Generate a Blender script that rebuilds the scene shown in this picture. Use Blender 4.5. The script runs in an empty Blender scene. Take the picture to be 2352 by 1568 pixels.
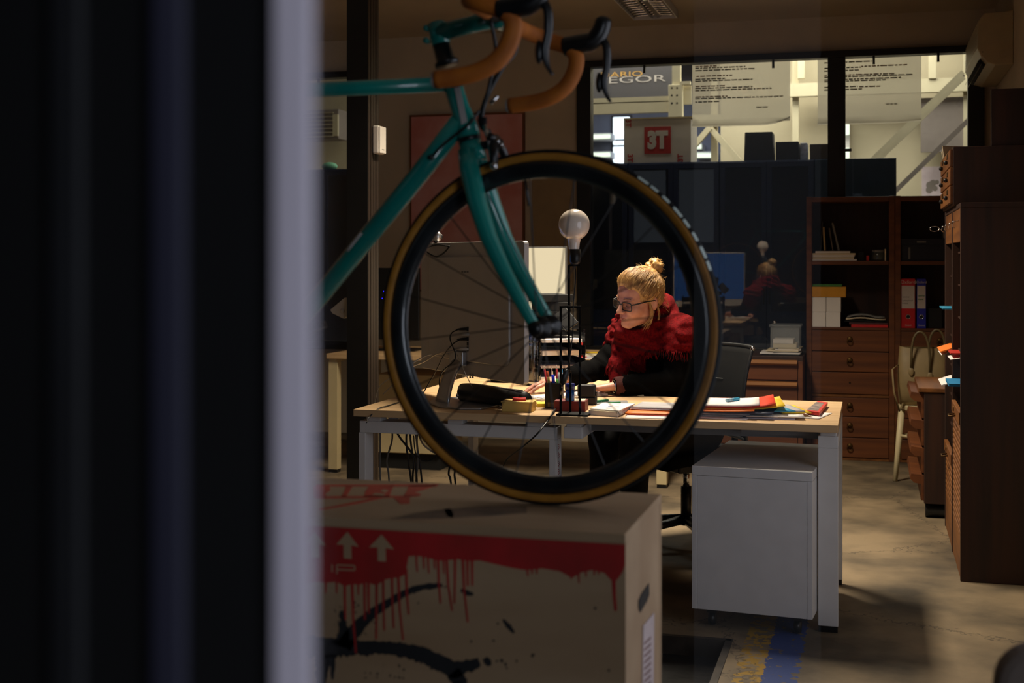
import bpy, bmesh, math, random
import numpy as np
from mathutils import Vector, Matrix

random.seed(7)
rng = np.random.default_rng(7)
scene = bpy.context.scene
COL = scene.collection

# ------------------------------------------------------------------ camera
# room axes: X along the back wall, Y into the room, Z up; metres
YAW = math.radians(15.5)
FPX, CX, HORIZON, EYE = 2973.0, 1176.0, 595.0, 1.327
cam_data = bpy.data.cameras.new('camera')
cam_data.sensor_width = 36.0
cam_data.lens = FPX / 2352.0 * 36.0
cam_data.shift_y = (HORIZON - 784.0) / 2352.0
cam_data.clip_start = 0.02
cam_data.clip_end = 60
cam_data.dof.use_dof = True
cam_data.dof.focus_distance = 5.3
cam_data.dof.aperture_fstop = 4.0
cam = bpy.data.objects.new('camera', cam_data)
cam.location = (0, 0, EYE)
cam.rotation_euler = (math.radians(90), 0, YAW)
COL.objects.link(cam)
scene.camera = cam

# ------------------------------------------------------------------ world, exposure, large lights
world = bpy.data.worlds.new('world')
scene.world = world
world.use_nodes = True
world.node_tree.nodes['Background'].inputs[0].default_value = (0.55, 0.60, 0.80, 1)
world.node_tree.nodes['Background'].inputs[1].default_value = 0.004
scene.view_settings.view_transform = 'Standard'
scene.view_settings.look = 'None'
scene.view_settings.exposure = 0.0
scene.view_settings.gamma = 1.0
scene.view_settings.use_curve_mapping = False
scene.cycles.use_denoising = True
scene.cycles.max_bounces = 8
scene.cycles.transparent_max_bounces = 16
scene.cycles.caustics_reflective = False
scene.cycles.caustics_refractive = False
scene.cycles.sample_clamp_indirect = 4.0


def area_light(name, loc, target, sx, sy, power, color, spread=180):
    d = bpy.data.lights.new(name, 'AREA')
    d.shape = 'RECTANGLE'
    d.size, d.size_y = sx, sy
    d.energy = power
    d.color = color
    d.spread = math.radians(spread)
    o = bpy.data.objects.new(name, d)
    o.location = loc
    o.rotation_euler = (Vector(target) - Vector(loc)).to_track_quat('-Z', 'Y').to_euler()
    COL.objects.link(o)
    return o


# daylight through the windows of the entrance hall behind the photographer
area_light('hall_window_daylight', (2.15, -1.2, 1.45), (-0.2, 4.6, 0.6), 1.1, 1.9, 48, (0.80, 0.86, 1.0))
area_light('hall_door_daylight', (-0.30, -2.55, 1.2), (-0.30, 5, 1.2), 0.34, 2.3, 0.28, (0.80, 0.86, 1.0))
# daylight through the glazed opening in the right wall, just outside the view
area_light('side_window_daylight', (0.86, 3.05, 1.30), (-1, 3.05, 1.30), 1.70, 1.95, 16, (0.84, 0.87, 1.0))
# daylight through the two panes of the shop front left of the door
area_light('front_pane_daylight', (-2.32, 0.52, 2.06), (-2.32, 5, 2.06), 0.48, 1.0, 0.28, (0.80, 0.88, 1.0))
area_light('front_pane_daylight', (-2.96, 0.52, 2.06), (-2.96, 5, 2.06), 0.46, 1.0, 0.28, (0.80, 0.88, 1.0))
# workshop behind the back window: rows of tubes under its roof
area_light('workshop_tubes', (-1.2, 11.6, 3.75), (-1.2, 11.6, 0), 4.0, 0.9, 140, (1.0, 0.92, 0.76))
area_light('workshop_front_tubes', (-1.2, 9.46, 4.0), (-1.2, 9.75, 1.5), 4.0, 0.1, 38, (1.0, 0.92, 0.78))
area_light('workshop_tubes', (-2.0, 15.0, 3.75), (-2.0, 15.0, 0), 5.0, 0.9, 80, (0.85, 0.90, 1.0))


# ------------------------------------------------------------------ pixels to places
def ray(px, py):
    c = (px - CX) / FPX
    ca, sa = math.cos(YAW), math.sin(YAW)
    return Vector((c * ca - sa, c * sa + ca, -(py - HORIZON) / FPX))


def _at(r, t):
    return Vector((r.x * t, r.y * t, EYE + r.z * t))


def PD(px, py, d):
    return _at(ray(px, py), d)


def PY(px, py, Y):
    r = ray(px, py)
    return _at(r, Y / r.y)


def PX(px, py, X):
    r = ray(px, py)
    return _at(r, X / r.x)


def PZ(px, py, z):
    r = ray(px, py)
    return _at(r, (z - EYE) / r.z)


# ------------------------------------------------------------------ mesh builder
def frame_from(d, up=Vector((0, 0, 1))):
    d = Vector(d).normalized()
    x = up.cross(d)
    if x.length < 1e-5:
        x = Vector((1, 0, 0)).cross(d)
    x.normalize()
    return x, d.cross(x), d


def rotz(a, loc=(0, 0, 0)):
    return Matrix.Translation(Vector(loc)) @ Matrix.Rotation(a, 4, 'Z')


ROOT = {}


class MB:
    def __init__(self):
        self.v, self.f, self.s = [], [], []

    def add(self, verts, faces, smooth=False):
        o = len(self.v)
        self.v += [tuple(v) for v in verts]
        self.f += [tuple(i + o for i in f) for f in faces]
        self.s += [smooth] * len(faces)
        return self

    def box(self, x0, x1, y0, y1, z0, z1, M=None):
        vs = [Vector((x, y, z)) for x in (x0, x1) for y in (y0, y1) for z in (z0, z1)]
        if M is not None:
            vs = [M @ v for v in vs]
        return self.add(vs, [(0, 1, 3, 2), (4, 6, 7, 5), (0, 4, 5, 1), (2, 3, 7, 6), (0, 2, 6, 4), (1, 5, 7, 3)])

    def hexa(self, a, b):
        """two quads (each 4 points, same winding) joined"""
        return self.add(list(a) + list(b), [(3, 2, 1, 0), (4, 5, 6, 7)] + [(i, (i + 1) % 4, 4 + (i + 1) % 4, 4 + i) for i in range(4)])

    def beam(self, a, b, w, h, up=Vector((0, 0, 1))):
        a, b = Vector(a), Vector(b)
        x, y, d = frame_from(b - a, up)
        q = lambda p: [p + x * sx * w / 2 + y * sy * h / 2 for sx, sy in ((-1, -1), (1, -1), (1, 1), (-1, 1))]
        return self.hexa(q(a), q(b))

    def tube(self, pts, r, n=10, closed=False, caps=True, flat=None):
        pts = [Vector(p) for p in pts]
        m = len(pts)
        rs = r if isinstance(r, (list, tuple)) else [r] * m
        vs, fs = [], []
        prev = None
        for i, p in enumerate(pts):
            if closed:
                t = pts[(i + 1) % m] - pts[i - 1]
            else:
                t = pts[min(i + 1, m - 1)] - pts[max(i - 1, 0)]
            t = t.normalized() if t.length > 1e-9 else Vector((0, 0, 1))
            if prev is None:
                x = t.orthogonal().normalized()
            else:
                x = prev - t * prev.dot(t)
                x = x.normalized() if x.length > 1e-6 else t.orthogonal().normalized()
            prev = x
            y = t.cross(x)
            for k in range(n):
                a = 2 * math.pi * k / n
                fx, fy = (1, 1) if flat is None else flat
                vs.append(p + (x * math.cos(a) * fx + y * math.sin(a) * fy) * rs[i])
        for i in range(m if closed else m - 1):
            j = (i + 1) % m
            for k in range(n):
                l = (k + 1) % n
                fs.append((i * n + k, i * n + l, j * n + l, j * n + k))
        if not closed and caps:
            fs.append(tuple(reversed(range(n))))
            fs.append(tuple((m - 1) * n + k for k in range(n)))
        return self.add(vs, fs, True)

    def lathe(self, prof, M=None, n=24, smooth=True, close_ring=False):
        """prof: (r, h) pairs turned about local Z of M"""
        M = M or Matrix.Identity(4)
        vs, fs, m = [], [], len(prof)
        for k in range(n):
            a = 2 * math.pi * k / n
            for r, h in prof:
                vs.append(M @ Vector((r * math.cos(a), r * math.sin(a), h)))
        for k in range(n):
            l = (k + 1) % n
            for i in range(m if close_ring else m - 1):
                j = (i + 1) % m
                fs.append((k * m + i, l * m + i, l * m + j, k * m + j))
        return self.add(vs, fs, smooth)

    def prism(self, poly, M, h):
        """2-D polygon (local xy of M) raised by h along local z"""
        n = len(poly)
        vs = [M @ Vector((x, y, 0)) for x, y in poly] + [M @ Vector((x, y, h)) for x, y in poly]
        fs = [tuple(reversed(range(n))), tuple(range(n, 2 * n))] + [(i, (i + 1) % n, n + (i + 1) % n, n + i) for i in range(n)]
        return self.add(vs, fs)

    def slab(self, pts, off):
        """3-D polygon thickened by the vector off"""
        n = len(pts)
        off = Vector(off)
        vs = [Vector(p) for p in pts] + [Vector(p) + off for p in pts]
        fs = [tuple(reversed(range(n))), tuple(range(n, 2 * n))] + [(i, (i + 1) % n, n + (i + 1) % n, n + i) for i in range(n)]
        return self.add(vs, fs)

    def sphere(self, c, r, sc=(1, 1, 1), n=20, m=12, M=None):
        vs, fs = [], []
        c = Vector(c)
        for i in range(m + 1):
            t = math.pi * i / m
            for k in range(n):
                a = 2 * math.pi * k / n
                p = Vector((r * sc[0] * math.sin(t) * math.cos(a), r * sc[1] * math.sin(t) * math.sin(a), r * sc[2] * math.cos(t)))
                if M is not None:
                    p = M @ p
                vs.append(c + p)
        for i in range(m):
            for k in range(n):
                l = (k + 1) % n
                fs.append((i * n + k, (i + 1) * n + k, (i + 1) * n + l, i * n + l))
        return self.add(vs, fs, True)

    def grid(self, P, smooth=True):
        """P: rows of points -> surface"""
        nr, nc = len(P), len(P[0])
        vs = [p for row in P for p in row]
        fs = [(i * nc + j, i * nc + j + 1, (i + 1) * nc + j + 1, (i + 1) * nc + j) for i in range(nr - 1) for j in range(nc - 1)]
        return self.add(vs, fs, smooth)

    def build(self, name, mat, parent=None, bevel=0, seg=2, label=None, solid=0, subsurf=0):
        V = np.array(self.v, dtype=float)
        if parent is not None:
            base = ROOT[parent.name]
        else:
            lo, hi = V.min(0), V.max(0)
            base = Vector(((lo[0] + hi[0]) / 2, (lo[1] + hi[1]) / 2, lo[2]))
        V = V - np.array(base)
        me = bpy.data.meshes.new(name)
        me.from_pydata(V.tolist(), [], self.f)
        me.polygons.foreach_set('use_smooth', self.s)
        bm = bmesh.new()
        bm.from_mesh(me)
        bmesh.ops.remove_doubles(bm, verts=bm.verts, dist=1e-6)
        bmesh.ops.recalc_face_normals(bm, faces=bm.faces)
        bm.to_mesh(me)
        bm.free()
        me.materials.append(mat)
        o = bpy.data.objects.new(name, me)
        COL.objects.link(o)
        if parent is not None:
            o.parent = parent
        else:
            o.location = base
        ROOT[o.name] = base
        if solid:
            md = o.modifiers.new('solidify', 'SOLIDIFY')
            md.thickness = solid
            md.offset = 0
        if subsurf:
            md = o.modifiers.new('subsurf', 'SUBSURF')
            md.levels = md.render_levels = subsurf
        if bevel:
            md = o.modifiers.new('bevel', 'BEVEL')
            md.width = bevel
            md.segments = seg
            md.limit_method = 'ANGLE'
            md.angle_limit = math.radians(40)
        if label:
            o['label'] = label
        return o


def tag(o, label, cat, group=None):
    o['label'] = label
    o['category'] = cat
    if group:
        o['group'] = group
    return o


def struct(o, label=None):
    o['kind'] = 'structure'
    if label:
        o['label'] = label
    return o


def thing(name, label, cat, loc, group=None):
    o = bpy.data.objects.new(name, None)
    o.empty_display_size = 0.1
    o.location = loc
    COL.objects.link(o)
    ROOT[o.name] = Vector(loc)
    return tag(o, label, cat, group)


def bx(name, mat, parent, x0, x1, y0, y1, z0, z1, bevel=0, M=None, label=None):
    return MB().box(x0, x1, y0, y1, z0, z1, M).build(name, mat, parent, bevel=bevel, label=label)


def text_part(name, body, size, M, mat, parent, depth=0.0008, sx=1.0, bold=0.0, align='CENTER', label=None):
    cu = bpy.data.curves.new(name, 'FONT')
    cu.body = body
    cu.size = size
    cu.align_x = align
    cu.align_y = 'CENTER'
    cu.extrude = depth
    cu.offset = bold
    cu.resolution_u = 3
    t = bpy.data.objects.new(name, cu)
    COL.objects.link(t)
    dg = bpy.context.evaluated_depsgraph_get()
    me = bpy.data.meshes.new_from_object(t.evaluated_get(dg))
    bpy.data.objects.remove(t)
    base = ROOT[parent.name]
    MM = Matrix.Translation(-base) @ M @ Matrix.Diagonal((sx, 1, 1, 1))
    me.transform(MM)
    me.materials.clear()
    me.materials.append(mat)
    o = bpy.data.objects.new(name, me)
    COL.objects.link(o)
    o.parent = parent
    ROOT[o.name] = base
    if label:
        o['label'] = label
    return o


def wall_M(p, right, up):
    """matrix with local x=right, y=up, z=outwards, at p"""
    right, up = Vector(right).normalized(), Vector(up).normalized()
    z = right.cross(up)
    M = Matrix((right, up, z)).transposed().to_4x4()
    M.translation = Vector(p)
    return M


# ------------------------------------------------------------------ materials
def lin(c):
    c = c / 255.0
    return c / 12.92 if c <= 0.04045 else ((c + 0.055) / 1.055) ** 2.4


def rgb(r, g, b):
    return (lin(r), lin(g), lin(b), 1.0)


def mat(name, col, rough=0.6, metal=0.0, var=0.08, scale=14.0, bump=0.0, bscale=120.0, stretch=(1, 1, 1), spec=0.5, coat=0.0, sheen=0.0, c2=None, detail=4.0):
    m = bpy.data.materials.new(name)
    m.use_nodes = True
    nt = m.node_tree
    bs = nt.nodes['Principled BSDF']
    c = rgb(*col)
    bs.inputs['Roughness'].default_value = rough
    bs.inputs['Metallic'].default_value = metal
    bs.inputs['Specular IOR Level'].default_value = spec
    bs.inputs['Coat Weight'].default_value = coat
    bs.inputs['Sheen Weight'].default_value = sheen
    tc = nt.nodes.new('ShaderNodeTexCoord')
    mp = nt.nodes.new('ShaderNodeMapping')
    mp.inputs['Scale'].default_value = stretch
    nt.links.new(tc.outputs['Object'], mp.inputs['Vector'])
    no = nt.nodes.new('ShaderNodeTexNoise')
    no.inputs['Scale'].default_value = scale
    no.inputs['Detail'].default_value = detail
    nt.links.new(mp.outputs[0], no.inputs['Vector'])
    mx = nt.nodes.new('ShaderNodeMix')
    mx.data_type = 'RGBA'
    if c2 is None:
        a = tuple(x * (1 - var) for x in c[:3]) + (1,)
        b = tuple(min(1, x * (1 + var)) for x in c[:3]) + (1,)
    else:
        a, b = c, rgb(*c2)
    cr = nt.nodes.new('ShaderNodeMapRange')
    cr.inputs['From Min'].default_value = 0.35
    cr.inputs['From Max'].default_value = 0.65
    nt.links.new(no.outputs['Fac'], cr.inputs['Value'])
    nt.links.new(cr.outputs[0], mx.inputs['Factor'])
    mx.inputs['A'].default_value = a
    mx.inputs['B'].default_value = b
    nt.links.new(mx.outputs['Result'], bs.inputs['Base Color'])
    if bump:
        n2 = nt.nodes.new('ShaderNodeTexNoise')
        n2.inputs['Scale'].default_value = bscale
        nt.links.new(mp.outputs[0], n2.inputs['Vector'])
        bp = nt.nodes.new('ShaderNodeBump')
        bp.inputs['Strength'].default_value = bump
        bp.inputs['Distance'].default_value = 0.004
        nt.links.new(n2.outputs['Fac'], bp.inputs['Height'])
        nt.links.new(bp.outputs[0], bs.inputs['Normal'])
    return m


def emit(name, col, strength):
    m = bpy.data.materials.new(name)
    m.use_nodes = True
    bs = m.node_tree.nodes['Principled BSDF']
    bs.inputs['Base Color'].default_value = (0.02, 0.02, 0.02, 1)
    bs.inputs['Roughness'].default_value = 0.25
    bs.inputs['Emission Color'].default_value = rgb(*col)
    bs.inputs['Emission Strength'].default_value = strength
    return m


def glass(name, tint=(1, 1, 1), ior=1.5, gain=1.0, rough=0.0):
    """thin pane: what lies behind shows through, mirror reflection by Fresnel"""
    m = bpy.data.materials.new(name)
    m.use_nodes = True
    nt = m.node_tree
    nt.nodes.remove(nt.nodes['Principled BSDF'])
    out = nt.nodes['Material Output']
    tr = nt.nodes.new('ShaderNodeBsdfTransparent')
    tr.inputs[0].default_value = (*tint, 1)
    gl = nt.nodes.new('ShaderNodeBsdfGlossy')
    gl.inputs['Roughness'].default_value = rough
    fr = nt.nodes.new('ShaderNodeFresnel')
    fr.inputs[0].default_value = ior
    mu = nt.nodes.new('ShaderNodeMath')
    mu.operation = 'MULTIPLY'
    mu.use_clamp = True
    mu.inputs[1].default_value = gain
    mx = nt.nodes.new('ShaderNodeMixShader')
    nt.links.new(fr.outputs[0], mu.inputs[0])
    nt.links.new(mu.outputs[0], mx.inputs[0])
    nt.links.new(tr.outputs[0], mx.inputs[1])
    nt.links.new(gl.outputs[0], mx.inputs[2])
    nt.links.new(mx.outputs[0], out.inputs[0])
    return m


def film(name, col, alpha, rough=0.4):
    """half-transparent paper or plastic"""
    m = mat(name, col, rough, var=0.03)
    nt = m.node_tree
    bs = nt.nodes['Principled BSDF']
    bs.inputs['Alpha'].default_value = alpha
    return m


def wood(name, col, c2, axis='Z', rough=0.45, scale=9.0, bump=0.05, coat=0.15):
    st = {'X': (0.06, 1, 1), 'Y': (1, 0.06, 1), 'Z': (1, 1, 0.06)}[axis]
    return mat(name, col, rough, c2=c2, scale=scale * 3, stretch=st, bump=bump, bscale=90, coat=coat, detail=8)


MT = {}
MT['wall'] = mat('wall_paint', (190, 176, 154), 0.9, var=0.05, scale=3, bump=0.08, bscale=60)
MT['ceil'] = mat('ceiling_paint', (186, 172, 150), 0.92, var=0.05, scale=2)
MT['dark_hall'] = mat('hall_dark_paint', (26, 25, 27), 0.8, var=0.2)
MT['black_steel'] = mat('black_painted_steel', (17, 16, 16), 0.5, var=0.2)
MT['bronze_alu'] = mat('bronze_aluminium', (58, 46, 38), 0.45, metal=0.4, var=0.1, stretch=(6, 6, 0.1))
MT['white_steel'] = mat('white_powder_coat', (205, 202, 200), 0.5, var=0.03, bump=0.03, bscale=400)
MT['white_lam'] = mat('white_laminate', (205, 203, 203), 0.45, var=0.03, bump=0.02, bscale=300)
MT['desk_wood'] = wood('light_oak_laminate', (206, 172, 128), (186, 150, 106), 'X', 0.5, coat=0.0)
MT['dark_wood'] = wood('dark_walnut', (58, 29, 13), (38, 18, 8), 'Z', rough=0.6, coat=0.0)
MT['mid_wood'] = wood('reddish_walnut', (112, 61, 25), (86, 44, 17), 'X', rough=0.55, coat=0.0)
MT['front_wood'] = wood('old_oak_front', (128, 78, 32), (98, 56, 21), 'Y', rough=0.55, coat=0.0)
MT['black_plastic'] = mat('black_plastic', (14, 14, 15), 0.4, var=0.1)
MT['black_matte'] = mat('black_matte', (10, 10, 10), 0.75, var=0.2)
MT['white_plastic'] = mat('white_plastic', (222, 214, 202), 0.4, var=0.02)
MT['grey_plastic'] = mat('grey_plastic', (120, 118, 116), 0.5, var=0.05)
MT['alu'] = mat('brushed_aluminium', (190, 190, 192), 0.32, metal=0.9, var=0.05)
MT['chrome'] = mat('chrome', (210, 210, 212), 0.12, metal=1.0, var=0.02)
MT['brass'] = mat('aged_brass', (92, 68, 38), 0.5, metal=0.9, var=0.15)
MT['paper'] = mat('white_paper', (232, 226, 222), 0.8, var=0.02)
MT['paper_warm'] = mat('cream_paper', (220, 205, 175), 0.8, var=0.03)
MT['blue_cab'] = mat('dark_blue_paint', (20, 34, 64), 0.5, var=0.06)
# ------------------------------------------------------------------ floor
def floor_material():
    m = mat('worn_concrete', (136, 117, 90), 0.75, c2=(70, 60, 46), scale=2.6, bump=0.25, bscale=55, detail=9)
    nt = m.node_tree
    bs = nt.nodes['Principled BSDF']
    base = bs.inputs['Base Color'].links[0].from_socket
    geo = nt.nodes.new('ShaderNodeNewGeometry')
    sep = nt.nodes.new('ShaderNodeSeparateXYZ')
    nt.links.new(geo.outputs['Position'], sep.inputs[0])
    wob = nt.nodes.new('ShaderNodeTexNoise')
    wob.inputs['Scale'].default_value = 28
    wob.inputs['Detail'].default_value = 8
    nt.links.new(geo.outputs['Position'], wob.inputs['Vector'])

    def math_(op, a, b=None, c=None):
        n = nt.nodes.new('ShaderNodeMath')
        n.operation = op
        for i, x in enumerate((a, b, c)):
            if x is None:
                continue
            if isinstance(x, (int, float)):
                n.inputs[i].default_value = x
            else:
                nt.links.new(x, n.inputs[i])
        return n.outputs[0]

    wx = math_('ADD', sep.outputs[0], math_('MULTIPLY', math_('SUBTRACT', wob.outputs['Fac'], 0.5), 0.05))
    wy = math_('ADD', sep.outputs[1], math_('MULTIPLY', math_('SUBTRACT', wob.outputs['Fac'], 0.5), 0.10))

    def band(x0, x1, y1, wear):
        a = math_('MULTIPLY', math_('GREATER_THAN', wx, x0), math_('LESS_THAN', wx, x1))
        a = math_('MULTIPLY', a, math_('LESS_THAN', wy, y1))
        w = math_('LESS_THAN', wob.outputs['Fac'], wear)
        return math_('MULTIPLY', a, w)

    cur = base
    for fac, col in ((band(-0.425, -0.335, 4.9, 0.50), (146, 112, 20)), (band(-0.335, -0.222, 4.9, 0.60), (28, 52, 112))):
        mx = nt.nodes.new('ShaderNodeMix')
        mx.data_type = 'RGBA'
        nt.links.new(fac, mx.inputs['Factor'])
        nt.links.new(cur, mx.inputs['A'])
        mx.inputs['B'].default_value = rgb(*col)
        cur = mx.outputs['Result']
    # hairline cracks
    vo = nt.nodes.new('ShaderNodeTexVoronoi')
    vo.feature = 'DISTANCE_TO_EDGE'
    vo.inputs['Scale'].default_value = 0.9
    wv = nt.nodes.new('ShaderNodeMix')
    wv.data_type = 'VECTOR'
    wv.inputs['Factor'].default_value = 0.12
    nt.links.new(geo.outputs['Position'], wv.inputs['A'])
    nt.links.new(wob.outputs['Color'], wv.inputs['B'])
    nt.links.new(wv.outputs['Result'], vo.inputs['Vector'])
    crack = math_('LESS_THAN', vo.outputs['Distance'], 0.0035)
    mx = nt.nodes.new('ShaderNodeMix')
    mx.data_type = 'RGBA'
    nt.links.new(math_('MULTIPLY', crack, 0.6), mx.inputs['Factor'])
    nt.links.new(cur, mx.inputs['A'])
    mx.inputs['B'].default_value = rgb(50, 42, 32)
    nt.links.new(mx.outputs['Result'], bs.inputs['Base Color'])
    return m


MT['floor'] = floor_material()
HX0, HX1, HY0, HY1 = -1.45, -0.467, 3.2, 4.55      # sunken mat well
fl = MB()
for r in ((-4.6, HX0, -2.7, 9.32), (HX1, 0.9, -2.7, 9.32), (HX0, HX1, -2.7, HY0), (HX0, HX1, HY1, 9.32), (0.9, 3.2, -2.7, 0.7)):
    fl.box(r[0], r[1], r[2], r[3], -0.12, 0.0)
floor = struct(fl.build('floor', MT['floor']), 'worn grey brown concrete floor with painted stripes')
well = MB().box(HX0, HX1, HY0, HY1, -0.14, -0.06).build('floor_well', mat('dirty_steel_plate', (44, 43, 42), 0.35, metal=0.3, var=0.4, scale=6, bump=0.5, bscale=20), floor)
wf = MB()
for r in ((HX0, HX1, HY1 - 0.02, HY1 + 0.004), (HX1 - 0.02, HX1 + 0.004, HY0, HY1), (HX0 - 0.004, HX0 + 0.02, HY0, HY1), (HX0, HX1, HY0 - 0.004, HY0 + 0.02)):
    wf.box(r[0], r[1], r[2], r[3], -0.06, 0.004)
wf.build('well_rim', mat('rusty_steel_angle', (62, 56, 50), 0.5, metal=0.5, var=0.3), floor)
struct(MB().box(-5.2, 3.5, 9.32, 17.2, -0.12, 0.0).build('floor_workshop', mat('workshop_concrete', (140, 132, 118), 0.8)))

# ------------------------------------------------------------------ shell
CEIL = 3.0
struct(MB().box(-4.7, 0.95, 0.45, 9.32, CEIL, CEIL + 0.12).build('ceiling', MT['ceil']), 'low beige ceiling')
wr = MB()
wr.box(0.8, 0.95, 0.7, 2.15, 0, CEIL).box(0.8, 0.95, 3.95, 9.2, 0, CEIL).box(0.8, 0.95, 2.15, 3.95, 0, 0.25).box(0.8, 0.95, 2.15, 3.95, 2.35, CEIL)
struct(wr.build('wall_right', MT['wall']), 'beige side wall behind the wooden cabinets')
w3 = bpy.data.objects.new('window_3', None)
COL.objects.link(w3)
w3.location = (0.88, 3.05, 0.25)
ROOT[w3.name] = Vector(w3.location)
struct(w3, 'glazed opening in the right wall outside the view')
m = MB()
m.box(0.90, 0.94, 2.15, 2.20, 0.25, 2.35).box(0.90, 0.94, 3.90, 3.95, 0.25, 2.35).box(0.90, 0.94, 2.20, 3.90, 0.25, 0.30).box(0.90, 0.94, 2.20, 3.90, 2.30, 2.35)
m.build('window_frame', mat('black_window_frame', (17, 16, 16), 0.5), w3)
m = MB().box(0.918, 0.924, 2.20, 3.90, 0.30, 2.30).build('window_pane', glass('side_window_glass', (0.95, 0.96, 0.97), 1.5), w3)
struct(MB().box(-4.75, -4.6, 0.45, 9.2, 0, CEIL).build('wall_left', MT['wall']))
WY = 9.2
HEAD = 2.713
wb = MB()
wb.box(-4.6, 0.8, WY, WY + 0.12, HEAD + 0.045, CEIL)
wb.box(-3.72, -2.05, WY, WY + 0.12, 0, HEAD + 0.045)
wb.box(-2.05, 0.726, WY, WY + 0.12, 0, 0.64)
wb.box(-4.6, -3.72, WY, WY + 0.12, 0, 0.64)
wb.box(0.726, 0.8, WY, WY + 0.12, 0, HEAD + 0.045)
struct(wb.build('wall_back', MT['wall']), 'beige back wall around the black framed windows')

# dark shop front beside the photographer
fw = MB()
fw.box(-4.6, -3.22, 0.50, 0.62, 0, CEIL)
fw.box(-3.22, -0.80, 0.50, 0.62, 0, 1.54)
fw.box(-3.22, -0.80, 0.50, 0.62, 2.60, CEIL)
fw.box(-2.73, -2.57, 0.50, 0.62, 1.54, 2.60)
fw.box(-2.07, -0.80, 0.50, 0.62, 1.54, 2.60)
struct(fw.build('wall_front', MT['dark_hall']), 'dark shop front wall beside the glass door')

# entrance hall around the camera
hall = MB()
hall.box(-4.6, -1.35, -2.72, -2.6, 0, CEIL)
hall.box(-0.47, 3.2, -2.72, -2.6, 0, CEIL)
hall.box(-4.75, -4.6, -2.72, 0.5, 0, CEIL)
hall.box(3.1, 3.2, -2.72, 0.7, 0, CEIL)
hall.box(0.8, 3.2, 0.7, 0.82, 0, CEIL)
hall.box(-4.75, 3.2, -2.72, 0.45, CEIL, CEIL + 0.12)
struct(hall.build('wall_hall', MT['dark_hall']), 'dark walls of the entrance hall')


# ------------------------------------------------------------------ glazed door front: stile bars at the left, pane in front of the room
def fg(px, Y):
    return PY(px, 595, Y).x


GY = 0.50
dr = bpy.data.objects.new('door_1', None)
COL.objects.link(dr)
dr.location = (-0.5, GY, 0)
ROOT[dr.name] = Vector((-0.5, GY, 0))
struct(dr, 'dark metal glass door frame close to the lens')
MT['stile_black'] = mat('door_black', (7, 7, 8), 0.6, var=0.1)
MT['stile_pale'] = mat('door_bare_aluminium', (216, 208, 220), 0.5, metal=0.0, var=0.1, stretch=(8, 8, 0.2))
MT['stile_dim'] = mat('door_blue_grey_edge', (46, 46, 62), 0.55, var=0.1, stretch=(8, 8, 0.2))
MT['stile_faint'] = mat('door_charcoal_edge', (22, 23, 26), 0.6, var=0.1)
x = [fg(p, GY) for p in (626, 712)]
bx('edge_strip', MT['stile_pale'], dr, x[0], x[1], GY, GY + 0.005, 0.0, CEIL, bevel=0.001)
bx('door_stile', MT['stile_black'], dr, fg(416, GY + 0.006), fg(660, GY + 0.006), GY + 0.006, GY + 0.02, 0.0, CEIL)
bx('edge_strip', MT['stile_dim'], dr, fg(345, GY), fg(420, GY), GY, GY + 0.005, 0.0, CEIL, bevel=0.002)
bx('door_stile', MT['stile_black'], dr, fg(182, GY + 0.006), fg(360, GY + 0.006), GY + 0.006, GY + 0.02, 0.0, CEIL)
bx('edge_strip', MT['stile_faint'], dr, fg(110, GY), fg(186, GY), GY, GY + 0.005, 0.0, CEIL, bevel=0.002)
bx('door_stile', MT['stile_black'], dr, -0.80, fg(125, GY + 0.006), GY + 0.006, GY + 0.02, 0.0, CEIL)
bx('glass_pane', glass('shop_front_glass', (0.97, 0.98, 0.98), 1.35), dr, x[1] - 0.004, 0.80, GY + 0.008, GY + 0.012, 0.0, CEIL)

# ------------------------------------------------------------------ back windows
MT['win_glass'] = glass('back_window_glass', (0.93, 0.95, 0.96), 1.5, 1.1)


def window(name, x0, x1, mull, label):
    w = bpy.data.objects.new(name, None)
    COL.objects.link(w)
    w.location = ((x0 + x1) / 2, WY, 0.64)
    ROOT[w.name] = Vector(w.location)
    struct(w, label)
    fr = MB()
    fr.box(x0, x1, WY - 0.05, WY + 0.06, HEAD, HEAD + 0.045)
    fr.box(x0, x1, WY - 0.05, WY + 0.06, 0.64, 0.70)
    fr.box(x0, x0 + 0.10, WY - 0.05, WY + 0.06, 0.70, HEAD)
    fr.box(x1 - 0.10, x1, WY - 0.05, WY + 0.06, 0.70, HEAD)
    fr.build('window_frame', MT['black_steel'], w, bevel=0.004)
    xs = [x0 + 0.10]
    for a, b in mull:
        bx('mullion', MT['black_steel'], w, a, b, WY - 0.05, WY + 0.06, 0.70, HEAD, bevel=0.006)
        xs += [a, b]
    xs.append(x1 - 0.10)
    for i in range(0, len(xs), 2):
        bx('window_pane', MT['win_glass'], w, xs[i], xs[i + 1], WY - 0.004, WY + 0.004, 0.70, HEAD)
    return w


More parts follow.
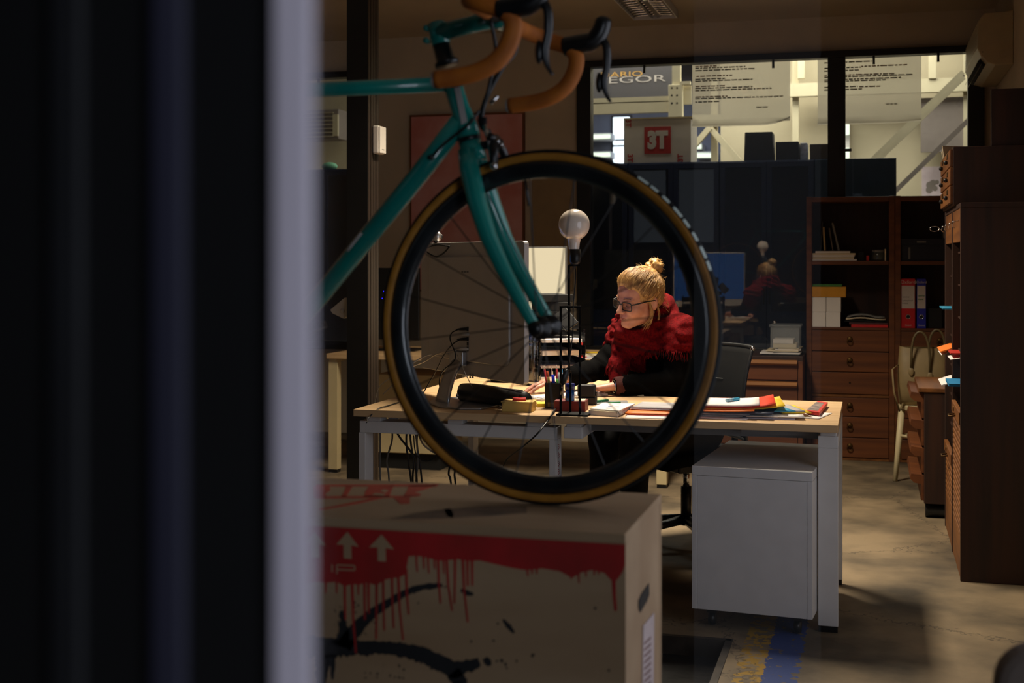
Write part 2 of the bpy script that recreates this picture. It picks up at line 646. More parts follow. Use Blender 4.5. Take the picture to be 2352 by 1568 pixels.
w1 = window('window_1', -2.05, 0.726, [(-0.287, -0.169)], 'wide black framed window onto the bright workshop')
for px, py in ((1480, 148), (1776, 138), (2007, 128), (2155, 122)):
    p = PY(px, py, WY - 0.02)
    bx('window_clip', MT['black_steel'], w1, p.x - 0.008, p.x + 0.008, WY - 0.03, WY - 0.01, HEAD - 0.055, HEAD + 0.005)
hd = PY(1935, 345, WY - 0.06)
MB().box(hd.x - 0.01, hd.x + 0.06, WY - 0.075, WY - 0.055, hd.z - 0.010, hd.z + 0.010).box(hd.x - 0.012, hd.x + 0.006, WY - 0.075, WY - 0.045, hd.z - 0.05, hd.z + 0.03).build('window_handle', MT['black_plastic'], w1, bevel=0.003)
w2 = window('window_2', -4.6, -3.72, [], 'black framed window at the left onto the workshop')
p = PY(732, 228, WY - 0.02)
bx('window_clip', MT['black_steel'], w2, p.x - 0.008, p.x + 0.008, WY - 0.03, WY - 0.01, HEAD - 0.055, HEAD + 0.005)

# ------------------------------------------------------------------ steel post in the room
post = thing('steel_post', 'black steel post with bronze edge standing left of the desks', 'post', (-2.48, 6.1, 0))
bx('post_body', MT['black_steel'], post, -2.536, -2.424, 6.04, 6.19, 0, CEIL)
for k, y0 in enumerate((6.045, 6.078, 6.112, 6.150)):
    bx('edge_profile', MT['bronze_alu'], post, -2.424, -2.4215 + 0.0012 * (k % 2), y0, y0 + 0.028, 0, CEIL)
th = thing('wall_control', 'small white control unit with rounded corners on the black post', 'thermostat', (-2.396, 6.13, 1.858))
bx('housing', MT['white_plastic'], th, -2.4195, -2.384, 6.09, 6.18, 1.858, 2.0, bevel=0.008)
bx('cover', MT['white_plastic'], th, -2.386, -2.377, 6.093, 6.177, 1.861, 1.997, bevel=0.006)
MB().box(-2.3772, -2.3765, 6.118, 6.150, 1.878, 1.882).build('logo_bar', MT['grey_plastic'], th)
sn = thing('motion_sensor', 'white wedge shaped sensor fixed behind the black post', 'sensor', (-2.58, 6.19, 0.98))
S = lambda px, py: PY(px, py, 6.14)
MB().slab([S(797, 683), S(790, 684), S(758, 711), S(762, 719), S(789, 732), S(803, 722), Vector((-2.5365, 6.14, S(803, 722).z)), Vector((-2.5365, 6.14, S(803, 683).z)), S(803, 683)], (0, 0.045, 0)).build('housing', MT['white_plastic'], sn, bevel=0.004)
c = S(786, 714)
MB().lathe([(0, -0.012), (0.0125, -0.012), (0.0125, 0.004), (0, 0.004)], Matrix.Translation(c) @ Matrix.Rotation(math.radians(90), 4, 'X'), 16).build('knob', MT['white_plastic'], sn)

# ------------------------------------------------------------------ ceiling luminaires
MT['louvre'] = mat('mirror_louvre', (200, 196, 190), 0.18, metal=1.0, var=0.05)


def luminaire(x, y0, label, lit):
    L = 1.2
    t = thing('ceiling_light', label, 'ceiling light', (x, y0 + L / 2, CEIL - 0.05), 'ceiling luminaires')
    m = MB()
    w = 0.15
    m.box(x - w, x + w, y0, y0 + L, CEIL - 0.012, CEIL - 0.001)
    m.box(x - w, x - w + 0.008, y0, y0 + L, CEIL - 0.055, CEIL - 0.012).box(x + w - 0.008, x + w, y0, y0 + L, CEIL - 0.055, CEIL - 0.012)
    m.box(x - w, x + w, y0, y0 + 0.008, CEIL - 0.055, CEIL - 0.012).box(x - w, x + w, y0 + L - 0.008, y0 + L, CEIL - 0.055, CEIL - 0.012)
    m.build('housing', MT['white_steel'], t)
    n = 16
    for k in range(1, n):
        yy = y0 + L * k / n
        P = []
        for i in range(9):
            u = -1 + 2 * i / 8
            dz = -0.012 * (1 - u * u)
            P.append([Vector((x + u * (w - 0.012), yy + 0.004, CEIL - 0.022)), Vector((x + u * (w - 0.012), yy, CEIL - 0.048 - dz * 0.6))])
        MB().grid(P).build('louvre_blade', MT['louvre'], t, solid=0.0012)
    for s in (-1, 1):
        P = [[Vector((x + s * (0.012 + 0.05 * k / 6 + 0.0), y0 + 0.012 + (L - 0.024) * j, CEIL - 0.048 + 0.034 * (k / 6) ** 2)) for k in range(7)] for j in (0, 1)]
        MB().grid(P).build('reflector', MT['louvre'], t, solid=0.001)
    for s in (-1, 1):
        MB().tube([(x + s * 0.075, y0 + 0.03, CEIL - 0.026), (x + s * 0.075, y0 + L - 0.03, CEIL - 0.026)], 0.008, 8).build('tube', MT['tube_on'] if lit else MT['white_plastic'], t)
    return t


MT['tube_on'] = emit('fluorescent_tube_warm', (255, 226, 180), 6.0)
luminaire(-1.40, 7.48, 'unlit louvred luminaire on the ceiling near the window', False)
luminaire(-1.12, 5.42, 'lit louvred luminaire on the ceiling above the desks', True)
area_light('luminaire_light', (-1.12, 6.02, CEIL - 0.06), (-1.12, 6.02, 0), 0.28, 1.15, 88, (1.0, 0.86, 0.67), 122)
# ------------------------------------------------------------------ desks
TOP = 0.74
DY0, DY1 = 4.71, 5.50


def desk_left():
    t = thing('desk', 'light oak desk with white steel frame carrying the large monitor', 'desk', (-1.55, 5.5, 0), 'two joined desks')
    x0, x1, y1 = -1.95, -1.143, 6.30
    bx('desk_top', MT['desk_wood'], t, x0, x1, DY0, y1, TOP - 0.027, TOP, bevel=0.0015)
    for yy in (4.745, 6.18):
        bx('cross_beam', MT['white_steel'], t, x0 + 0.012, x1 + 0.0, yy, yy + 0.085, TOP - 0.094, TOP - 0.048, bevel=0.002)
        for xx in (x0 + 0.008, x1 - 0.028):
            bx('leg', MT['white_steel'], t, xx, xx + 0.028, yy, yy + 0.085, 0.012, TOP - 0.094, bevel=0.002)
            bx('foot', MT['black_plastic'], t, xx + 0.003, xx + 0.025, yy + 0.005, yy + 0.08, 0, 0.013)
        for px in (858, 1045, 1228):
            X = PY(px, 960, 4.75).x
            bx('spacer_block', MT['white_steel'], t, X - 0.03, X + 0.03, yy + 0.005, yy + 0.07, TOP - 0.049, TOP - 0.026, bevel=0.002)
    for xx in (x0 + 0.1, x1 - 0.14):
        bx('side_rail', MT['white_steel'], t, xx, xx + 0.04, 4.83, 6.18, TOP - 0.075, TOP - 0.035)
    # handwritten red marks down the leg
    mk = MB()
    X = x1 + 0.0006
    for i in range(13):
        z = 0.625 - i * 0.0105
        a, b = 4.770 + 0.006 * (i % 2), 4.790 + 0.008 * ((i * 7) % 3)
        mk.beam((X, a, z), (X, b, z - 0.004 + 0.006 * (i % 3)), 0.0012, 0.0022)
    mk.build('red_pen_marks', mat('red_ink', (150, 30, 30), 0.6), t)
    return t


def desk_right():
    t = thing('desk', 'light oak desk with white legs covered with paper folders', 'desk', (-0.63, 5.1, 0), 'two joined desks')
    x0, x1 = -1.141, -0.112
    bx('desk_top', MT['desk_wood'], t, x0, x1, DY0, DY1, TOP - 0.027, TOP, bevel=0.0015)
    for xx in (x1 - 0.070, x0 + 0.03):
        bx('side_rail', MT['white_steel'], t, xx, xx + 0.070, 4.735, 5.465, TOP - 0.085, TOP - 0.042, bevel=0.002)
        for yy in (4.735, 5.435) if xx > -0.5 else ():
            bx('leg', MT['white_steel'], t, xx, xx + 0.070, yy, yy + 0.03, 0.022, TOP - 0.085, bevel=0.002)
            bx('foot', MT['black_plastic'], t, xx + 0.002, xx + 0.068, yy + 0.002, yy + 0.028, 0, 0.023)
        for yy in (4.74, 5.40):
            bx('spacer_block', MT['white_steel'], t, xx + 0.008, xx + 0.064, yy, yy + 0.06, TOP - 0.043, TOP - 0.026, bevel=0.002)
    bx('cross_beam', MT['grey_plastic'], t, x0 + 0.10, x1 - 0.075, 4.90, 4.94, TOP - 0.075, TOP - 0.035)
    bx('cable_tray', MT['grey_plastic'], t, x1 - 0.35, x1 - 0.08, 4.84, 4.90, TOP - 0.058, TOP - 0.026)
    return t


desk_left()
desk_right()

# ------------------------------------------------------------------ pedestal under the right desk
c0, c1 = PZ(1593, 1065, 0.585), PZ(1874, 1085, 0.585)
ang = math.radians(-5)
c1.x -= 0.012
W = (c1 - c0).length - 0.005
PM = rotz(ang, (c1.x - W * math.cos(ang), c1.y - W * math.sin(ang), 0))
pd = thing('drawer_pedestal', 'white mobile drawer pedestal on castors under the right desk', 'pedestal', PM @ Vector((W / 2, 0.35, 0)))
bx('top_panel', MT['white_lam'], pd, 0, W, 0, 0.70, 0.552, 0.585, bevel=0.0015, M=PM)
bx('side_panel', MT['white_lam'], pd, 0, 0.018, 0, 0.70, 0.072, 0.551, bevel=0.001, M=PM)
bx('side_panel', MT['white_lam'], pd, W - 0.018, W, 0, 0.70, 0.072, 0.551, bevel=0.001, M=PM)
bx('back_panel', MT['white_lam'], pd, 0.019, W - 0.019, 0.0015, 0.018, 0.072, 0.551, bevel=0.001, M=PM)
bx('bottom_panel', MT['white_lam'], pd, 0.018, W - 0.018, 0.018, 0.70, 0.072, 0.09, M=PM)
for k, (z0, z1) in enumerate(((0.095, 0.305), (0.309, 0.43), (0.434, 0.548))):
    bx('drawer', MT['white_lam'], pd, 0.004, W - 0.004, 0.701, 0.718, z0, z1, bevel=0.001, M=PM)
for u in (0.06, W - 0.06):
    for v in (0.07, 0.63):
        m = MB()
        m.lathe([(0, -0.012), (0.022, -0.012), (0.026, 0), (0.022, 0.012), (0, 0.012)], PM @ Matrix.Translation((u, v, 0.026)) @ Matrix.Rotation(math.pi / 2, 4, 'Y'), 14)
        m.box(u - 0.016, u + 0.016, v - 0.016, v + 0.016, 0.048, 0.073, PM)
        m.build('castor', MT['black_plastic'], pd)


# ------------------------------------------------------------------ tambour cabinets at the right
FX = 0.355


def tambour(y0, y1, ztop_t, label):
    t = thing('tambour_cabinet', label, 'cabinet', (0.575, (y0 + y1) / 2, 0), 'roller front cabinets')
    zt = 1.54
    bx('side_panel', MT['dark_wood'], t, FX, 0.795, y0, y0 + 0.022, 0, zt, bevel=0.002)
    bx('side_panel', MT['dark_wood'], t, FX, 0.795, y1 - 0.022, y1, 0, zt, bevel=0.002)
    bx('top_panel', MT['dark_wood'], t, FX, 0.795, y0, y1, zt, zt + 0.02, bevel=0.002)
    bx('back_panel', MT['dark_wood'], t, 0.775, 0.795, y0 + 0.022, y1 - 0.022, 0.0, zt)
    bx('plinth', MT['front_wood'], t, FX + 0.003, FX + 0.02, y0 + 0.022, y1 - 0.022, 0.0, 0.17, bevel=0.002)
    bx('front_rail', MT['front_wood'], t, FX + 0.003, FX + 0.02, y0 + 0.022, y1 - 0.022, zt - 0.14, zt, bevel=0.002)
    bx('floor_panel', MT['dark_wood'], t, FX + 0.02, 0.775, y0 + 0.022, y1 - 0.022, 0.15, 0.17)
    n = int((ztop_t - 0.175) / 0.0235)
    for k in range(n):
        z = 0.172 + k * 0.0235
        m = MB()
        pr = [(0, 0), (-0.012, 0.004), (-0.012, 0.017), (0, 0.021)]
        m.slab([Vector((FX + 0.014 + a, y0 + 0.03, z + b)) for a, b in pr], (0, y1 - y0 - 0.06, 0))
        m.build('tambour_slat', MT['front_wood'], t)
    zz = 0.172 + n * 0.0235
    rail = bx('closing_rail', MT['front_wood'], t, FX - 0.004, FX + 0.014, y0 + 0.03, y1 - 0.03, zz, zz + 0.05, bevel=0.002)
    yc = (y0 + y1) / 2
    MB().tube([(FX - 0.002, yc - 0.035, zz + 0.012), (FX - 0.03, yc - 0.035, zz + 0.008), (FX - 0.03, yc + 0.035, zz + 0.008), (FX - 0.002, yc + 0.035, zz + 0.012)], 0.004, 8).build('handle', MT['brass'], rail)
    MB().lathe([(0.013, 0), (0.013, 0.004), (0, 0.004)], Matrix.Translation((FX - 0.004, yc + 0.09, zz + 0.03)) @ Matrix.Rotation(-math.pi / 2, 4, 'Y'), 14).build('lock', MT['brass'], rail)
    # pigeonhole shelves
    z = zz + 0.13
    zs = []
    while z < zt - 0.18:
        bx('shelf', MT['dark_wood'], t, FX + 0.025, 0.775, y0 + 0.022, y1 - 0.022, z, z + 0.008)
        zs.append(z + 0.008)
        z += 0.145
    bx('divider', MT['dark_wood'], t, FX + 0.022, 0.775, yc - 0.006, yc + 0.006, zz + 0.05, zt - 0.14)
    for dy in (-0.14, 0.14):
        y = yc + dy
        MB().tube([(FX + 0.003, y, zt - 0.05), (FX - 0.02, y, zt - 0.055), (FX - 0.024, y, zt - 0.075), (FX - 0.014, y, zt - 0.08)], 0.0022, 6).build('hook', MT['chrome'], t)
    return t


near_cab = tambour(5.63, 6.205, 0.66, 'dark wooden roller front cabinet nearest the camera at the right wall')
far_cab = tambour(6.21, 6.80, 0.40, 'dark wooden roller front cabinet behind the nearest one')
# a key ring hanging on the far cabinet
kc = Vector((FX - 0.055, 6.66, 1.475))
tag(MB().tube([kc + Vector((0.022 * math.cos(a), 0.0, 0.012 * math.sin(a))) for a in np.linspace(0, 2 * math.pi, 24)[:-1]] , 0.0018, 6, closed=True).tube([kc + Vector((0.02, 0, 0)), kc + Vector((0.034, 0, -0.005))], 0.002, 6).build('key_ring', MT['chrome']), 'small chrome ring hanging from the far roller cabinet', 'ring')


# papers sticking out of the pigeonholes
def sheet_px(name, pts, X, m, label, cat='paper', group=None, th=0.002):
    ps = [PX(a, b, X) for a, b in pts]
    z = sum(p.z for p in ps) / len(ps)
    return ps, z


def folder(name, y0, y1, z, out, depth, m, label, th=0.006, droop=0.0):
    P = []
    n = 6
    for i in range(n + 1):
        u = i / n
        x = FX + depth - (depth + out) * u
        dz = -droop * max(0, (u * (depth + out) - depth) / max(out, 0.01)) ** 1.5
        P.append([Vector((x, y0, z + dz)), Vector((x, y1, z + dz))])
    o = MB().grid(P, False).build(name, m, solid=th)
    return tag(o, label, 'folder', 'papers in the roller cabinets')


MT['cyan_card'] = mat('cyan_card', (40, 140, 180), 0.6)
MT['orange_card'] = mat('orange_card', (240, 120, 20), 0.6)
MT['red_card'] = mat('red_card', (190, 40, 28), 0.6)
MT['yellow_card'] = mat('yellow_card', (236, 196, 30), 0.6)
MT['blue_card'] = mat('blue_card', (30, 120, 170), 0.6)
folder('paper_folder', 6.42, 6.70, PX(2195, 718, FX).z, 0.03, 0.30, MT['cyan_card'], 'cyan folder poking out of the upper pigeonholes')
folder('paper_folder', 6.30, 6.62, PX(2180, 795, FX).z, 0.045, 0.30, MT['orange_card'], 'orange folder poking out of the far roller cabinet', droop=0.02)
folder('paper_sheet', 6.32, 6.60, PX(2180, 800, FX).z, 0.04, 0.30, MT['paper'], 'white sheet under the orange folder in the roller cabinet', th=0.002, droop=0.025)
folder('paper_folder', 5.95, 6.17, PX(2200, 818, FX).z, 0.02, 0.30, MT['red_card'], 'dark red folder poking out of the near roller cabinet')
folder('paper_sheet', 5.92, 6.16, PX(2200, 824, FX).z - 0.004, 0.022, 0.30, MT['paper'], 'white sheet under the dark red folder', th=0.002, droop=0.01)
folder('paper_sheet', 6.30, 6.62, PX(2180, 870, FX).z, 0.04, 0.30, MT['paper'], 'white paper bundle poking out of the far cabinet below orange', th=0.005, droop=0.02)
folder('paper_folder', 5.90, 6.17, PX(2202, 893, FX).z, 0.03, 0.30, MT['blue_card'], 'blue folder lying low in the near roller cabinet', th=0.012)

# ------------------------------------------------------------------ card catalogue on top
cc = thing('card_catalogue', 'dark wooden card catalogue box standing on the roller cabinets', 'card catalogue', (0.565, 6.3, 1.562))
bx('box_body', MT['dark_wood'], cc, 0.342, 0.795, 5.90, 6.71, 1.5615, 1.813, bevel=0.003)
for i in range(2):
    for k in range(3):
        y0 = 5.912 + i * 0.395
        z0 = 1.572 + k * 0.079
        d = bx('drawer', MT['front_wood'], cc, 0.330, 0.343, y0, y0 + 0.385, z0, z0 + 0.073, bevel=0.002)
        MB().sphere((0.322, y0 + 0.19, z0 + 0.028), 0.010, n=12, m=8).build('knob', MT['black_plastic'], d)
        bx('label_holder', MT['brass'], d, 0.3275, 0.3305, y0 + 0.15, y0 + 0.24, z0 + 0.044, z0 + 0.064)
for k, (px, z) in enumerate(((2163, 0.035), (2168, 0.055))):
    y = 6.62 - 0.07 * k
    tag(MB().slab([(0.335, y, 1.815), (0.44, y + 0.05, 1.815), (0.43, y + 0.045, 1.815 + z), (0.328, y - 0.006, 1.815 + z)], (0.003, -0.004, 0)).build('index_card', MT['paper_warm']), ('short cream card standing on the card catalogue', 'taller cream card standing on the card catalogue')[k], 'card')
# picture and board on the catalogue
pf = thing('framed_picture', 'small wood framed pale picture leaning on the right wall', 'picture', (0.76, 6.3, 1.815))
q = [PX(2305, 335, 0.755), PX(2305, 280, 0.755), PX(2352, 238, 0.755)]
py0, py1, pz1 = 5.95, q[0].y, q[1].z
LM = Matrix.Translation((0.70, py0, 1.8155)) @ Matrix.Rotation(math.radians(12), 4, 'Y')
w_, h_ = py1 - py0, 0.30
bx('picture_sheet', MT['paper_warm'], pf, 0.004, 0.010, 0.015, w_ - 0.015, 0.015, h_ - 0.015, M=LM)
m = MB()
m.box(0, 0.016, 0, w_, 0, 0.022, LM).box(0, 0.016, 0, w_, h_ - 0.022, h_, LM).box(0, 0.016, 0, 0.022, 0, h_, LM).box(0, 0.016, w_ - 0.022, w_, 0, h_, LM)
m.build('picture_frame', MT['mid_wood'], pf, bevel=0.002)
tag(MB().box(0.50, 0.66, 5.93, 5.96, 1.8145, 2.06).build('wooden_board', MT['dark_wood'], bevel=0.002), 'dark brown board standing on the card catalogue', 'board')
tag(MB().box(0.60, 0.64, 6.50, 6.56, 1.8145, 1.86).build('wooden_block', MT['mid_wood'], bevel=0.002), 'small brown wooden block on the card catalogue', 'block')
tag(MB().box(0.40, 0.52, 6.52, 6.62, 1.8145, 1.828).build('notebook', MT['black_matte'], bevel=0.002), 'thin dark notebook lying on the card catalogue', 'notebook')

# ------------------------------------------------------------------ low drawer chest between cabinets and chair
dc = thing('drawer_cabinet', 'reddish wooden drawer cabinet with lipped drawers on a black foot', 'drawer cabinet', (0.52, 7.27, 0))
bx('body', MT['dark_wood'], dc, 0.262, 0.79, 6.95, 7.60, 0.075, 0.645, bevel=0.003)
bx('top_panel', MT['front_wood'], dc, 0.235, 0.795, 6.945, 7.605, 0.645, 0.668, bevel=0.003)
for k in range(4):
    z0 = 0.09 + k * 0.14
    d = bx('drawer', MT['mid_wood'], dc, 0.247, 0.263, 6.965, 7.585, z0, z0 + 0.13, bevel=0.002)
    MB().slab([(0.247, 6.965, z0 + 0.13), (0.200, 6.965, z0 + 0.135), (0.194, 6.965, z0 + 0.108), (0.216, 6.965, z0 + 0.088), (0.247, 6.965, z0 + 0.084)], (0, 0.62, 0)).build('drawer_lip', MT['mid_wood'], d)
for yy in (7.0, 7.5):
    MB().tube([(0.27, yy, 0.038), (0.76, yy, 0.038)], 0.037, 14).build('foot', MT['black_plastic'], dc)

# ------------------------------------------------------------------ white chair with handbag
ch = thing('wooden_chair', 'white painted wooden chair carrying the beige handbag', 'chair', (0.34, 8.10, 0))
MT['white_paint'] = mat('ivory_paint', (206, 190, 150), 0.5, var=0.04)
cc0 = Vector((0.37, 8.12, 0))
CM = rotz(math.radians(40), cc0)
foot = PZ(2056, 1105, 0)
seat_m = MB()
seat_m.prism([(0.19 * math.cos(a) * (1 + 0.12 * math.cos(4 * a) ** 2), 0.19 * math.sin(a) * (1 + 0.12 * math.cos(4 * a) ** 2)) for a in np.linspace(0, 2 * math.pi, 33)[:-1]], CM @ Matrix.Translation((0, 0, 0.43)), 0.03)
seat_m.build('seat', MT['white_paint'], ch, bevel=0.006)
tips = []
for k, (sx, sy) in enumerate(((-1, -1), (1, -1), (1, 1), (-1, 1))):
    top = CM @ Vector((0.135 * sx, 0.135 * sy, 0.435))
    bot = CM @ Vector((0.172 * sx, 0.172 * sy, 0.0))
    if (sx, sy) == (-1, 1):
        bot = Vector((foot.x, foot.y, 0))
    tips.append((top, bot))
    MB().tube([bot, bot.lerp(top, 0.5), top], [0.014, 0.018, 0.020], 10).build('leg', MT['white_paint'], ch)
for i in range(4):
    a = tips[i][1].lerp(tips[i][0], 0.62)
    b = tips[(i + 1) % 4][1].lerp(tips[(i + 1) % 4][0], 0.62)
    MB().tube([a, b], 0.009, 8).build('stretcher', MT['white_paint'], ch)
for s in (-1, 1):
    MB().tube([CM @ Vector((0.165, 0.15 * s, 0.44)), CM @ Vector((0.19, 0.155 * s, 0.65)), CM @ Vector((0.23, 0.15 * s, 0.84))], 0.014, 10).build('back_post', MT['white_paint'], ch)
for z in (0.66, 0.80):
    MB().beam(CM @ Vector((0.165 + (z - 0.44) * 0.16, -0.15, z)), CM @ Vector((0.165 + (z - 0.44) * 0.16, 0.15, z)), 0.018, 0.055).build('back_rail', MT['white_paint'], ch, bevel=0.004)

bg = thing('handbag', 'beige leather handbag with two loop handles on the white chair', 'handbag', (0.36, 8.05, 0.462))
MT['leather'] = mat('beige_leather', (132, 112, 76), 0.5, var=0.08, bump=0.15, bscale=200)
MT['leather_dark'] = mat('brown_green_leather', (88, 74, 46), 0.5, var=0.08)
bz0, bz1 = 0.464, 0.80
bl, br = PY(2062, 830, 8.0), PY(2178, 830, 8.0)
P = []
for j in range(13):
    v = j / 12
    z = bz0 + (bz1 - bz0) * v
    bulge = math.sin(math.pi * min(1, v * 1.05)) ** 0.6
    row = []
    for i in range(33):
        a = 2 * math.pi * i / 32
        ex = 0.55
        cxs = math.copysign(abs(math.cos(a)) ** ex, math.cos(a))
        sxs = math.copysign(abs(math.sin(a)) ** ex, math.sin(a))
        hw = (br.x - bl.x) / 2 * (0.93 + 0.07 * bulge)
        hd = 0.035 + 0.055 * bulge * (1 - 0.55 * v)
        row.append(Vector(((bl.x + br.x) / 2 + hw * cxs, 8.05 + hd * sxs, z + (0.012 * math.cos(a) ** 2 if j == 12 else 0))))
    P.append(row)
mb = MB().grid(P)
mb.add(P[0][:-1], [tuple(range(32))])
mb.build('bag_body', MT['leather'], bg)
mb = MB().add([p + Vector((0, 0, -0.004)) for p in P[12][:-1]], [tuple(range(32))])
mb.build('bag_top', MT['leather_dark'], bg)
for (pa, pm, pb, yy, nm) in (((2093, 850), (2102, 762), (2136, 860), 7.975, 'near'), ((2132, 845), (2143, 757), (2172, 845), 8.11, 'far')):
    a, mid, b = PY(*pa, yy), PY(*pm, yy), PY(*pb, yy)
    pts = []
    for k in range(17):
        u = k / 16
        w = math.sin(math.pi * u) ** 0.55
        base = a.lerp(b, u)
        pts.append(Vector((a.x + (b.x - a.x) * (0.5 - 0.5 * math.cos(math.pi * u)), yy, base.z + (mid.z - (a.z + b.z) / 2) * w)))
    MB().tube(pts, 0.0075, 8).build('handle', MT['leather_dark'], bg)
    for q in (a, b):
        MB().sphere((q.x, yy - 0.004, q.z - 0.01), 0.016, (1, 0.4, 1.6), 12, 8).build('handle_tab', MT['leather'], bg)
s0 = PY(2050, 845, 7.95)
MB().tube([PY(2062, 838, 8.02), PY(2049, 848, 7.96), PY(2053, 900, 7.94), PY(2066, 945, 7.93), PY(2074, 925, 7.95)], 0.008, 8, flat=(1, 0.4)).build('shoulder_strap', MT['leather'], bg)


# ------------------------------------------------------------------ bookcases at the back
BY, BB = 8.83, 9.13


def ring_pull(parent, x, z):
    MB().lathe([(0, 0), (0.018, 0), (0.014, 0.004), (0, 0.006)], Matrix.Translation((x, BY - 0.014, z + 0.012)) @ Matrix.Rotation(math.pi / 2, 4, 'X'), 14).build('pull_plate', MT['brass'], parent)
    MB().tube([(x + 0.017 * math.cos(a), BY - 0.021, z - 0.004 + 0.017 * math.sin(a)) for a in np.linspace(0, 2 * math.pi, 17)[:-1]], 0.003, 6, closed=True).build('ring_pull', MT['brass'], parent)


def zrow(y, px=1950):
    return PY(px, y, BY).z


def bookcase(x0, x1, ztop, label, pull_x):
    t = thing('bookcase', label, 'bookcase', ((x0 + x1) / 2, BY + 0.15, 0), 'brown bookcases under the window')
    e = 0.036
    bx('side_panel', MT['mid_wood'], t, x0, x0 + e, BY, BB, 0, ztop, bevel=0.003)
    bx('side_panel', MT['mid_wood'], t, x1 - e, x1, BY, BB, 0, ztop, bevel=0.003)
    bx('top_panel', MT['mid_wood'], t, x0 + e, x1 - e, BY, BB, ztop - 0.035, ztop - 0.003, bevel=0.002)
    bx('back_panel', MT['dark_wood'], t, x0 + e, x1 - e, BB - 0.012, BB, 0, ztop - 0.035)
    bx('shelf', MT['mid_wood'], t, x0 + e, x1 - e, BY + 0.004, BB - 0.012, zrow(608), zrow(599), bevel=0.002)
    bx('shelf', MT['mid_wood'], t, x0 + e, x1 - e, BY + 0.002, BB - 0.012, zrow(758), zrow(752), bevel=0.002)
    bx('plinth', MT['front_wood'], t, x0 + e, x1 - e, BY, BY + 0.02, 0, zrow(1050), bevel=0.002)
    bx('middle_rail', MT['front_wood'], t, x0 + e, x1 - e, BY, BY + 0.02, zrow(912), zrow(905), bevel=0.002)
    for a, b in ((806, 759), (853, 808), (904, 855), (955, 913), (1003, 957), (1049, 1005)):
        d = bx('drawer', MT['mid_wood'], t, x0 + e + 0.002, x1 - e - 0.002, BY - 0.008, BY + 0.015, zrow(a), zrow(b), bevel=0.002)
        if a == 904:
            MB().sphere((pull_x, BY - 0.01, zrow(878)), 0.006, n=8, m=6).build('keyhole', MT['black_plastic'], d)
        else:
            ring_pull(d, pull_x, (zrow(a) + zrow(b)) / 2)
    return t


ZB = PY(1852, 452, BY).z
bookcase(-0.415, 0.150, ZB, 'brown wooden bookcase with six drawers left of the handbag', PY(1952, 800, BY).x)
bookcase(0.152, 0.722, ZB, 'brown wooden bookcase holding the red and blue binders', 0.43)

# contents of the left bookcase
ZS1, ZS2 = zrow(599) + 0.0005, zrow(752) + 0.0005
g = 'papers on the upper bookcase shelf'
for k in range(5):
    a, b = PY(1862 + k % 2 * 2, 600, BY + 0.02), PY(1968 - (k * 7) % 9 - (14 if k == 4 else 0), 600, BY + 0.02)
    th = 0.0125
    tag(MB().box(max(-0.377, a.x) + (0.02 if k == 4 else 0), b.x, BY + 0.02 + 0.004 * (k % 2), BY + 0.22, ZS1 + k * (th + 0.0004), ZS1 + k * (th + 0.0004) + th).build('paper_stack', (MT['paper'], MT['paper_warm'])[k % 2], bevel=0.001),
        ('lowest white paper bundle on the upper bookcase shelf', 'second paper bundle from below on the upper shelf', 'middle white paper bundle on the upper shelf', 'fourth paper bundle from below on the upper shelf', 'topmost narrow white paper bundle on the upper shelf')[k], 'paper', g)
bz = ZS1 + 5 * 0.0129 + 0.001
for k, (px, hgt, tilt, c, lb) in enumerate(((1884, 0.20, -0.06, (34, 30, 28), 'dark upright book farthest left on the paper bundles'), (1893, 0.16, 0.05, (170, 140, 90), 'thin tan booklet leaning on the paper bundles'), (1912, 0.155, 0.16, (92, 80, 70), 'grey booklet leaning between the tan and pale booklets'), (1925, 0.19, 0.22, (120, 116, 108), 'pale leaning booklet rightmost on the paper bundles'))):
    x = PY(px, 575, BY + 0.08).x
    M_ = Matrix.Translation((x, BY + 0.05, bz)) @ Matrix.Rotation(-tilt, 4, 'Y')
    z0 = 0.003 if tilt >= 0 else 0.0
    tag(MB().box(0.0, 0.008 + 0.003 * (k % 2), 0, 0.15, z0 + 0.001, hgt, M_).build('book', mat('book_cover_%d' % k, c, 0.6)), lb, 'book', 'books leaning on the paper bundles')
bb = lambda a, b, z0, h, y0, y1, nm, m, lb, cat, gr=None, bev=0.002: tag(MB().box(max(-0.377, PY(a, 600, y0).x), PY(b, 600, y0).x, y0, y1, z0, z0 + h).build(nm, m, bevel=bev), lb, cat, gr)
bb(1972, 1984, ZS1, 0.06, BY + 0.05, BY + 0.15, 'camera_case', MT['black_matte'], 'small dark case beside the paper bundles', 'case')
bb(1990, 1996, ZS1, 0.035, BY + 0.03, BY + 0.10, 'small_box', MT['red_card'], 'tiny dark red box on the upper bookcase shelf', 'box')
jar = thing('glass_jar', 'squat grey glass jar with pale lid on upper shelf', 'jar', PY(2018, 600, BY + 0.07))
jc = PY(2018, 600, BY + 0.07)
MB().lathe([(0, ZS1), (0.042, ZS1), (0.046, ZS1 + 0.01), (0.046, ZS1 + 0.05), (0.038, ZS1 + 0.058)], Matrix.Translation((jc.x, jc.y, 0)), 20).build('jar_body', mat('smoky_glass', (70, 74, 70), 0.15, spec=0.6), jar)
MB().lathe([(0.04, ZS1 + 0.056), (0.041, ZS1 + 0.072), (0, ZS1 + 0.074)], Matrix.Translation((jc.x, jc.y, 0)), 20).build('jar_lid', MT['grey_plastic'], jar)
bb(2032, 2035, ZS1, 0.078, BY + 0.02, BY + 0.12, 'card_divider', MT['paper_warm'], 'thin cream card standing beside the grey jar', 'card', bev=0)
gl = 'white boxes stacked on the bookcase'
